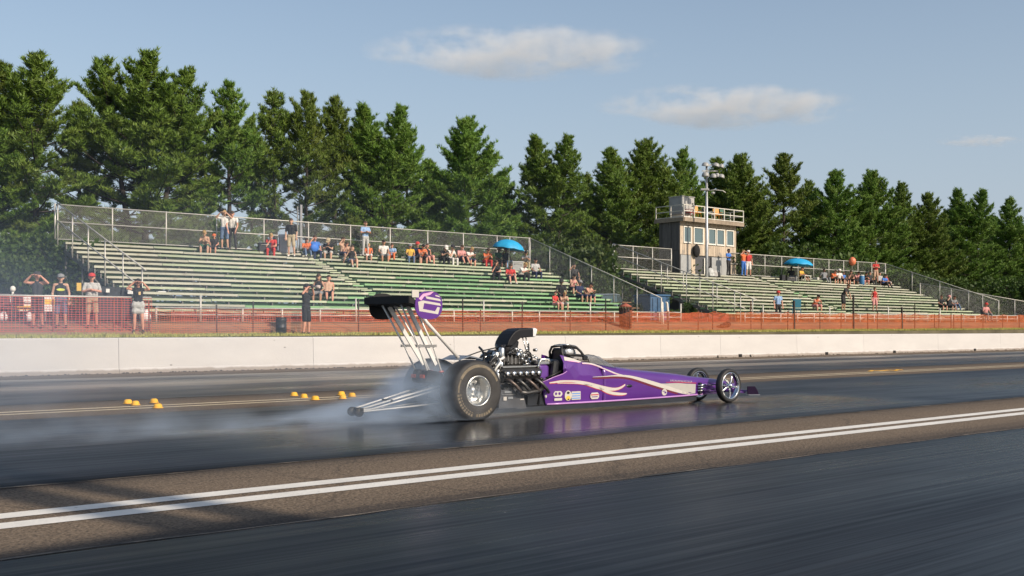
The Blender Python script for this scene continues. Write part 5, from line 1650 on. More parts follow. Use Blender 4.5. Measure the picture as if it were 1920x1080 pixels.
mb = MB(); mb.tube([(1.47, .085 * math.cos(a), .66 + .25 * math.sin(a)) for a in np.linspace(0, 6.283, 25)[:-1]], .016, 6, closed=True); mb.build("blower_belt", P_mblk, car)
mb = MB(); mb.lathe([(.001, -.05), (.07, -.05), (.075, 0), (.07, .05), (.001, .05)], Matrix.Translation((1.40, -.02, .78)) @ Matrix.Rotation(R(90), 4, 'Y'), 20); mb.build("idler_wheel", P_chr, car)
mb = MB(); mb.loft([[V(u, -.262, a), V(u, .262, a), V(u, .262, b), V(u, -.262, b)] for u, a, b in ((1.22, .12, .34), (1.40, .12, .46), (1.52, .12, .50), (1.60, .12, .54))], 0, False); mb.build("dark_gap_fill", P_blk, car)  # black block added to make the gap between engine and body dark
# injector throat under the scoop
mb = MB()
rings = []
for u, w, a, b in ((1.06, .88, .20, .125), (1.03, .94, .17, .125), (.98, 1.00, .14, .13), (.97, 1.06, .13, .135)):
    rings.append([V(u + a * math.cos(q), b * math.sin(q), w) for q in np.linspace(0, 6.283, 21)[:-1]])
mb.loft(rings); mb.rbox((1.06, 0, 1.02), (.24, .22, .26), .05, rot=Matrix.Rotation(.25, 3, "Y")); mb.build("injector_throat", P_blk, car)
for k, (u, w, r_, m_) in enumerate(((1.14, .905, .042, P_chr), (1.22, .90, .045, P_alu), (1.18, .955, .035, P_chr), (1.10, .985, .028, P_alu))):
    for s_ in (-1, 1):
        mb = MB(); mb.ell((u, s_ * .135, w), (r_ * 1.3, r_, r_), 12, 7); mb.build("injector_fitting", m_, car)
# scoop
sp = [(.850, 1.020), (.872, 1.085), (.915, 1.150), (.976, 1.216), (1.04, 1.262), (1.131, 1.296), (1.30, 1.306), (1.445, 1.302), (1.445, 1.168), (1.28, 1.160), (1.16, 1.150), (1.08, 1.105), (1.02, 1.05), (.965, 1.01)]
def scoop_rings(poly, scale):
    out = []
    c = (1.15, 1.20)
    for v, k in ((-.160, .80), (-.150, .93), (-.125, 1.0), (.125, 1.0), (.150, .93), (.160, .80)):
        out.append([V(c[0] + .02 + (u - c[0]) * .88 * (1 - (1 - k) * .35), v, c[1] + (w - c[1]) * k) for u, w in poly])
    return out
mb = MB(); mb.loft(scoop_rings(sp, 1), 0, False); sc = mb.build("air_scoop", mat("scoop_black", (.008, .008, .010), .5, spec=.3, var=.15), car, bevel=.012)
lip = [(1.446, 1.303), (1.500, 1.306), (1.545, 1.290), (1.535, 1.255), (1.510, 1.185), (1.490, 1.166), (1.446, 1.168)]
mb = MB(); mb.loft(scoop_rings(lip, 1), 0, False); mb.build("scoop_lip", mat("white_lip", (.74, .72, .70), .3, coat=.5), sc, bevel=.008)
mb = MB(); mb.box((1.500, 0, 1.235), (.012, .24, .085)); mb.build("scoop_mouth", P_black if False else m_black, sc)
for s_ in (-.12, .12):
    tubes("scoop_stay", [[(1.30, s_, 1.17), (1.34, s_ * 1.1, 1.02), (1.38, s_, .86)], [(1.24, s_, 1.16), (1.33, s_ * 1.05, .90)]], .010, P_alu)
# bottles, magneto, pump drives behind the blower
for (u, v, w, r_, h_, m_) in ((.74, -.10, .87, .055, .17, P_alu), (.82, -.14, .92, .045, .20, P_alu), (.70, -.19, .60, .048, .20, P_alu), (.68, .10, .84, .06, .16, P_alu), (.76, -.20, .76, .035, .10, P_chr)):
    mb = MB(); mb.tube([(u, v, w - h_ / 2), (u, v, w - h_ / 2 + .015), (u, v, w + h_ / 2 - .02), (u, v, w + h_ / 2)], [r_ * .85, r_, r_, r_ * .6], 14); mb.build("canister", m_, car)
    mb = MB(); mb.tube([(u, v, w + h_ / 2), (u, v, w + h_ / 2 + .03)], r_ * .4, 8); mb.build("canister_cap", P_mblk, car)
rr_ = random.Random(9)
for k in range(14):
    a = V(rr_.uniform(.36, .62), rr_.uniform(-.22, .22), rr_.uniform(.50, .74)); b = V(rr_.uniform(.60, .86), rr_.uniform(-.20, .20), rr_.uniform(.72, 1.02)); m_ = (a + b) / 2 + V(rr_.uniform(-.08, .08), rr_.uniform(-.06, .06), rr_.uniform(.02, .12))
    mb = MB(); mb.tube([a, a.lerp(m_, .5) + V(0, 0, .02), m_, m_.lerp(b, .5) + V(0, 0, .02), b], .018, 6); mb.build("hose", P_mblk if k % 4 else P_silver, car)
mb = MB(); mb.rbox((.50, -.02, .72), (.22, .26, .20), .06, rot=Matrix.Rotation(-.5, 3, 'Y')); mb.build("oil_tank", P_blk, car)
mb = MB(); mb.loft([[V(.44, -.16, .60), V(.62, -.16, .84), V(.80, -.15, .98), V(.84, -.15, .92), V(.66, -.16, .74), V(.52, -.16, .58)], [V(.44, .16, .60), V(.62, .16, .84), V(.80, .15, .98), V(.84, .15, .92), V(.66, .16, .74), V(.52, .16, .58)]], 0, False); mb.build("shroud", P_blk, car, bevel=.01)
for k in range(44):
    u = rr_.uniform(.56, 1.52); w = rr_.uniform(.50, .90) if k < 26 else rr_.uniform(.74, 1.04); v = -rr_.uniform(.17, .30) if w < .74 else -rr_.uniform(.13, .19)
    mb = MB()
    if k % 2: mb.ell((u, v, w), (rr_.uniform(.02, .04), .02, rr_.uniform(.015, .03)), 10, 6)
    else: mb.tube([(u, v, w), (u + rr_.uniform(-.06, .12), v - .02, w + rr_.uniform(-.05, .06)), (u + rr_.uniform(-.05, .16), v, w + rr_.uniform(-.08, .03))], .010, 6)
    mb.build("fitting", rr_.choice((P_chr, P_chr, P_alu, P_alu, P_mblk, P_mblk, P_cast2)), car)
tubes("control_rod", [[(.16, -.12, .885), (.45, -.12, .965), (.72, -.12, 1.01)]], .009, P_mblk)
# small winglet seen over the near tyre
mb = MB(); mb.loft([[V(.02, -.18, .84), V(.20, -.18, .905), V(.42, -.18, .86), V(.44, -.18, .84), V(.2, -.18, .885)], [V(.02, .30, .84), V(.20, .30, .905), V(.42, .30, .86), V(.44, .30, .84), V(.2, .30, .885)]], 0, False); mb.build("tyre_deflector", mat("deflector", (.20, .22, .25), .35, .3), car)

# ---- driver
dr = thing("person", "helmeted driver strapped in the dragster cockpit", "person", (DX, DY, 0), PSI)
mb = MB(); mb.ell((2.17, 0, .70), (.17, .22, .20), 16, 9); mb.ell((2.20, 0, .85), (.09, .10, .08), 12, 6); mb.tube([(2.2, -.19, .74), (2.40, -.22, .62), (2.60, -.10, .66)], [.07, .06, .045], 10); mb.tube([(2.2, .19, .74), (2.40, .22, .62), (2.60, .10, .66)], [.07, .06, .045], 10)
bd = mb.build("body", mat("black_race_suit", (.02, .02, .022), .8, var=.3), dr)
mb = MB(); mb.ell((2.25, 0, .925), (.132, .112, .115), 24, 14); mb.ell((2.30, 0, .895), (.115, .100, .075), 18, 8); hm = mb.build("helmet", mat("helmet_shell", (.70, .70, .70), .18, .5, coat=.8, var=.03), dr)
mb = MB(); mb.loft([[V(2.25 + .140 * math.cos(a) , .118 * math.sin(a), w) for a in np.linspace(-1.25, 1.25, 15)] for w in (.890, .91, .94, .960)], 0, True, False, False); mb.build("visor", mat("dark_visor", (.03, .035, .045), .06, coat=1), hm)
# ================================================================ yellow foam blocks on the centre line
m_foam = mat("yellow_foam", (.80, .42, .03), .7, var=.12, scale=9)
SPOT = [(240, 757.5, "single yellow foam block at the outer end of the first cluster"), (254, 760.5, "yellow foam block second in the first cluster, nearer the thin line"), (289, 756, "yellow foam block of the first cluster lying beyond the thin line"), (296, 766, "yellow foam block of the first cluster lying closest to the car lane"),
        (551.5, 743, "first yellow foam block of the three in a slanting row behind the wing"), (570, 746.5, "middle yellow foam block of the three in a slanting row behind the wing"), (591, 750.5, "last yellow foam block of the three in a slanting row behind the wing"),
        (640, 741.5, "yellow foam block at the far side of the trio beside the wheelie bars"), (642.5, 748.5, "yellow foam block at the near side of the trio beside the wheelie bars"), (660, 744.5, "yellow foam block closest to the dragster")]
proto = None
for k, (px, py, lab) in enumerate(SPOT):
    z = 2040 * CAM_H / (py - 618); xc = (px - 960) / 2040 * z
    X, Y = math.cos(CA) * z + math.sin(CA) * xc, math.sin(CA) * z - math.cos(CA) * xc
    if proto is None:
        mb = MB()
        mb.lathe([(.001, .075), (.035, .073), (.055, .058), (.062, .035), (.064, .012), (.060, .0), (.001, .0)], Matrix.Identity(4), 16)
        me_top = mb.mesh("dome", m_foam)
        mb = MB(); mb.lathe([(.001, .012), (.078, .011), (.080, .0), (.001, .0)], Matrix.Identity(4), 16)
        me_rim = mb.mesh("rim", mat("foam_rim", (.70, .38, .05), .75))
        proto = True
    t_ = thing("foam_block", lab, "marker block", (X, Y, .008), k * .9, "yellow foam timing blocks along the centre line")
    t_.scale = (1.1, 1.0, 1.0)
    link("dome", me_top, t_); link("rim", me_rim, t_)
# yellow peeled strip on the line far down the track
X, Y = 30.5, 17.94
mb = MB(); mb.loft([[V(-.9 + .3 * i, -.05 + .09 * math.sin(i * 1.3) - .02 * i, .012 + .02 * (i % 2)), V(-.9 + .3 * i, .06 + .09 * math.sin(i * 1.3) - .02 * i, .012 + .02 * (i % 2)), V(-.9 + .3 * i, .06 + .09 * math.sin(i * 1.3) - .02 * i, .018 + .02 * (i % 2)), V(-.9 + .3 * i, -.05 + .09 * math.sin(i * 1.3) - .02 * i, .018 + .02 * (i % 2))] for i in range(7)], 0, False)
o = mb.build("peeled_tape", m_foam); o.location = (X, Y, .006); tag(o, "loose yellow tape peeling off the thin centre line down the track", "tape")
# ================================================================ people
SLOTS = ("skin", "shirt", "pants", "shoes", "hair", "lips")

def capsule(mb, p0, r0, p1, r1, n=12):
    p0, p1 = Vector(p0), Vector(p1)
    d = p1 - p0
    L = d.length
    d = d / L if L > 1e-6 else V(0, 0, 1)
    pts = []; rs = []
    for a in (-80, -50, -20):
        pts.append(p0 + d * (r0 * math.sin(R(a)))); rs.append(r0 * math.cos(R(a)))
    for a in (20, 50, 80):
        pts.append(p1 + d * (r1 * math.sin(R(a)))); rs.append(r1 * math.cos(R(a)))
    mb.tube(pts, rs, n)

def body_prims(p):
    """list of (p0, r0, p1, r1, slot) for a pose; the figure faces -Y"""
    Q = []
    def c(a, ra, b, rb, s): Q.append((Vector(a), ra, Vector(b), rb, s))
    f = p.get('f', False); k = .93 if f else 1.0
    sit = p.get('sit', False)
    lean = p.get('lean', 0.0)
    if sit:
        pel = V(0, .02, .10)
        hips = [V(-.095, 0, .09), V(.095, 0, .09)]
        knees = p.get('knees', [V(-.15, -.46, .10), V(.15, -.46, .10)])
        ank = p.get('ank', [V(-.14, -.46, -.33), V(.14, -.48, -.33)])
    else:
        pel = V(0, 0, .95)
        hips = [V(-.09, 0, .92), V(.09, 0, .92)]
        knees = p.get('knees', [V(-.11, -.02, .50), V(.12, -.03, .50)])
        ank = p.get('ank', [V(-.12, .03, .085), V(.15, .0, .085)])
    up = V(p.get('side', 0.0), -math.sin(lean), math.cos(lean)).normalized()
    waist = pel + up * .14; chest = pel + up * .35; nb = pel + up * .50
    fw = V(0, -math.cos(lean), -math.sin(lean))
    hd = p.get('head', V(0, -.02, 0))
    head = nb + up * .165 + hd
    sw = .165 * k if f else .19
    sh = [nb - up * .055 + V(-sw, .01, 0), nb - up * .055 + V(sw, .01, 0)]
    # trunk
    c(hips[0] + V(.01, 0, .03), .112, hips[1] + V(-.01, 0, .03), .112, 'pants')
    b = p.get('belly', 0.0)
    for sx in (-1, 1):
        c(pel + V(sx * .055, 0, .05), .105 + b * .4, waist + V(sx * (.05), -b * .5, 0), (.095 if f else .105) + b, 'shirt')
        c(waist + V(sx * .05, -b * .5, 0), (.092 if f else .105) + b, chest + V(sx * .065 * k, 0, 0), .113 * k, 'shirt')
        if f:
            c(chest + V(sx * .065, 0, 0) + fw * .075, .058, chest + V(sx * .065, 0, -.02) + fw * .07, .055, 'shirt')
    sl = p.get('sleeve', .5)
    c(sh[0] + V(.03, 0, 0), .062, sh[1] - V(.03, 0, 0), .062, 'shirt' if sl > 0 else 'skin')
    c(chest, .10, nb - up * .05, .085, 'shirt')
    c(nb - up * .03, .060 * k, head - up * .08, .053 * k, 'skin')
    # head and face
    hf = p.get('face', fw.copy()); hf = Vector(hf).normalized()
    hs = up.cross(hf).normalized()
    hu = hf.cross(hs).normalized(); hu = hu if hu.z > 0 else -hu
    c(head - hu * .015, .083, head + hu * .045 + hf * -.012, .094, 'skin')
    c(head - hu * .070 + hf * .040, .050, head - hu * .02 + hf * .035, .066, 'skin')
    c(head + hf * .100 - hu * .008, .012, head + hf * .112 - hu * .030, .017, 'skin')
    for sx in (-1, 1):
        c(head + hs * sx * .090 - hu * .02, .018, head + hs * sx * .092 + hu * .012, .020, 'skin')
        c(head + hs * sx * .034 + hf * .088 + hu * .012, .012, head + hs * sx * .036 + hf * .088 + hu * .012, .012, 'hair')
        c(head + hs * sx * .020 + hf * .092 + hu * .034, .008, head + hs * sx * .048 + hf * .084 + hu * .034, .008, 'hair')
    c(head + hs * -.022 + hf * .096 - hu * .060, .010, head + hs * .022 + hf * .096 - hu * .060, .010, 'lips')
    hr = p.get('style', 'short')
    c(head + hu * .052 - hf * .022, .098, head + hu * .02 - hf * .035, .094, 'hair')
    c(head + hu * .075 + hf * .035, .065, head + hu * .07 - hf * .02, .078, 'hair')
    if hr == 'long':
        c(head - hf * .06, .075, head - hf * .085 - hu * .24, .062, 'hair')
        for sx in (-1, 1):
            c(head + hs * sx * .075 - hf * .025, .045, head + hs * sx * .10 + hf * .02 - hu * .25, .036, 'hair')
    if hr == 'bun':
        c(head - hf * .10 + hu * .05, .05, head - hf * .13 + hu * .06, .045, 'hair')
    # arms
    arms = p['arms']
    for i, sx in enumerate((-1, 1)):
        e, w = arms[i]
        o = pel - (V(0, 0, .95) if not sit else V(0, .02, .10))
        e = Vector(e); w = Vector(w)
        s_ = sh[i]
        c(s_, .052 * k, e, .040 * k, 'skin')
        if sl > 0:
            c(s_, .066 * k, s_.lerp(e, sl), .058 * k, 'shirt')
        if sl > 1:
            c(e, .050, e.lerp(w, min(.9, sl - 1)), .042, 'shirt')
        c(e, .042 * k, e.lerp(w, .35), .043 * k, 'skin'); c(e.lerp(w, .35), .043 * k, w, .028 * k, 'skin')
        # hand: palm, four unequal bent fingers, thumb from the side
        d = (w - e).normalized()
        hdv = Vector(p.get('hand', [d, d])[i]).normalized()
        ac = hdv.cross(V(0, 0, 1)); ac = ac.normalized() if ac.length > .1 else V(1, 0, 0)
        cu = ac.cross(hdv).normalized()
        if cu.z > 0: cu = -cu
        c(w + ac * .018, .022, w + hdv * .075 + ac * .026, .017, 'skin'); c(w - ac * .018, .022, w + hdv * .075 - ac * .026, .017, 'skin')
        for q, (off, ln) in enumerate(((-.033, .062), (-.011, .074), (.011, .078), (.033, .070))):
            b0 = w + hdv * .078 + ac * off; b1 = b0 + hdv * ln * .55 + cu * .010 + ac * off * .10; b2 = b1 + hdv * ln * .42 + cu * .026
            c(b0, .0105, b1, .0095, 'skin'); c(b1, .0095, b2, .008, 'skin')
        t0 = w + hdv * .02 + ac * (.03 * -sx); t1 = t0 + hdv * .04 + ac * (.035 * -sx) + cu * .01
        c(t0, .013, t1, .011, 'skin'); c(t1, .011, t1 + hdv * .030 + ac * (.006 * -sx), .009, 'skin')
    # legs
    leg = p.get('leg', 'shorts')
    for i, sx in enumerate((-1, 1)):
        h, kn, an = hips[i], Vector(knees[i]), Vector(ank[i])
        tr = leg == 'trousers'
        c(h, .088, kn, .058, 'pants' if tr else 'skin')
        if tr:
            c(h, .098, kn, .070, 'pants'); c(kn, .068, an + (kn - an) * .06, .055, 'pants')
        else:
            t_ = {'shorts': .92, 'mini': .42, 'skirt': .55}[leg]
            c(h, .104, h.lerp(kn, t_), .092 if t_ > .6 else .098, 'pants')
            c(kn, .056, kn.lerp(an, .35), .060, 'skin'); c(kn.lerp(an, .35), .060, an, .036, 'skin')
        td = p.get('toe', V(.12 * sx, -1, 0)); td = Vector(td).normalized()
        dn = V(0, 0, -.045)
        c(an + dn * .3 - td * .035, .040, an + dn + td * .13 + V(0, 0, .005), .034, 'shoes')
        c(an + dn * .2, .040, an + dn * .8 + td * .07, .042, 'shoes')
    if leg == 'skirt':
        c(hips[0] + V(0, 0, -.04), .13, hips[1] + V(0, 0, -.04), .13, 'pants'); c(hips[0] + V(-.01, 0, -.22), .115, hips[1] + V(.01, 0, -.22), .115, 'pants')
    return Q

_dg = None
def body_mesh(key, pose, voxel, keep=1.0):
    Q = body_prims(pose)
    mb = MB()
    for a, ra, b, rb, s in Q:
        capsule(mb, a, ra, b, rb, 12)
    me = mb.mesh("tmp_body", [])
    o = bpy.data.objects.new("tmp_body", me); C.objects.link(o)
    m = o.modifiers.new("r", 'REMESH'); m.mode = 'VOXEL'; m.voxel_size = voxel
    m = o.modifiers.new("s", 'SMOOTH'); m.iterations = 2; m.factor = .5
    if keep < 1:
        m = o.modifiers.new("d", 'DECIMATE'); m.ratio = keep
    dg = bpy.context.evaluated_depsgraph_get()
    out = bpy.data.meshes.new_from_object(o.evaluated_get(dg))
    bpy.data.objects.remove(o); bpy.data.meshes.remove(me)
    out.name = "body"
    n = len(out.polygons)
    cen = np.empty(n * 3, np.float32); out.polygons.foreach_get("center", cen); cen = cen.reshape(-1, 3)
    best = np.full(n, 1e9); idx = np.zeros(n, np.int32)
    for a, ra, b, rb, s in Q:
        a_ = np.array(a); d = np.array(b - a); L2 = d @ d
        t = np.clip(((cen - a_) @ d) / L2 if L2 > 1e-9 else np.zeros(n), 0, 1)
        dist = np.linalg.norm(cen - (a_ + t[:, None] * d), axis=1) - (ra + (rb - ra) * t)
        if s != 'skin':
            dist = dist - .002
        mk = dist < best
        best[mk] = dist[mk]; idx[mk] = SLOTS.index(s)
    out.materials.clear()
    for s in SLOTS:
        out.materials.append(_skin0)
    out.polygons.foreach_set("material_index", idx)
    out.polygons.foreach_set("use_smooth", np.ones(n, bool))
    return out

def cloth(col):
    return mat("cloth_%d_%d_%d" % tuple(int(c * 255) for c in col), col, .85, var=.22, scale=14, bump=.25, bscale=22)
def skinm(col):
    return mat("skin_%d" % int(col[0] * 255), col, .55, var=.08, scale=10)
_skin0 = skinm((.52, .30, .20))
SK = {'l': skinm((.52, .30, .20)), 'm': skinm((.42, .22, .135)), 'r': skinm((.56, .27, .18)), 'd': skinm((.16, .08, .05))}
COL = dict(white=(.66, .62, .57), black=(.014, .014, .016), navy=(.018, .026, .07), red=(.50, .04, .035), orange=(.62, .15, .05), blue=(.05, .16, .48), sky=(.25, .38, .58), khaki=(.42, .34, .22), grey=(.22, .22, .22), lgrey=(.42, .41, .39),
           jeans=(.10, .15, .24), yellow=(.62, .38, .06), tan=(.50, .32, .22), pink=(.60, .27, .25), green=(.03, .10, .06), brown=(.12, .07, .045), teal=(.03, .20, .26), dark=(.03, .028, .03), blond=(.34, .22, .09), hbrown=(.06, .035, .02), hblack=(.012, .010, .009))

ST = dict(
    relax=dict(arms=[((-.25, .03, 1.13), (-.24, -.06, .88)), ((.25, .03, 1.13), (.25, -.06, .88))]),
    shade=dict(arms=[((-.34, -.10, 1.42), (-.12, -.17, 1.64)), ((.33, -.08, 1.40), (.13, -.17, 1.62))], hand=[(.9, -.1, .2), (-.9, -.1, .2)]),
    cross=dict(arms=[((-.26, -.04, 1.17), (.04, -.23, 1.19)), ((.26, -.04, 1.17), (-.04, -.25, 1.23))], hand=[(.9, -.1, 0), (-.9, -.1, .1)]),
    stoop=dict(lean=.5, arms=[((-.24, -.32, 1.06), (-.16, -.42, .82)), ((.24, -.32, 1.06), (.16, -.42, .82))]),
)
SI = dict(
    knees=dict(sit=True, lean=.12, arms=[((-.25, -.10, .30), (-.16, -.36, .20)), ((.25, -.10, .30), (.16, -.36, .20))]),
    elbows=dict(sit=True, lean=.62, arms=[((-.20, -.40, .26), (-.04, -.55, .36)), ((.20, -.40, .26), (.04, -.56, .35))], hand=[(.7, -.5, .2), (-.7, -.5, .2)]),
    shade=dict(sit=True, lean=.05, arms=[((-.30, -.18, .52), (-.10, -.20, .76)), ((.25, -.10, .30), (.16, -.36, .20))], hand=[(.8, -.1, .3), (0, -1, -.2)]),
    legsup=dict(sit=True, lean=.30, knees=[V(-.12, -.44, .22), V(.14, -.46, .24)], ank=[V(-.12, -.66, -.12), V(.16, -.68, -.12)], arms=[((-.24, -.18, .30), (-.08, -.44, .30)), ((.24, -.18, .30), (.08, -.45, .29))], hand=[(.8, -.3, 0), (-.8, -.3, 0)]),
    back=dict(sit=True, lean=-.28, side=.12, knees=[V(-.10, -.48, .12), V(.14, -.48, .16)], ank=[V(-.12, -.72, -.15), V(.12, -.60, -.24)], arms=[((-.28, .22, .26), (-.30, .34, .04)), ((.27, .18, .28), (.22, -.04, .16))]),
    chin=dict(sit=True, lean=.42, arms=[((-.20, -.34, .24), (-.05, -.34, .50)), ((.22, -.30, .26), (.10, -.42, .24))], hand=[(.3, .1, .9), (-.8, -.5, 0)]),
)
_bodies = {}
def person(kind, pose, X, Y, Z, rz, label, skin='l', shirt='white', pants='navy', shoes='dark', hair='hbrown', group=None, hat=None, voxel=.021, scale=1.0, **kw):
    key = (kind, pose, voxel, tuple(sorted((k, str(v)) for k, v in kw.items())))
    if key not in _bodies:
        p = dict((ST if kind == 'stand' else SI)[pose]); p.update(kw)
        _bodies[key] = body_mesh(key, p, voxel)
    o = thing("person", label, "person", (X, Y, Z), rz, group)
    o.scale = (scale, scale, scale)
    b = link("body", _bodies[key], o)
    for i, m_ in enumerate((SK[skin], cloth(COL[shirt]), cloth(COL[pants]), cloth(COL[shoes]), cloth(COL[hair]), SK['r'] if skin != 'd' else SK['d'])):
        b.material_slots[i].link = 'OBJECT'
        b.material_slots[i].material = m_
    p = dict((ST if kind == 'stand' else SI)[pose]); p.update(kw)
    if hat:
        lean = p.get('lean', 0.0)
        up = V(p.get('side', 0.0), -math.sin(lean), math.cos(lean)).normalized()
        pel = V(0, .02, .10) if kind == 'sit' else V(0, 0, .95)
        head = pel + up * .665 + p.get('head', V(0, -.02, 0))
        fw = Vector(p.get('face', V(0, -math.cos(lean), -math.sin(lean)))).normalized()
        Mx = Matrix.Translation(head + up * .055) @ up.to_track_quat('Z', 'Y').to_matrix().to_4x4()
        mb = MB(); mb.lathe([(.113, -.02), (.115, .01), (.105, .05), (.075, .082), (.03, .096), (.001, .098)], Mx, 16)
        a = fw * .10; s_ = fw.cross(up).normalized()
        mb.loft([[head + up * .045 + fw * r_ + s_ * w_ - up * dz for w_ in np.linspace(-wm, wm, 7)] for r_, wm, dz in ((.085, .085, 0), (.15, .075, .012), (.19, .045, .022))], 0, True, False, False)
        mb.loft([[head + up * .050 + fw * r_ + s_ * w_ - up * dz for w_ in np.linspace(-wm, wm, 7)] for r_, wm, dz in ((.085, .085, 0), (.15, .075, .012), (.19, .045, .022))], 0, True, False, False)
        mb.build("cap", cloth(COL[hat]), o)
    return o

# ---- the standing spectators by the net (largest in view)
def by_net(px, py, **k):
    Y = 35.15
    X = at(px, Y)
    return dict(X=X, Y=Y, Z=gz(X, Y) + .004)
a = by_net(70, 613)
person('stand', 'shade', **a, rz=-.55, label="spectator in dark cap and vest shading his face with both hands behind the net", skin='r', shirt='dark', pants='dark', shoes='brown', hair='hbrown', hat='dark', voxel=.0105, sleeve=0, leg='shorts', scale=1.0, group="spectators standing behind the coarse net")
a = by_net(114, 615)
p2 = person('stand', 'relax', **a, rz=-.35, label="spectator in black tank top with yellow print and blue shorts behind the net", skin='l', shirt='black', pants='jeans', shoes='dark', hair='hbrown', hat='grey', voxel=.0105, sleeve=0, leg='shorts', scale=.97, group="spectators standing behind the coarse net")
mb = MB(); mb.loft([[V(.13 * math.cos(q) * k, -.118 - .018 * math.sin(q) * 0 - .004 * j, 1.24 + .045 * math.sin(q) * k) for q in np.linspace(0, 6.283, 17)[:-1]] for j, k in ((0, 1.0), (1, .9))], 0, True); mb.build("shirt_print", cloth((.62, .66, .10)), p2)
a = by_net(172, 616)
p3 = person('stand', 'cross', **a, rz=-.3, label="stout spectator in a red cap and light grey shirt with folded arms behind the net", skin='r', shirt='lgrey', pants='khaki', shoes='brown', hair='hbrown', hat='red', voxel=.0105, sleeve=.75, leg='shorts', belly=.05, scale=1.0, group="spectators standing behind the coarse net")
X = at(259, 34.62)
p4 = person('stand', 'shade', X=X, Y=34.62, Z=gz(X, 34.62), rz=-.30, label="long haired woman in black top and short grey skirt at the end of the net", skin='r', shirt='black', pants='lgrey', shoes='brown', hair='hblack', voxel=.0105, sleeve=.15, leg='skirt', f=True, style='long', scale=1.0, group="spectators standing behind the coarse net",
            )
mb = MB(); mb.rbox((.03, -.20, 1.27), (.07, .02, .10), .01); mb.build("badge", cloth((.70, .48, .22)), p4)
mb = MB()
hd = V(0, -.02, 1.615)
for sx in (-1, 1):
    mb.ell(hd + V(sx * .036, -.104, .012), (.030, .012, .022), 10, 6)
mb.beam(hd + V(-.09, -.075, .02), hd + V(.09, -.075, .02), .012, .012); mb.build("sunglasses", m_black, p4)
X = at(574, 33.75)
p5 = person('stand', 'shade', X=X, Y=33.75, Z=gz(X, 33.75) - .01, rz=.45, label="photographer dressed all in black aiming a camera on the grass beside the black bin", skin='r', shirt='black', pants='black', shoes='black', hair='hbrown', hat='black', voxel=.0105, sleeve=.6, leg='shorts', scale=1.03)
cmr = thing("camera_body", "dark camera with a pale lens held up by the photographer in black", "camera", (X, 33.75, gz(X, 33.75)), .45)
mb = MB(); mb.rbox((0, -.24, 1.70), (.15, .08, .10), .02); mb.build("body", m_black, cmr)
mb = MB(); mb.tube([(0, -.28, 1.70), (0, -.42, 1.69), (0, -.43, 1.69), (0, -.56, 1.685)], [.04, .04, .052, .055], 14); mb.build("lens", mat("pale_lens", (.62, .50, .44), .4), cmr)

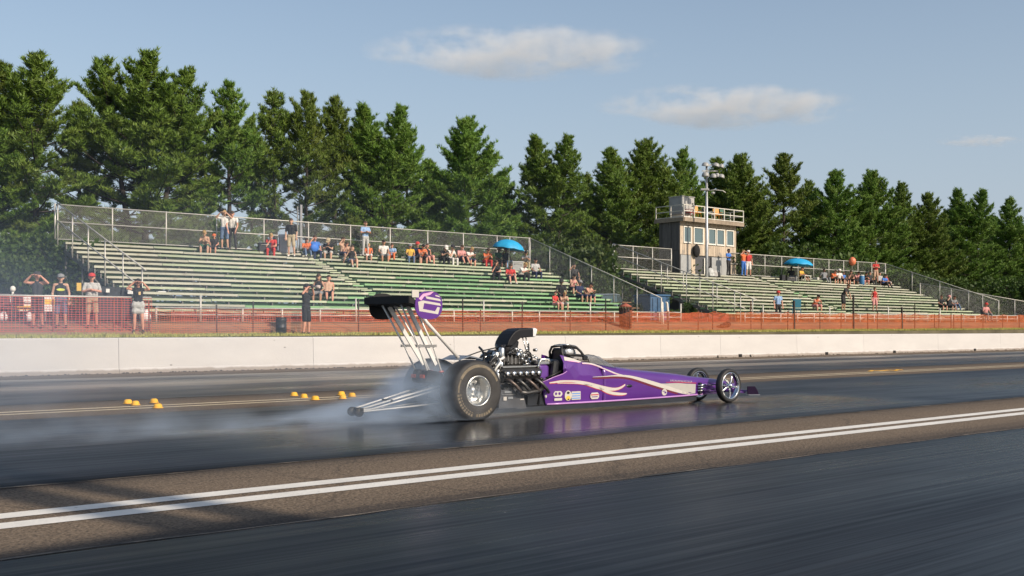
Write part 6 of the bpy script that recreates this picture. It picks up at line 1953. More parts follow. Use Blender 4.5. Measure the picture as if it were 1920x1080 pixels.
# ---- the crowd on the bleachers
GR1, GR2 = "spectators on the nearer bleacher", "spectators on the farther bleacher"
def row_at(px, py):
    best = None
    for i in range(NR):
        Y = rowY(i) + .10
        X = at(px, Y)
        e = abs(618 - 2040 * (rowH(i) - CAM_H) / depth(X, Y) - py)
        if best is None or e < best[0]:
            best = (e, i, X, Y)
    return best[1:]
CROWD = [
    # px, py of seat or feet, kind, pose, skin, shirt, pants, hair, hat, extra, label
    (385, 457, 'sit', 'elbows', 'l', 'tan', 'green', 'blond', None, dict(sleeve=0, f=True), "woman in pale tank top bent over her knees near the start of the top row"),
    (402, 455, 'sit', 'knees', 'r', 'dark', 'dark', 'hbrown', 'orange', dict(_s=.75), "small child in an orange cap between the bent woman and the two standing people"),
    (421, 470, 'stand', 'shade', 'l', 'white', 'jeans', 'blond', None, dict(), "standing spectator in a white shirt with both hands raised to the head"),
    (436, 472, 'stand', 'stoop', 'r', 'white', 'dark', 'hbrown', None, dict(leg='trousers', lean=.3), "spectator in white shirt and dark trousers leaning forward beside the one with raised hands"),
    (509, 458, 'sit', 'chin', 'r', 'red', 'red', 'blond', None, dict(leg='trousers'), "spectator all in red seated beside a black folding seat on the top row"),
    (546, 480, 'stand', 'relax', 'l', 'black', 'khaki', 'hbrown', None, dict(sleeve=.75), "tall man in a black printed shirt and khaki shorts standing on the top rows"),
    (574, 464, 'sit', 'legsup', 'r', 'orange', 'jeans', 'hbrown', None, dict(leg='trousers', _s=.85), "spectator in an orange shirt seated just right of the standing man in black"),
    (590, 461, 'sit', 'shade', 'r', 'blue', 'navy', 'hbrown', None, dict(leg='trousers'), "spectator in bright blue shirt with a hand raised to the face on the top row"),
    (617, 462, 'sit', 'elbows', 'l', 'black', 'lgrey', 'hbrown', 'khaki', dict(), "spectator in a black shirt and pale cap beside the one in bright blue"),
    (643, 462, 'sit', 'shade', 'l', 'tan', 'navy', 'hbrown', None, dict(sleeve=.0, f=True), "woman in a tan top sitting upright before the fence post, right of the pale cap"),
    (650, 478, 'sit', 'chin', 'r', 'tan', 'dark', 'hbrown', None, dict(_s=.8), "bare armed child crouching below the woman in the tan top"),
    (659, 496, 'sit', 'back', 'l', 'black', 'jeans', 'hbrown', None, dict(f=True, leg='mini', sleeve=.0, style='long'), "woman in black with bare legs stretched over the rows below the fence post"),
    (685, 480, 'stand', 'cross', 'm', 'sky', 'lgrey', 'hbrown', None, dict(leg='trousers'), "man in a light blue shirt standing on the top rows behind a child in orange"),
    (691, 467, 'sit', 'knees', 'r', 'orange', 'white', 'blond', None, dict(_s=.75), "child in an orange shirt at the feet of the man in light blue"),
    (719, 465, 'sit', 'knees', 'm', 'white', 'grey', 'hblack', None, dict(sleeve=.3), "dark haired spectator in a white top left of the one in orange trousers"),
    (735, 467, 'sit', 'legsup', 'r', 'sky', 'orange', 'hbrown', None, dict(leg='trousers', _s=.85), "spectator in a pale blue top and orange trousers on the top row"),
    (769, 485, 'sit', 'knees', 'm', 'yellow', 'jeans', 'hbrown', 'grey', dict(leg='trousers', _s=.85), "spectator in a yellow shirt at the left of the tight group before the umbrella"),
    (783, 472, 'sit', 'knees', 'm', 'navy', 'dark', 'hbrown', 'red', dict(), "spectator in navy with a red cap above the one in yellow"),
    (789, 488, 'sit', 'elbows', 'r', 'orange', 'black', 'hblack', None, dict(), "spectator in orange leaning forward at the front of the tight group"),
    (801, 474, 'sit', 'back', 'r', 'black', 'pink', 'hbrown', None, dict(f=True, sleeve=0), "woman in black with pink shorts leaning back at the right of the tight group"),
    (830, 478, 'sit', 'elbows', 'l', 'black', 'black', 'blond', 'white', dict(leg='trousers'), "spectator in black with a white cap bent forward in the middle of the top rows"),
    (842, 478, 'sit', 'chin', 'l', 'white', 'white', 'hblack', 'dark', dict(leg='trousers'), "spectator in a white outfit and dark cap sitting close to the bent one in black"),
    (863, 483, 'sit', 'legsup', 'r', 'pink', 'navy', 'hbrown', None, dict(), "spectator in a pink top left of the one in white and navy"),
    (875, 485, 'sit', 'elbows', 'r', 'white', 'navy', 'blond', None, dict(), "spectator in a white shirt and navy shorts stooping beside the one in pink"),
    (911, 490, 'sit', 'elbows', 'r', 'orange', 'red', 'hbrown', None, dict(leg='trousers'), "spectator in orange and red alone to the left of the blue umbrella"),
    (934, 482, 'sit', 'knees', 'd', 'green', 'dark', 'hblack', 'grey', dict(), "spectator in dark green under the left edge of the blue umbrella"),
    (948, 484, 'sit', 'shade', 'd', 'black', 'sky', 'hblack', None, dict(leg='trousers'), "spectator in black with pale jeans under the middle of the blue umbrella"),
    (985, 500, 'sit', 'elbows', 'm', 'grey', 'khaki', 'hblack', None, dict(leg='trousers'), "spectator in grey with pale trousers beside the grey cool box"),
    (930, 520, 'sit', 'chin', 'r', 'black', 'black', 'hbrown', None, dict(leg='trousers', f=True, style='long'), "long haired spectator in black sitting alone below the blue umbrella"),
    (956, 526, 'sit', 'legsup', 'r', 'red', 'navy', 'hbrown', None, dict(), "spectator in a red shirt left of the one in white below the umbrella"),
    (975, 522, 'sit', 'elbows', 'r', 'white', 'black', 'blond', None, dict(leg='trousers'), "spectator in a white shirt and black trousers below the cool box"),
    (1003, 518, 'sit', 'knees', 'm', 'lgrey', 'navy', 'hblack', None, dict(leg='trousers'), "spectator in a grey shirt and navy trousers right of the one in white"),
    (1076, 527, 'sit', 'shade', 'm', 'dark', 'dark', 'hblack', None, dict(), "dark clothed spectator shading the eyes near the sloping end fence"),
    (1072, 548, 'sit', 'chin', 'l', 'pink', 'dark', 'hblack', None, dict(f=True, sleeve=0), "woman in a pink top at the right end of the lower rows"),
    (1086, 561, 'sit', 'knees', 'm', 'navy', 'navy', 'hblack', 'grey', dict(), "spectator in navy with a grey cap below the woman in pink"),
    (1098, 561, 'sit', 'elbows', 'r', 'tan', 'navy', 'hblack', None, dict(sleeve=.0), "bare shouldered spectator at the right of the one in the grey cap"),
    (1052, 556, 'sit', 'knees', 'd', 'black', 'black', 'hblack', 'dark', dict(leg='trousers'), "spectator in black and a dark cap behind the child in red"),
    (1040, 573, 'sit', 'knees', 'r', 'red', 'pink', 'hbrown', None, dict(_s=.75), "child in a red shirt on the lowest rows near the sloping fence"),
    (1055, 573, 'sit', 'elbows', 'l', 'tan', 'lgrey', 'blond', None, dict(_s=.85), "pale clothed spectator beside the child in red on the lowest rows"),
    (598, 556, 'sit', 'knees', 'm', 'black', 'grey', 'hbrown', None, dict(f=True, sleeve=0, style='long'), "long haired woman in black on a low row behind the photographer"),
    (614, 552, 'sit', 'back', 'r', 'tan', 'dark', 'hbrown', None, dict(sleeve=0), "bare armed spectator leaning back beside the woman in black behind the photographer"),
    (1366, 503, 'stand', 'cross', 'd', 'blue', 'dark', 'hblack', None, dict(leg='trousers'), "spectator in a bright blue shirt standing against the tower wall"),
    (1394, 509, 'stand', 'shade', 'r', 'orange', 'blue', 'blond', None, dict(leg='trousers'), "spectator in an orange top and blue trousers standing just past the tower corner"),
    (1403, 507, 'stand', 'relax', 'r', 'red', 'white', 'hbrown', 'white', dict(), "spectator in red with a white cap close behind the one in blue trousers"),
    (1500, 520, 'sit', 'legsup', 'r', 'yellow', 'black', 'hblack', None, dict(), "spectator in a yellow top under the umbrella of the farther bleacher"),
    (1484, 514, 'sit', 'back', 'd', 'dark', 'grey', 'hblack', None, dict(leg='trousers'), "dark figure reclining at the left under the umbrella of the farther bleacher"),
    (1546, 516, 'sit', 'back', 'd', 'grey', 'grey', 'hblack', None, dict(leg='trousers'), "spectator in grey at the left end of the group under the orange balloon"),
    (1558, 518, 'sit', 'elbows', 'r', 'orange', 'black', 'hbrown', None, dict(), "spectator in orange second from the left in the group under the orange balloon"),
    (1573, 519, 'sit', 'knees', 'l', 'white', 'dark', 'hbrown', 'white', dict(), "spectator in a white shirt and cap next to a blue object under the orange balloon"),
    (1581, 514, 'sit', 'knees', 'r', 'blue', 'dark', 'hbrown', None, dict(_s=.8), "child in blue half hidden behind the white shirted spectator"),
    (1593, 521, 'sit', 'chin', 'r', 'brown', 'black', 'hbrown', None, dict(), "spectator in brown shading the face left of the one in pink"),
    (1604, 521, 'sit', 'elbows', 'r', 'pink', 'grey', 'hblack', None, dict(), "spectator in a pink top just left of the tall blue cylinder"),
    (1621, 521, 'sit', 'elbows', 'r', 'black', 'pink', 'hblack', None, dict(f=True), "woman in black with pink shorts just right of the tall blue cylinder"),
    (1632, 522, 'sit', 'back', 'r', 'dark', 'dark', 'hbrown', None, dict(leg='trousers'), "dark dressed spectator reclining below the standing one in red"),
    (1642, 515, 'stand', 'cross', 'r', 'red', 'tan', 'hbrown', None, dict(), "spectator in a red top standing before the fence corner of the farther bleacher"),
    (1649, 531, 'sit', 'back', 'r', 'lgrey', 'black', 'hblack', None, dict(), "spectator in pale grey lying back over the rows at the end of the group"),
    (1657, 536, 'sit', 'legsup', 'l', 'blue', 'dark', 'hblack', None, dict(leg='trousers'), "spectator in blue slumped lowest at the end of the group"),
    (1661, 519, 'sit', 'knees', 'r', 'red', 'white', 'hbrown', None, dict(_s=.8), "child in red seated past the fence corner"),
    (1527, 578, 'sit', 'elbows', 'r', 'orange', 'pink', 'hblack', None, dict(sleeve=0), "spectator in orange on the lowest row behind the orange net"),
    (1581, 582, 'stand', 'stoop', 'm', 'dark', 'dark', 'hbrown', None, dict(leg='shorts'), "dark clothed spectator stooping on the lowest row of the farther bleacher"),
    (1640, 583, 'stand', 'relax', 'm', 'red', 'pink', 'hbrown', None, dict(sleeve=0, f=True, _s=.9), "woman in a red tank top standing at the foot of the farther bleacher"),
    (1764, 577, 'sit', 'knees', 'r', 'black', 'black', 'hbrown', None, dict(), "spectator in black with orange face paint colours at the low far end of the bleacher"),
    (1779, 575, 'sit', 'shade', 'l', 'black', 'dark', 'hbrown', 'pink', dict(), "spectator in black and a pink cap beside the one at the low far end"),
    (1787, 577, 'sit', 'legsup', 'r', 'grey', 'jeans', 'hbrown', None, dict(leg='trousers'), "spectator in grey with jeans last at the low far end of the bleacher"),
]
CROWD[-3] = (*CROWD[-3][:10], "spectator in black with bare forearms at the low far end of the bleacher")
rp = random.Random(8)
for (px, py, kind, pose, sk, sh_, pa, ha, hat, ex, lab) in CROWD:
    ex = dict(ex); s_ = ex.pop('_s', 1.0)
    i, X, Y = row_at(px, py)
    g_ = GR1 if px < 1150 else GR2
    Y2 = Y + (.02 if kind == 'sit' else .03)
    person(kind, pose, at(px, Y2), Y2, rowH(i) + .005, rp.uniform(-.75, .15), lab, sk, sh_, pa, rp.choice(('dark', 'white', 'brown')), ha, g_, hat, .021, s_, **ex)
# people on the ground in front of the farther bleacher
for (px, Y, kind, pose, args, lab) in ((1459, 36.6, 'stand', 'relax', ('r', 'sky', 'dark', 'dark', 'hbrown', None, 'red'), "man in a blue shirt and red cap standing at the rail of the farther bleacher"),
                                       (1848, 36.0, 'sit', 'knees', ('r', 'pink', 'grey', 'dark', 'hbrown', None, 'red'), "spectator in a red cap on a folding chair past the farther bleacher")):
    X = at(px, Y)
    z = gz(X, Y) + (.0 if kind == 'stand' else .46)
    person(kind, pose, X, Y, z, -.5, lab, *args[:5], None, args[6], .021, 1.0, leg='trousers')
# ================================================================ umbrellas, boxes, drums, boards
m_umb = mat("blue_umbrella_cloth", (.015, .33, .60), .6, var=.12, scale=5)
def umbrella(px, py_top, py_edge, Y, half, label, tilt):
    X = at(px, Y)
    zt = hgt(py_top, X, Y); ze = hgt(py_edge, X, Y)
    t_ = thing("umbrella", label, "umbrella", (X, Y, 0), CA - R(90), "blue umbrellas on the bleachers")
    h_ = zt - ze
    RX = Matrix.Translation((0, 0, zt - h_)) @ Matrix.Rotation(tilt, 4, 'Y')
    n_ = 8
    mb_ = MB()
    rings = []
    for k in range(6):
        q = k / 5
        r_ = half * math.sin(q * 1.35) / math.sin(1.35)
        z = h_ * (math.cos(q * 1.35) - math.cos(1.35)) / (1 - math.cos(1.35))
        ring = []
        for j in range(n_ * 4):
            a = 2 * math.pi * j / (n_ * 4)
            sc = 1 - .05 * q * (1 - abs(math.cos(a * n_ / 2)))
            ring.append(RX @ V(max(.01, r_) * sc * math.cos(a), max(.01, r_) * sc * math.sin(a), z - (.04 * half * q * (1 - abs(math.cos(a * n_ / 2))) * -1 if k == 5 else 0)))
        rings.append(ring)
    inner = [[p - V(0, 0, .012) for p in g] for g in reversed(rings)]
    mb_.loft(rings + inner, 0, True, False); mb_.build("canopy", m_umb, t_)
    for j in range(n_):
        a = 2 * math.pi * j / n_
        mb_ = MB(); mb_.tube([RX @ V(half * math.sin(q * 1.35) / math.sin(1.35) * math.cos(a) * .99, half * math.sin(q * 1.35) / math.sin(1.35) * math.sin(a) * .99, h_ * (math.cos(q * 1.35) - math.cos(1.35)) / (1 - math.cos(1.35)) - .025) for q in (.05, .35, .65, 1)], .007, 5); mb_.build("rib", m_galv, t_)
    mb_ = MB(); mb_.tube([RX @ V(0, 0, h_ + .12), RX @ V(0, 0, h_), V(0, 0, zt - 2.0)], .016, 6); mb_.build("pole", m_trim, t_)
    return t_
umbrella(953, 449, 467, rowY(12), .86, "bright blue umbrella shading the top row near the end of the nearer bleacher", R(8))
umbrella(1497, 484.5, 497, rowY(12), 1.02, "bright blue umbrella standing on the farther bleacher", R(5))

def at_row(px, i): Y = rowY(i) + .14; return at(px, Y), Y, rowH(i) + .004
def cooler(px, i, s_, col, label, nm="cool_box", cat="cool box"):
    X, Y, Z = at_row(px, i)
    t_ = thing(nm, label, cat, (X, Y, Z), R(-20))
    mb_ = MB(); mb_.rbox((0, 0, s_[2] * .42), (s_[0], s_[1], s_[2] * .84), .04); mb_.build("body", mat("box_%s" % nm + label[:6], col, .6, var=.12), t_)
    mb_ = MB(); mb_.rbox((0, 0, s_[2] * .91), (s_[0] * 1.04, s_[1] * 1.05, s_[2] * .16), .03); mb_.build("lid", mat("lid_%s" % nm + label[:6], tuple(min(1, c * 1.25) for c in col), .55, var=.1), t_)
    mb_ = MB(); mb_.tube([(-s_[0] * .3, -s_[1] * .54, s_[2] * .6), (-s_[0] * .3, -s_[1] * .60, s_[2] * .75), (s_[0] * .3, -s_[1] * .60, s_[2] * .75), (s_[0] * .3, -s_[1] * .54, s_[2] * .6)], .012, 5); mb_.build("handle", m_galv, t_)
    return t_
cooler(969, 11, (.62, .36, .52), (.30, .30, .29), "grey cool box beside the spectators under the blue umbrella")
cooler(496, 13, (.55, .4, .42), (.025, .026, .03), "black box seat on the top row beside the spectator in red", "box_seat", "box")
cooler(536, 13, (.62, .35, .85), (.32, .34, .36), "pale grey cabinet standing against the fence behind the tall man in black", "cabinet", "cabinet")
cooler(1481, 12, (.7, .4, .3), (.03, .03, .035), "long black bag box at the left under the farther umbrella", "bag_box", "box")
X, Y, Z = at_row(1616, 12)
t_ = thing("blue_cylinder", "tall blue cylinder cooler standing on the row between two seated spectators", "cooler", (X, Y, Z))
mb = MB(); mb.lathe([(.001, 0), (.17, 0), (.19, .05), (.19, .62), (.17, .66), (.001, .66)], Matrix.Identity(4), 18); mb.build("body", mat("cooler_blue", (.04, .16, .33), .5, var=.1), t_)
mb = MB(); mb.lathe([(.001, .72), (.14, .72), (.185, .66), (.001, .655)], Matrix.Identity(4), 18); mb.build("lid", m_trim, t_)
X, Y, Z = at_row(1507, 12)
t_ = thing("side_table", "small white table beside the spectator under the farther umbrella", "table", (X + .3, Y, Z), 0)
mb = MB(); mb.rbox((0, 0, .43), (.8, .34, .04), .015); mb.build("table_top", m_trim, t_)
for sx in (-.33, .33):
    for sy in (-.12, .12):
        mb = MB(); mb.tube([(sx, sy, .42), (sx * 1.05, sy * 1.1, 0)], .02, 6); mb.build("leg", m_trim, t_)
# orange balloon tied to the fence
X = at(1598, YB - .15); Z = hgt(490, X, YB - .15)
t_ = thing("balloon", "round orange balloon floating at the fence rail of the farther bleacher", "balloon", (X, YB - .15, Z))
mb = MB(); mb.ell((0, 0, 0), (.27, .27, .32), 20, 12); mb.ell((0, 0, -.33), (.03, .03, .025), 8, 4); mb.build("body", mat("balloon_orange", (.72, .20, .09), .4, var=.06), t_)
mb = MB(); mb.tube([(0, 0, -.34), (.02, 0, -.6), (-.01, .02, -.9)], .004, 5); mb.build("string", m_trim, t_)
# blue ball-shaped bag in front of the blue shirted spectator
X, Y, Z = at_row(596, 13)
mb = MB(); mb.ell((0, 0, .0), (.22, .10, .20), 16, 9); o = mb.build("folded_fan", mat("blue_fan", (.03, .15, .55), .6, var=.1)); o.location = (at(590, Y - .55), Y - .55, Z + .28); tag(o, "round bright blue cloth held on the lap of the spectator in blue", "cloth")

# black drum by the photographer
X = at(527, 34.0); g = gz(X, 34.0)
t_ = thing("drum", "black litter drum standing on the grass beside the photographer", "drum", (X, 34.0, g))
mb = MB(); mb.lathe([(.001, 0), (.17, 0), (.185, .02), (.185, .25), (.195, .26), (.185, .27), (.185, .50), (.195, .51), (.185, .52), (.19, .60), (.17, .60), (.165, .1), (.001, .1)], Matrix.Identity(4), 22); mb.build("body", mat("drum_black", (.02, .022, .027), .5, var=.25), t_)
mb = MB(); mb.lathe([(.186, .585), (.20, .60), (.186, .615)], Matrix.Identity(4), 22); mb.build("rim", P_mblk, t_)
# wire litter basket in front of the nearer bleacher
X = at(1173, 34.9); g = gz(X, 34.9)
t_ = thing("litter_basket", "rusty slatted litter basket standing at the path by the end of the nearer bleacher", "litter basket", (X, 34.9, g))
m_rust = mat("rusty_metal", (.10, .045, .03), .85, .2, var=.35)
for k in range(14):
    a = 2 * math.pi * k / 14
    mb = MB(); mb.beam((.27 * math.cos(a), .27 * math.sin(a), 0), (.31 * math.cos(a), .31 * math.sin(a), .98), .045, .012, up=(math.cos(a), math.sin(a), 0)); mb.build("slat", m_rust, t_)
for z in (.04, .5, .94):
    mb = MB(); mb.tube([((.275 + .04 * z) * math.cos(a), (.275 + .04 * z) * math.sin(a), z) for a in np.linspace(0, 6.283, 21)[:-1]], .014, 6, closed=True); mb.build("hoop", m_rust, t_)
mb = MB(); mb.lathe([(.001, .05), (.22, .05), (.25, .80), (.001, .84)], Matrix.Identity(4), 16); mb.build("liner", mat("bin_liner", (.06, .035, .03), .7, var=.4), t_)
mb = MB(); mb.lathe([(.001, 1.16), (.06, 1.14), (.28, 1.02), (.29, .98), (.001, 1.0)], Matrix.Identity(4), 18); mb.build("lid", mat("bin_lid", (.33, .09, .05), .7, var=.3), t_)
# white standpipe bollards at the end of the nearer bleacher
for k, (px, lab) in enumerate(((1243, "first of two white pipe bollards by the blue waste bin"), (1252, "second of two white pipe bollards, farther from the blue waste bin"))):
    X = at(px, 35.6); g = gz(X, 35.6)
    mb = MB(); mb.tube([(0, 0, 0), (-.03 + .05 * k, 0, .55), (-.05, 0, 1.02), (-.12, 0, 1.06)], .05, 8); o = mb.build("bollard", m_trim); o.location = (X, 35.6, g); tag(o, lab, "bollard", "white bollards by the blue bin")
# dark mound on the path
X = at(1358, 34.9); g = gz(X, 34.9)
mb = MB()
for k in range(7):
    mb.ell((-.35 + .12 * k, rp.uniform(-.06, .06), .05 + .025 * k), (.16, .12, .06 + .018 * k), 8, 5)
o = mb.build("rag_heap", mat("dark_rag", (.03, .026, .024), .9, var=.4)); o.location = (X, 34.9, g); tag(o, "dark crumpled rag heap on the dirt path before the farther bleacher", "rag heap")

# boards, chairs and a bollard lamp behind the coarse net at the near end
def board(px0, px1, py0, py1, Y, label, bands):
    Xa, Xb = at(px0, Y), at(px1, Y)
    z1, z0 = hgt(py0, (Xa + Xb) / 2, Y), hgt(py1, (Xa + Xb) / 2, Y)
    t_ = thing("sign_board", label, "sign", ((Xa + Xb) / 2, Y, 0), 0, "notice boards behind the coarse net")
    w = Xb - Xa
    mb_ = MB(); mb_.box((0, 0, (z0 + z1) / 2), (w, .03, z1 - z0)); mb_.build("panel", mat("board_white", (.68, .66, .62), .6, var=.06), t_)
    for k, (a, b, col) in enumerate(bands):
        mb_ = MB(); mb_.box((0, -.018, z0 + (z1 - z0) * (a + b) / 2), (w * .96, .006, (z1 - z0) * (b - a))); mb_.build("print_band", mat("band_%d" % int(col[0] * 100 + col[2] * 9), col, .6, var=.08), t_)
    n_ = MB(); r = random.Random(int(px0))
    for z in np.arange(z0 + .06, z1 - .05, .085):
        q = (z - z0) / (z1 - z0)
        if any(a - .03 < q < b + .03 for a, b, _ in bands):
            continue
        x = -w * .42
        while x < w * .40:
            l_ = r.uniform(.03, .10)
            n_.box((x + l_ / 2, -.0165, z), (l_, .004, .028)); x += l_ + .025
    n_.build("small_print", mat("faded_print", (.42, .38, .36), .7), t_, kind="stuff")
    for sx in (-.4, .4):
        mb_ = MB(); mb_.beam((sx * w, .03, gz((Xa + Xb) / 2, Y)), (sx * w, .03, z1 - .1), .04, .04); mb_.build("leg", m_steel, t_)
board(-8, 20, 553, 577, 37.0, "white notice board at the very edge, cut off beside the bollard lamp", [(.74, .80, (.12, .06, .07))])
board(26, 60, 553, 583, 37.0, "white notice board with a yellow corner between the bollard lamp and the shaded man", [(.06, .34, (.66, .42, .04))])
board(83, 103, 553, 584, 37.0, "white notice board with a broad yellow band behind the man in the black tank top", [(.42, .72, (.70, .46, .04))])
X = at(24, 36.6); g = gz(X, 36.6)
t_ = thing("bollard_lamp", "short white post with a round lamp top behind the coarse net", "lamp post", (X, 36.6, g))
mb = MB(); mb.tube([(0, 0, 0), (0, 0, .95)], .035, 8); mb.build("post", m_trim, t_)
mb = MB(); mb.ell((0, 0, 1.03), (.09, .09, .10), 12, 8); mb.build("lamp_head", m_trim, t_)
for k, (px, lab) in enumerate(((14, "dark folding chair under the notice boards nearest the picture edge"), (46, "dark folding chair under the yellow cornered notice board"))):
    X = at(px, 36.3)
    chair(X, 36.3, gz(X, 36.3), R(15 + 20 * k), ("maroon", (.07, .025, .03)), lab, "folding chairs behind the coarse net", .95)
X = at(1848, 36.0); chair(X, 36.0, gz(X, 36.0), R(-20), ("slate", (.10, .12, .11)), "folding chair under the spectator in a red cap past the farther bleacher", "folding chairs in front of the farther bleacher")
X = at(1490, 36.0); chair(X, 36.0, gz(X, 36.0) + .25, R(150), ("teal", (.02, .14, .20)), "teal folding chair with its back to the orange net", "folding chairs in front of the farther bleacher", 1.1)
for k, (px, lab) in enumerate(((5, "small white bag on the ground at the picture edge"), (53, "small white bag under the yellow cornered notice board"), (272, "white plastic bag at the foot of the nearer bleacher's first rail post"), (213, "white cup lying on the dirt path between two rusty net posts"))):
    Y = 36.2 if k < 3 else 34.95
    X = at(px, Y); g = gz(X, Y); s_ = (.32, .30, .42, .08)[k]
    mb = MB(); mb.ell((0, 0, s_ * .42), (s_ * .5, s_ * .4, s_ * .45), 10, 6); mb.ell((s_ * .1, 0, s_ * .8), (s_ * .25, s_ * .2, s_ * .2), 8, 5); mb.build
    o = mb.build("bag", mat("white_plastic", (.70, .66, .63), .5, var=.12, bump=.5, bscale=8)); o.location = (X, Y, g); tag(o, lab, "bag", "white bags on the ground")
# yellow notice hanging in the dark under the open end, and a white one
for k, (px, py, w, h_, col, lab) in enumerate(((148, 538, .16, .28, (.58, .36, .05), "yellow notice hanging in the dark beside the man in the red cap"), (202, 545, .13, .13, (.66, .64, .60), "white paper notice on the dark panel beside the man in the red cap"), (246, 546, .28, .20, (.58, .57, .55), "pale box lid behind the long haired woman by the net"))):
    X = at(px, 37.6)
    t_ = MB(); t_.rbox((0, 0, 0), (w, .02, h_), .008)
    o = t_.build("notice", mat("notice_%d" % k, col, .6, var=.2, scale=20)); o.location = (X, 37.6, hgt(py, X, 37.6)); tag(o, lab, "notice")
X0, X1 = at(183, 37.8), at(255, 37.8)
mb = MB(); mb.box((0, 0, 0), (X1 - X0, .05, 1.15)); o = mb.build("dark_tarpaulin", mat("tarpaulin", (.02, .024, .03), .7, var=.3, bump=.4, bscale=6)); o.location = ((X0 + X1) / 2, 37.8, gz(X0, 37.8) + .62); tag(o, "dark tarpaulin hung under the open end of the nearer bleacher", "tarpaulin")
# scraps on the bleacher rows
for k, (px, i, lab) in enumerate(((302, 3, "white paper lying on a low row near the first rail post"), (1056, 8, "loose pale board lying on a row under the sloping fence"), (990, 9, "small dark bag on the row beside the spectator in grey and navy"), (1467, 12, "dark backpack left of the farther umbrella"), (1530, 13, "pale bag beside the white table near the farther umbrella"), (1628, 10, "towel spread at the end of the farther group"))):
    X, Y, Z = at_row(px, i)
    mb = MB(); sz = ((.30, .2, .04), (.9, .2, .05), (.35, .25, .25), (.35, .28, .4), (.4, .25, .2), (.6, .3, .06))[k]
    mb.rbox((0, 0, sz[2] / 2), sz, .03)
    o = mb.build("scrap" if k in (0, 1) else "bag", mat("scrap_%d" % k, ((.66, .64, .6), (.5, .46, .38), (.03, .03, .03), (.025, .025, .03), (.5, .47, .42), (.3, .33, .4))[k], .8, var=.2)); o.location = (X, Y, Z); o.rotation_euler = (0, 0, k * .4); tag(o, lab, "paper" if k == 0 else "board" if k == 1 else "bag")
# ================================================================ smoke and clouds
def volume_mat(name, col, build, aniso=0.0):
    m = bpy.data.materials.new(name); m.use_nodes = True
    n, l = m.node_tree.nodes, m.node_tree.links
    n.remove(n["Principled BSDF"])
    pv = n.new("ShaderNodeVolumePrincipled")
    pv.inputs["Color"].default_value = (*col, 1); pv.inputs["Anisotropy"].default_value = aniso
    l.new(build(n, l), pv.inputs["Density"])
    l.new(pv.outputs[0], n["Material Output"].inputs["Volume"])
    return m
def sep(n, l, v):
    x = n.new("ShaderNodeSeparateXYZ"); l.new(v, x.inputs[0]); return x.outputs

def smoke_density(n, l):
    g = n.new("ShaderNodeNewGeometry"); o = g.outputs["Position"]
    x, y, z = sep(n, l, o)
    f1 = noisen(n, l, o, 1.5, 5, .6, (.7, 1, 1.2)); f2 = noisen(n, l, o, .55, 3, .5, (.45, 1, 1.3))
    # thick just behind the rear wheels, thinning to a low trail towards -X
    along = ramp(n, l, mathn(n, l, 'DIVIDE', x, 11.0), [(-.2, 0), (0.02, .03), (.30, .055), (.55, .10), (.72, .24), (.82, .85), (.865, 1.0), (.895, .55), (.93, .16), (.985, .05), (1.0, 0)])
    top = mathn(n, l, 'ADD', .16, ramp(n, l, mathn(n, l, 'DIVIDE', x, 11.0), [(0, .30), (.6, .22), (.75, .30), (.84, .74), (.90, .46), (1, .05)]))
    top = mathn(n, l, 'ADD', top, mathn(n, l, 'MULTIPLY', mathn(n, l, 'SUBTRACT', f2, .5), 1.9))
    zz = mathn(n, l, 'SUBTRACT', 1.0, mathn(n, l, 'DIVIDE', z, mathn(n, l, 'MAXIMUM', top, .04)), True)
    yy = mathn(n, l, 'SUBTRACT', 1.0, mathn(n, l, 'DIVIDE', mathn(n, l, 'ABSOLUTE', mathn(n, l, 'SUBTRACT', y, 12.92)), 1.12), True)
    yy = mathn(n, l, 'POWER', yy, .6)
    t = ramp(n, l, f1, [(.40, .02), (.53, .42), (.66, 1.0)])
    d = mathn(n, l, 'MULTIPLY', mathn(n, l, 'MULTIPLY', along, t), mathn(n, l, 'MULTIPLY', zz, yy))
    return mathn(n, l, 'MULTIPLY', d, 17.0)
mb = MB(); mb.rbox((5.0, 12.8, .76), (12.6, 3.0, 1.48), .05)
mb.build("smoke", volume_mat("tyre_smoke", (.60, .70, .83), smoke_density), None, kind="stuff")

def drift_density(n, l):
    g = n.new("ShaderNodeNewGeometry"); o = g.outputs["Position"]
    x, y, z = sep(n, l, o)
    f = noisen(n, l, o, .22, 4, .55, (1, .6, 1.4))
    along = ramp(n, l, mathn(n, l, 'DIVIDE', mathn(n, l, 'ADD', x, 10), 34.0), [(0, .3), (.25, 1.0), (.55, 1.0), (.75, .55), (.9, .12), (1, 0)])
    zz = mathn(n, l, 'POWER', mathn(n, l, 'SUBTRACT', 1.0, mathn(n, l, 'DIVIDE', z, 6.2), True), 1.6)
    d = mathn(n, l, 'MULTIPLY', mathn(n, l, 'MULTIPLY', along, ramp(n, l, f, [(.40, .08), (.62, 1.0)])), zz)
    return mathn(n, l, 'MULTIPLY', d, .040)
mb = MB(); mb.rbox((7, 24.0, 3.2), (34, 14.0, 6.3), .1)
mb.build("smoke", volume_mat("drifting_smoke", (.60, .75, .95), drift_density), None, kind="stuff")

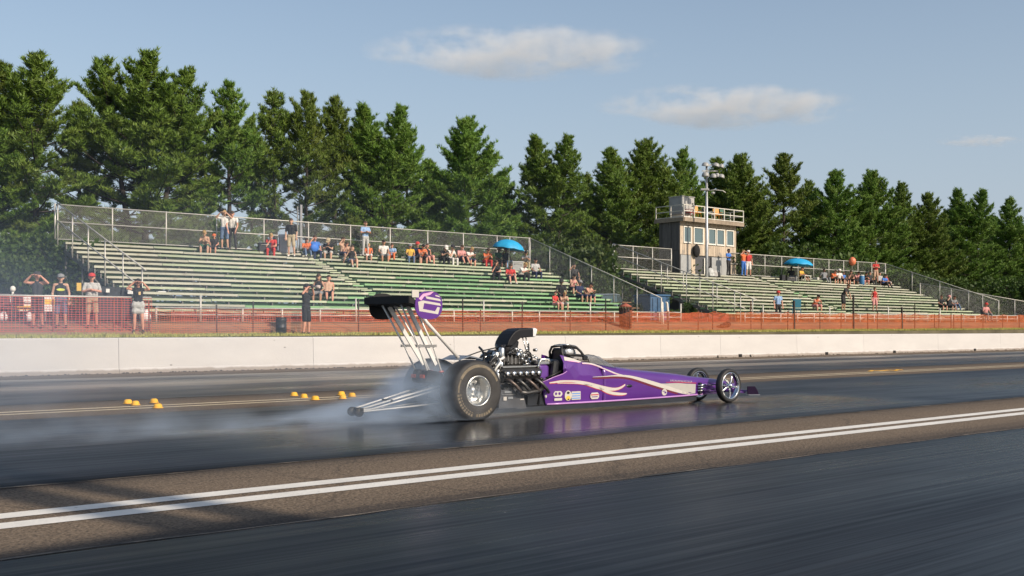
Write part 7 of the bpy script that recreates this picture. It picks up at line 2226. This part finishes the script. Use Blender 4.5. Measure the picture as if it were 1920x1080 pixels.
def cloud(px, py, wpx, hpx, D, label, seed, dens):
    xc = (px - 960) / 2040 * D; zz = CAM_H - (py - 618) / 2040 * D
    X = math.cos(CA) * D + math.sin(CA) * xc; Y = math.sin(CA) * D - math.cos(CA) * xc
    Wd, Hh_ = wpx / 2040 * D, hpx / 2040 * D
    def build(n, l):
        tc = n.new("ShaderNodeTexCoord"); o = tc.outputs["Object"]
        mp = n.new("ShaderNodeMapping"); mp.inputs["Scale"].default_value = (2 / Wd, 2 / (Wd * .4), 2 / Hh_); l.new(o, mp.inputs[0])
        ln = n.new("ShaderNodeVectorMath"); ln.operation = 'LENGTH'; l.new(mp.outputs[0], ln.inputs[0])
        of = n.new("ShaderNodeMapping"); of.inputs["Location"].default_value = (seed * 7.3, seed * 3.1, seed); l.new(o, of.inputs[0])
        f = noisen(n, l, of.outputs[0], 5.5 / Wd, 7, .58, (1, 1, 3.2))
        f2 = noisen(n, l, of.outputs[0], 22 / Wd, 5, .6, (1, 1, 2.0))
        body = mathn(n, l, 'ADD', mathn(n, l, 'SUBTRACT', .98, ln.outputs["Value"]), mathn(n, l, 'MULTIPLY', mathn(n, l, 'SUBTRACT', f, .5), 4.6))
        body = mathn(n, l, 'ADD', body, mathn(n, l, 'MULTIPLY', mathn(n, l, 'SUBTRACT', f2, .5), 1.9))
        body = mathn(n, l, 'MULTIPLY', body, ramp(n, l, ln.outputs["Value"], [(.75, 1), (1.0, 0)]))
        return mathn(n, l, 'MULTIPLY', ramp(n, l, body, [(.02, 0), (.55, .5), (1.0, 1.0)]), dens / (Wd * .2))
    mb_ = MB(); mb_.ell((0, 0, 0), (Wd * .5, Wd * .2, Hh_ * .5), 24, 12)
    o = mb_.build("cloud", volume_mat("cloud_vapour", (1.0, .985, .96), build, -.45))
    o.location = (X, Y, zz); o.rotation_euler = (0, 0, CA - R(90))
    tag(o, label, "cloud", "small clouds in the blue sky")
cloud(965, 98, 600, 105, 2600, "larger long white cloud hanging over the middle of the tree line", 1.0, 1.4)
cloud(1368, 200, 520, 88, 2700, "lower flat white cloud above the light pole", 2.0, 1.5)
cloud(1838, 264, 180, 26, 2800, "faint small wisp of cloud near the far end of the trees", 3.7, .7)

# ---------------------------------------------------------------- unseen shapes added behind the camera to throw shade over the near lane
m_shadepole = mat("brown_shade_pole", (.12, .09, .07), .9)
for k, (x, y, h_, r_, lab) in enumerate(((6.57, -12.0, 15.6, .21, "first unseen pole added behind the camera to throw shade"), (7.25, -12.6, 15.4, .17, "second unseen pole added behind the camera to throw shade"))):
    mb = MB(); mb.tube([(0, 0, 0), (0, 0, h_)], [r_ * 1.3, r_], 10)
    o = mb.build("pole", m_shadepole); o.location = (x, y, 0); tag(o, lab, "pole")
mb = MB()
for k in range(1):
    mb.box((0, 0, 5.05), (7.0, 3.0, 10.1))
sb = thing("shade_block", "plain unseen block added behind the camera to throw shade", "building", (3.2, -12.3, 0), R(8))  # added only for the shadow it casts into view
mb.build("wall", mat("shade_block_wall", (.4, .38, .34), .8), sb)
mb = MB(); mb.box((0, 0, 10.2), (7.6, 3.6, .2)); mb.build("roof", m_grey, sb)
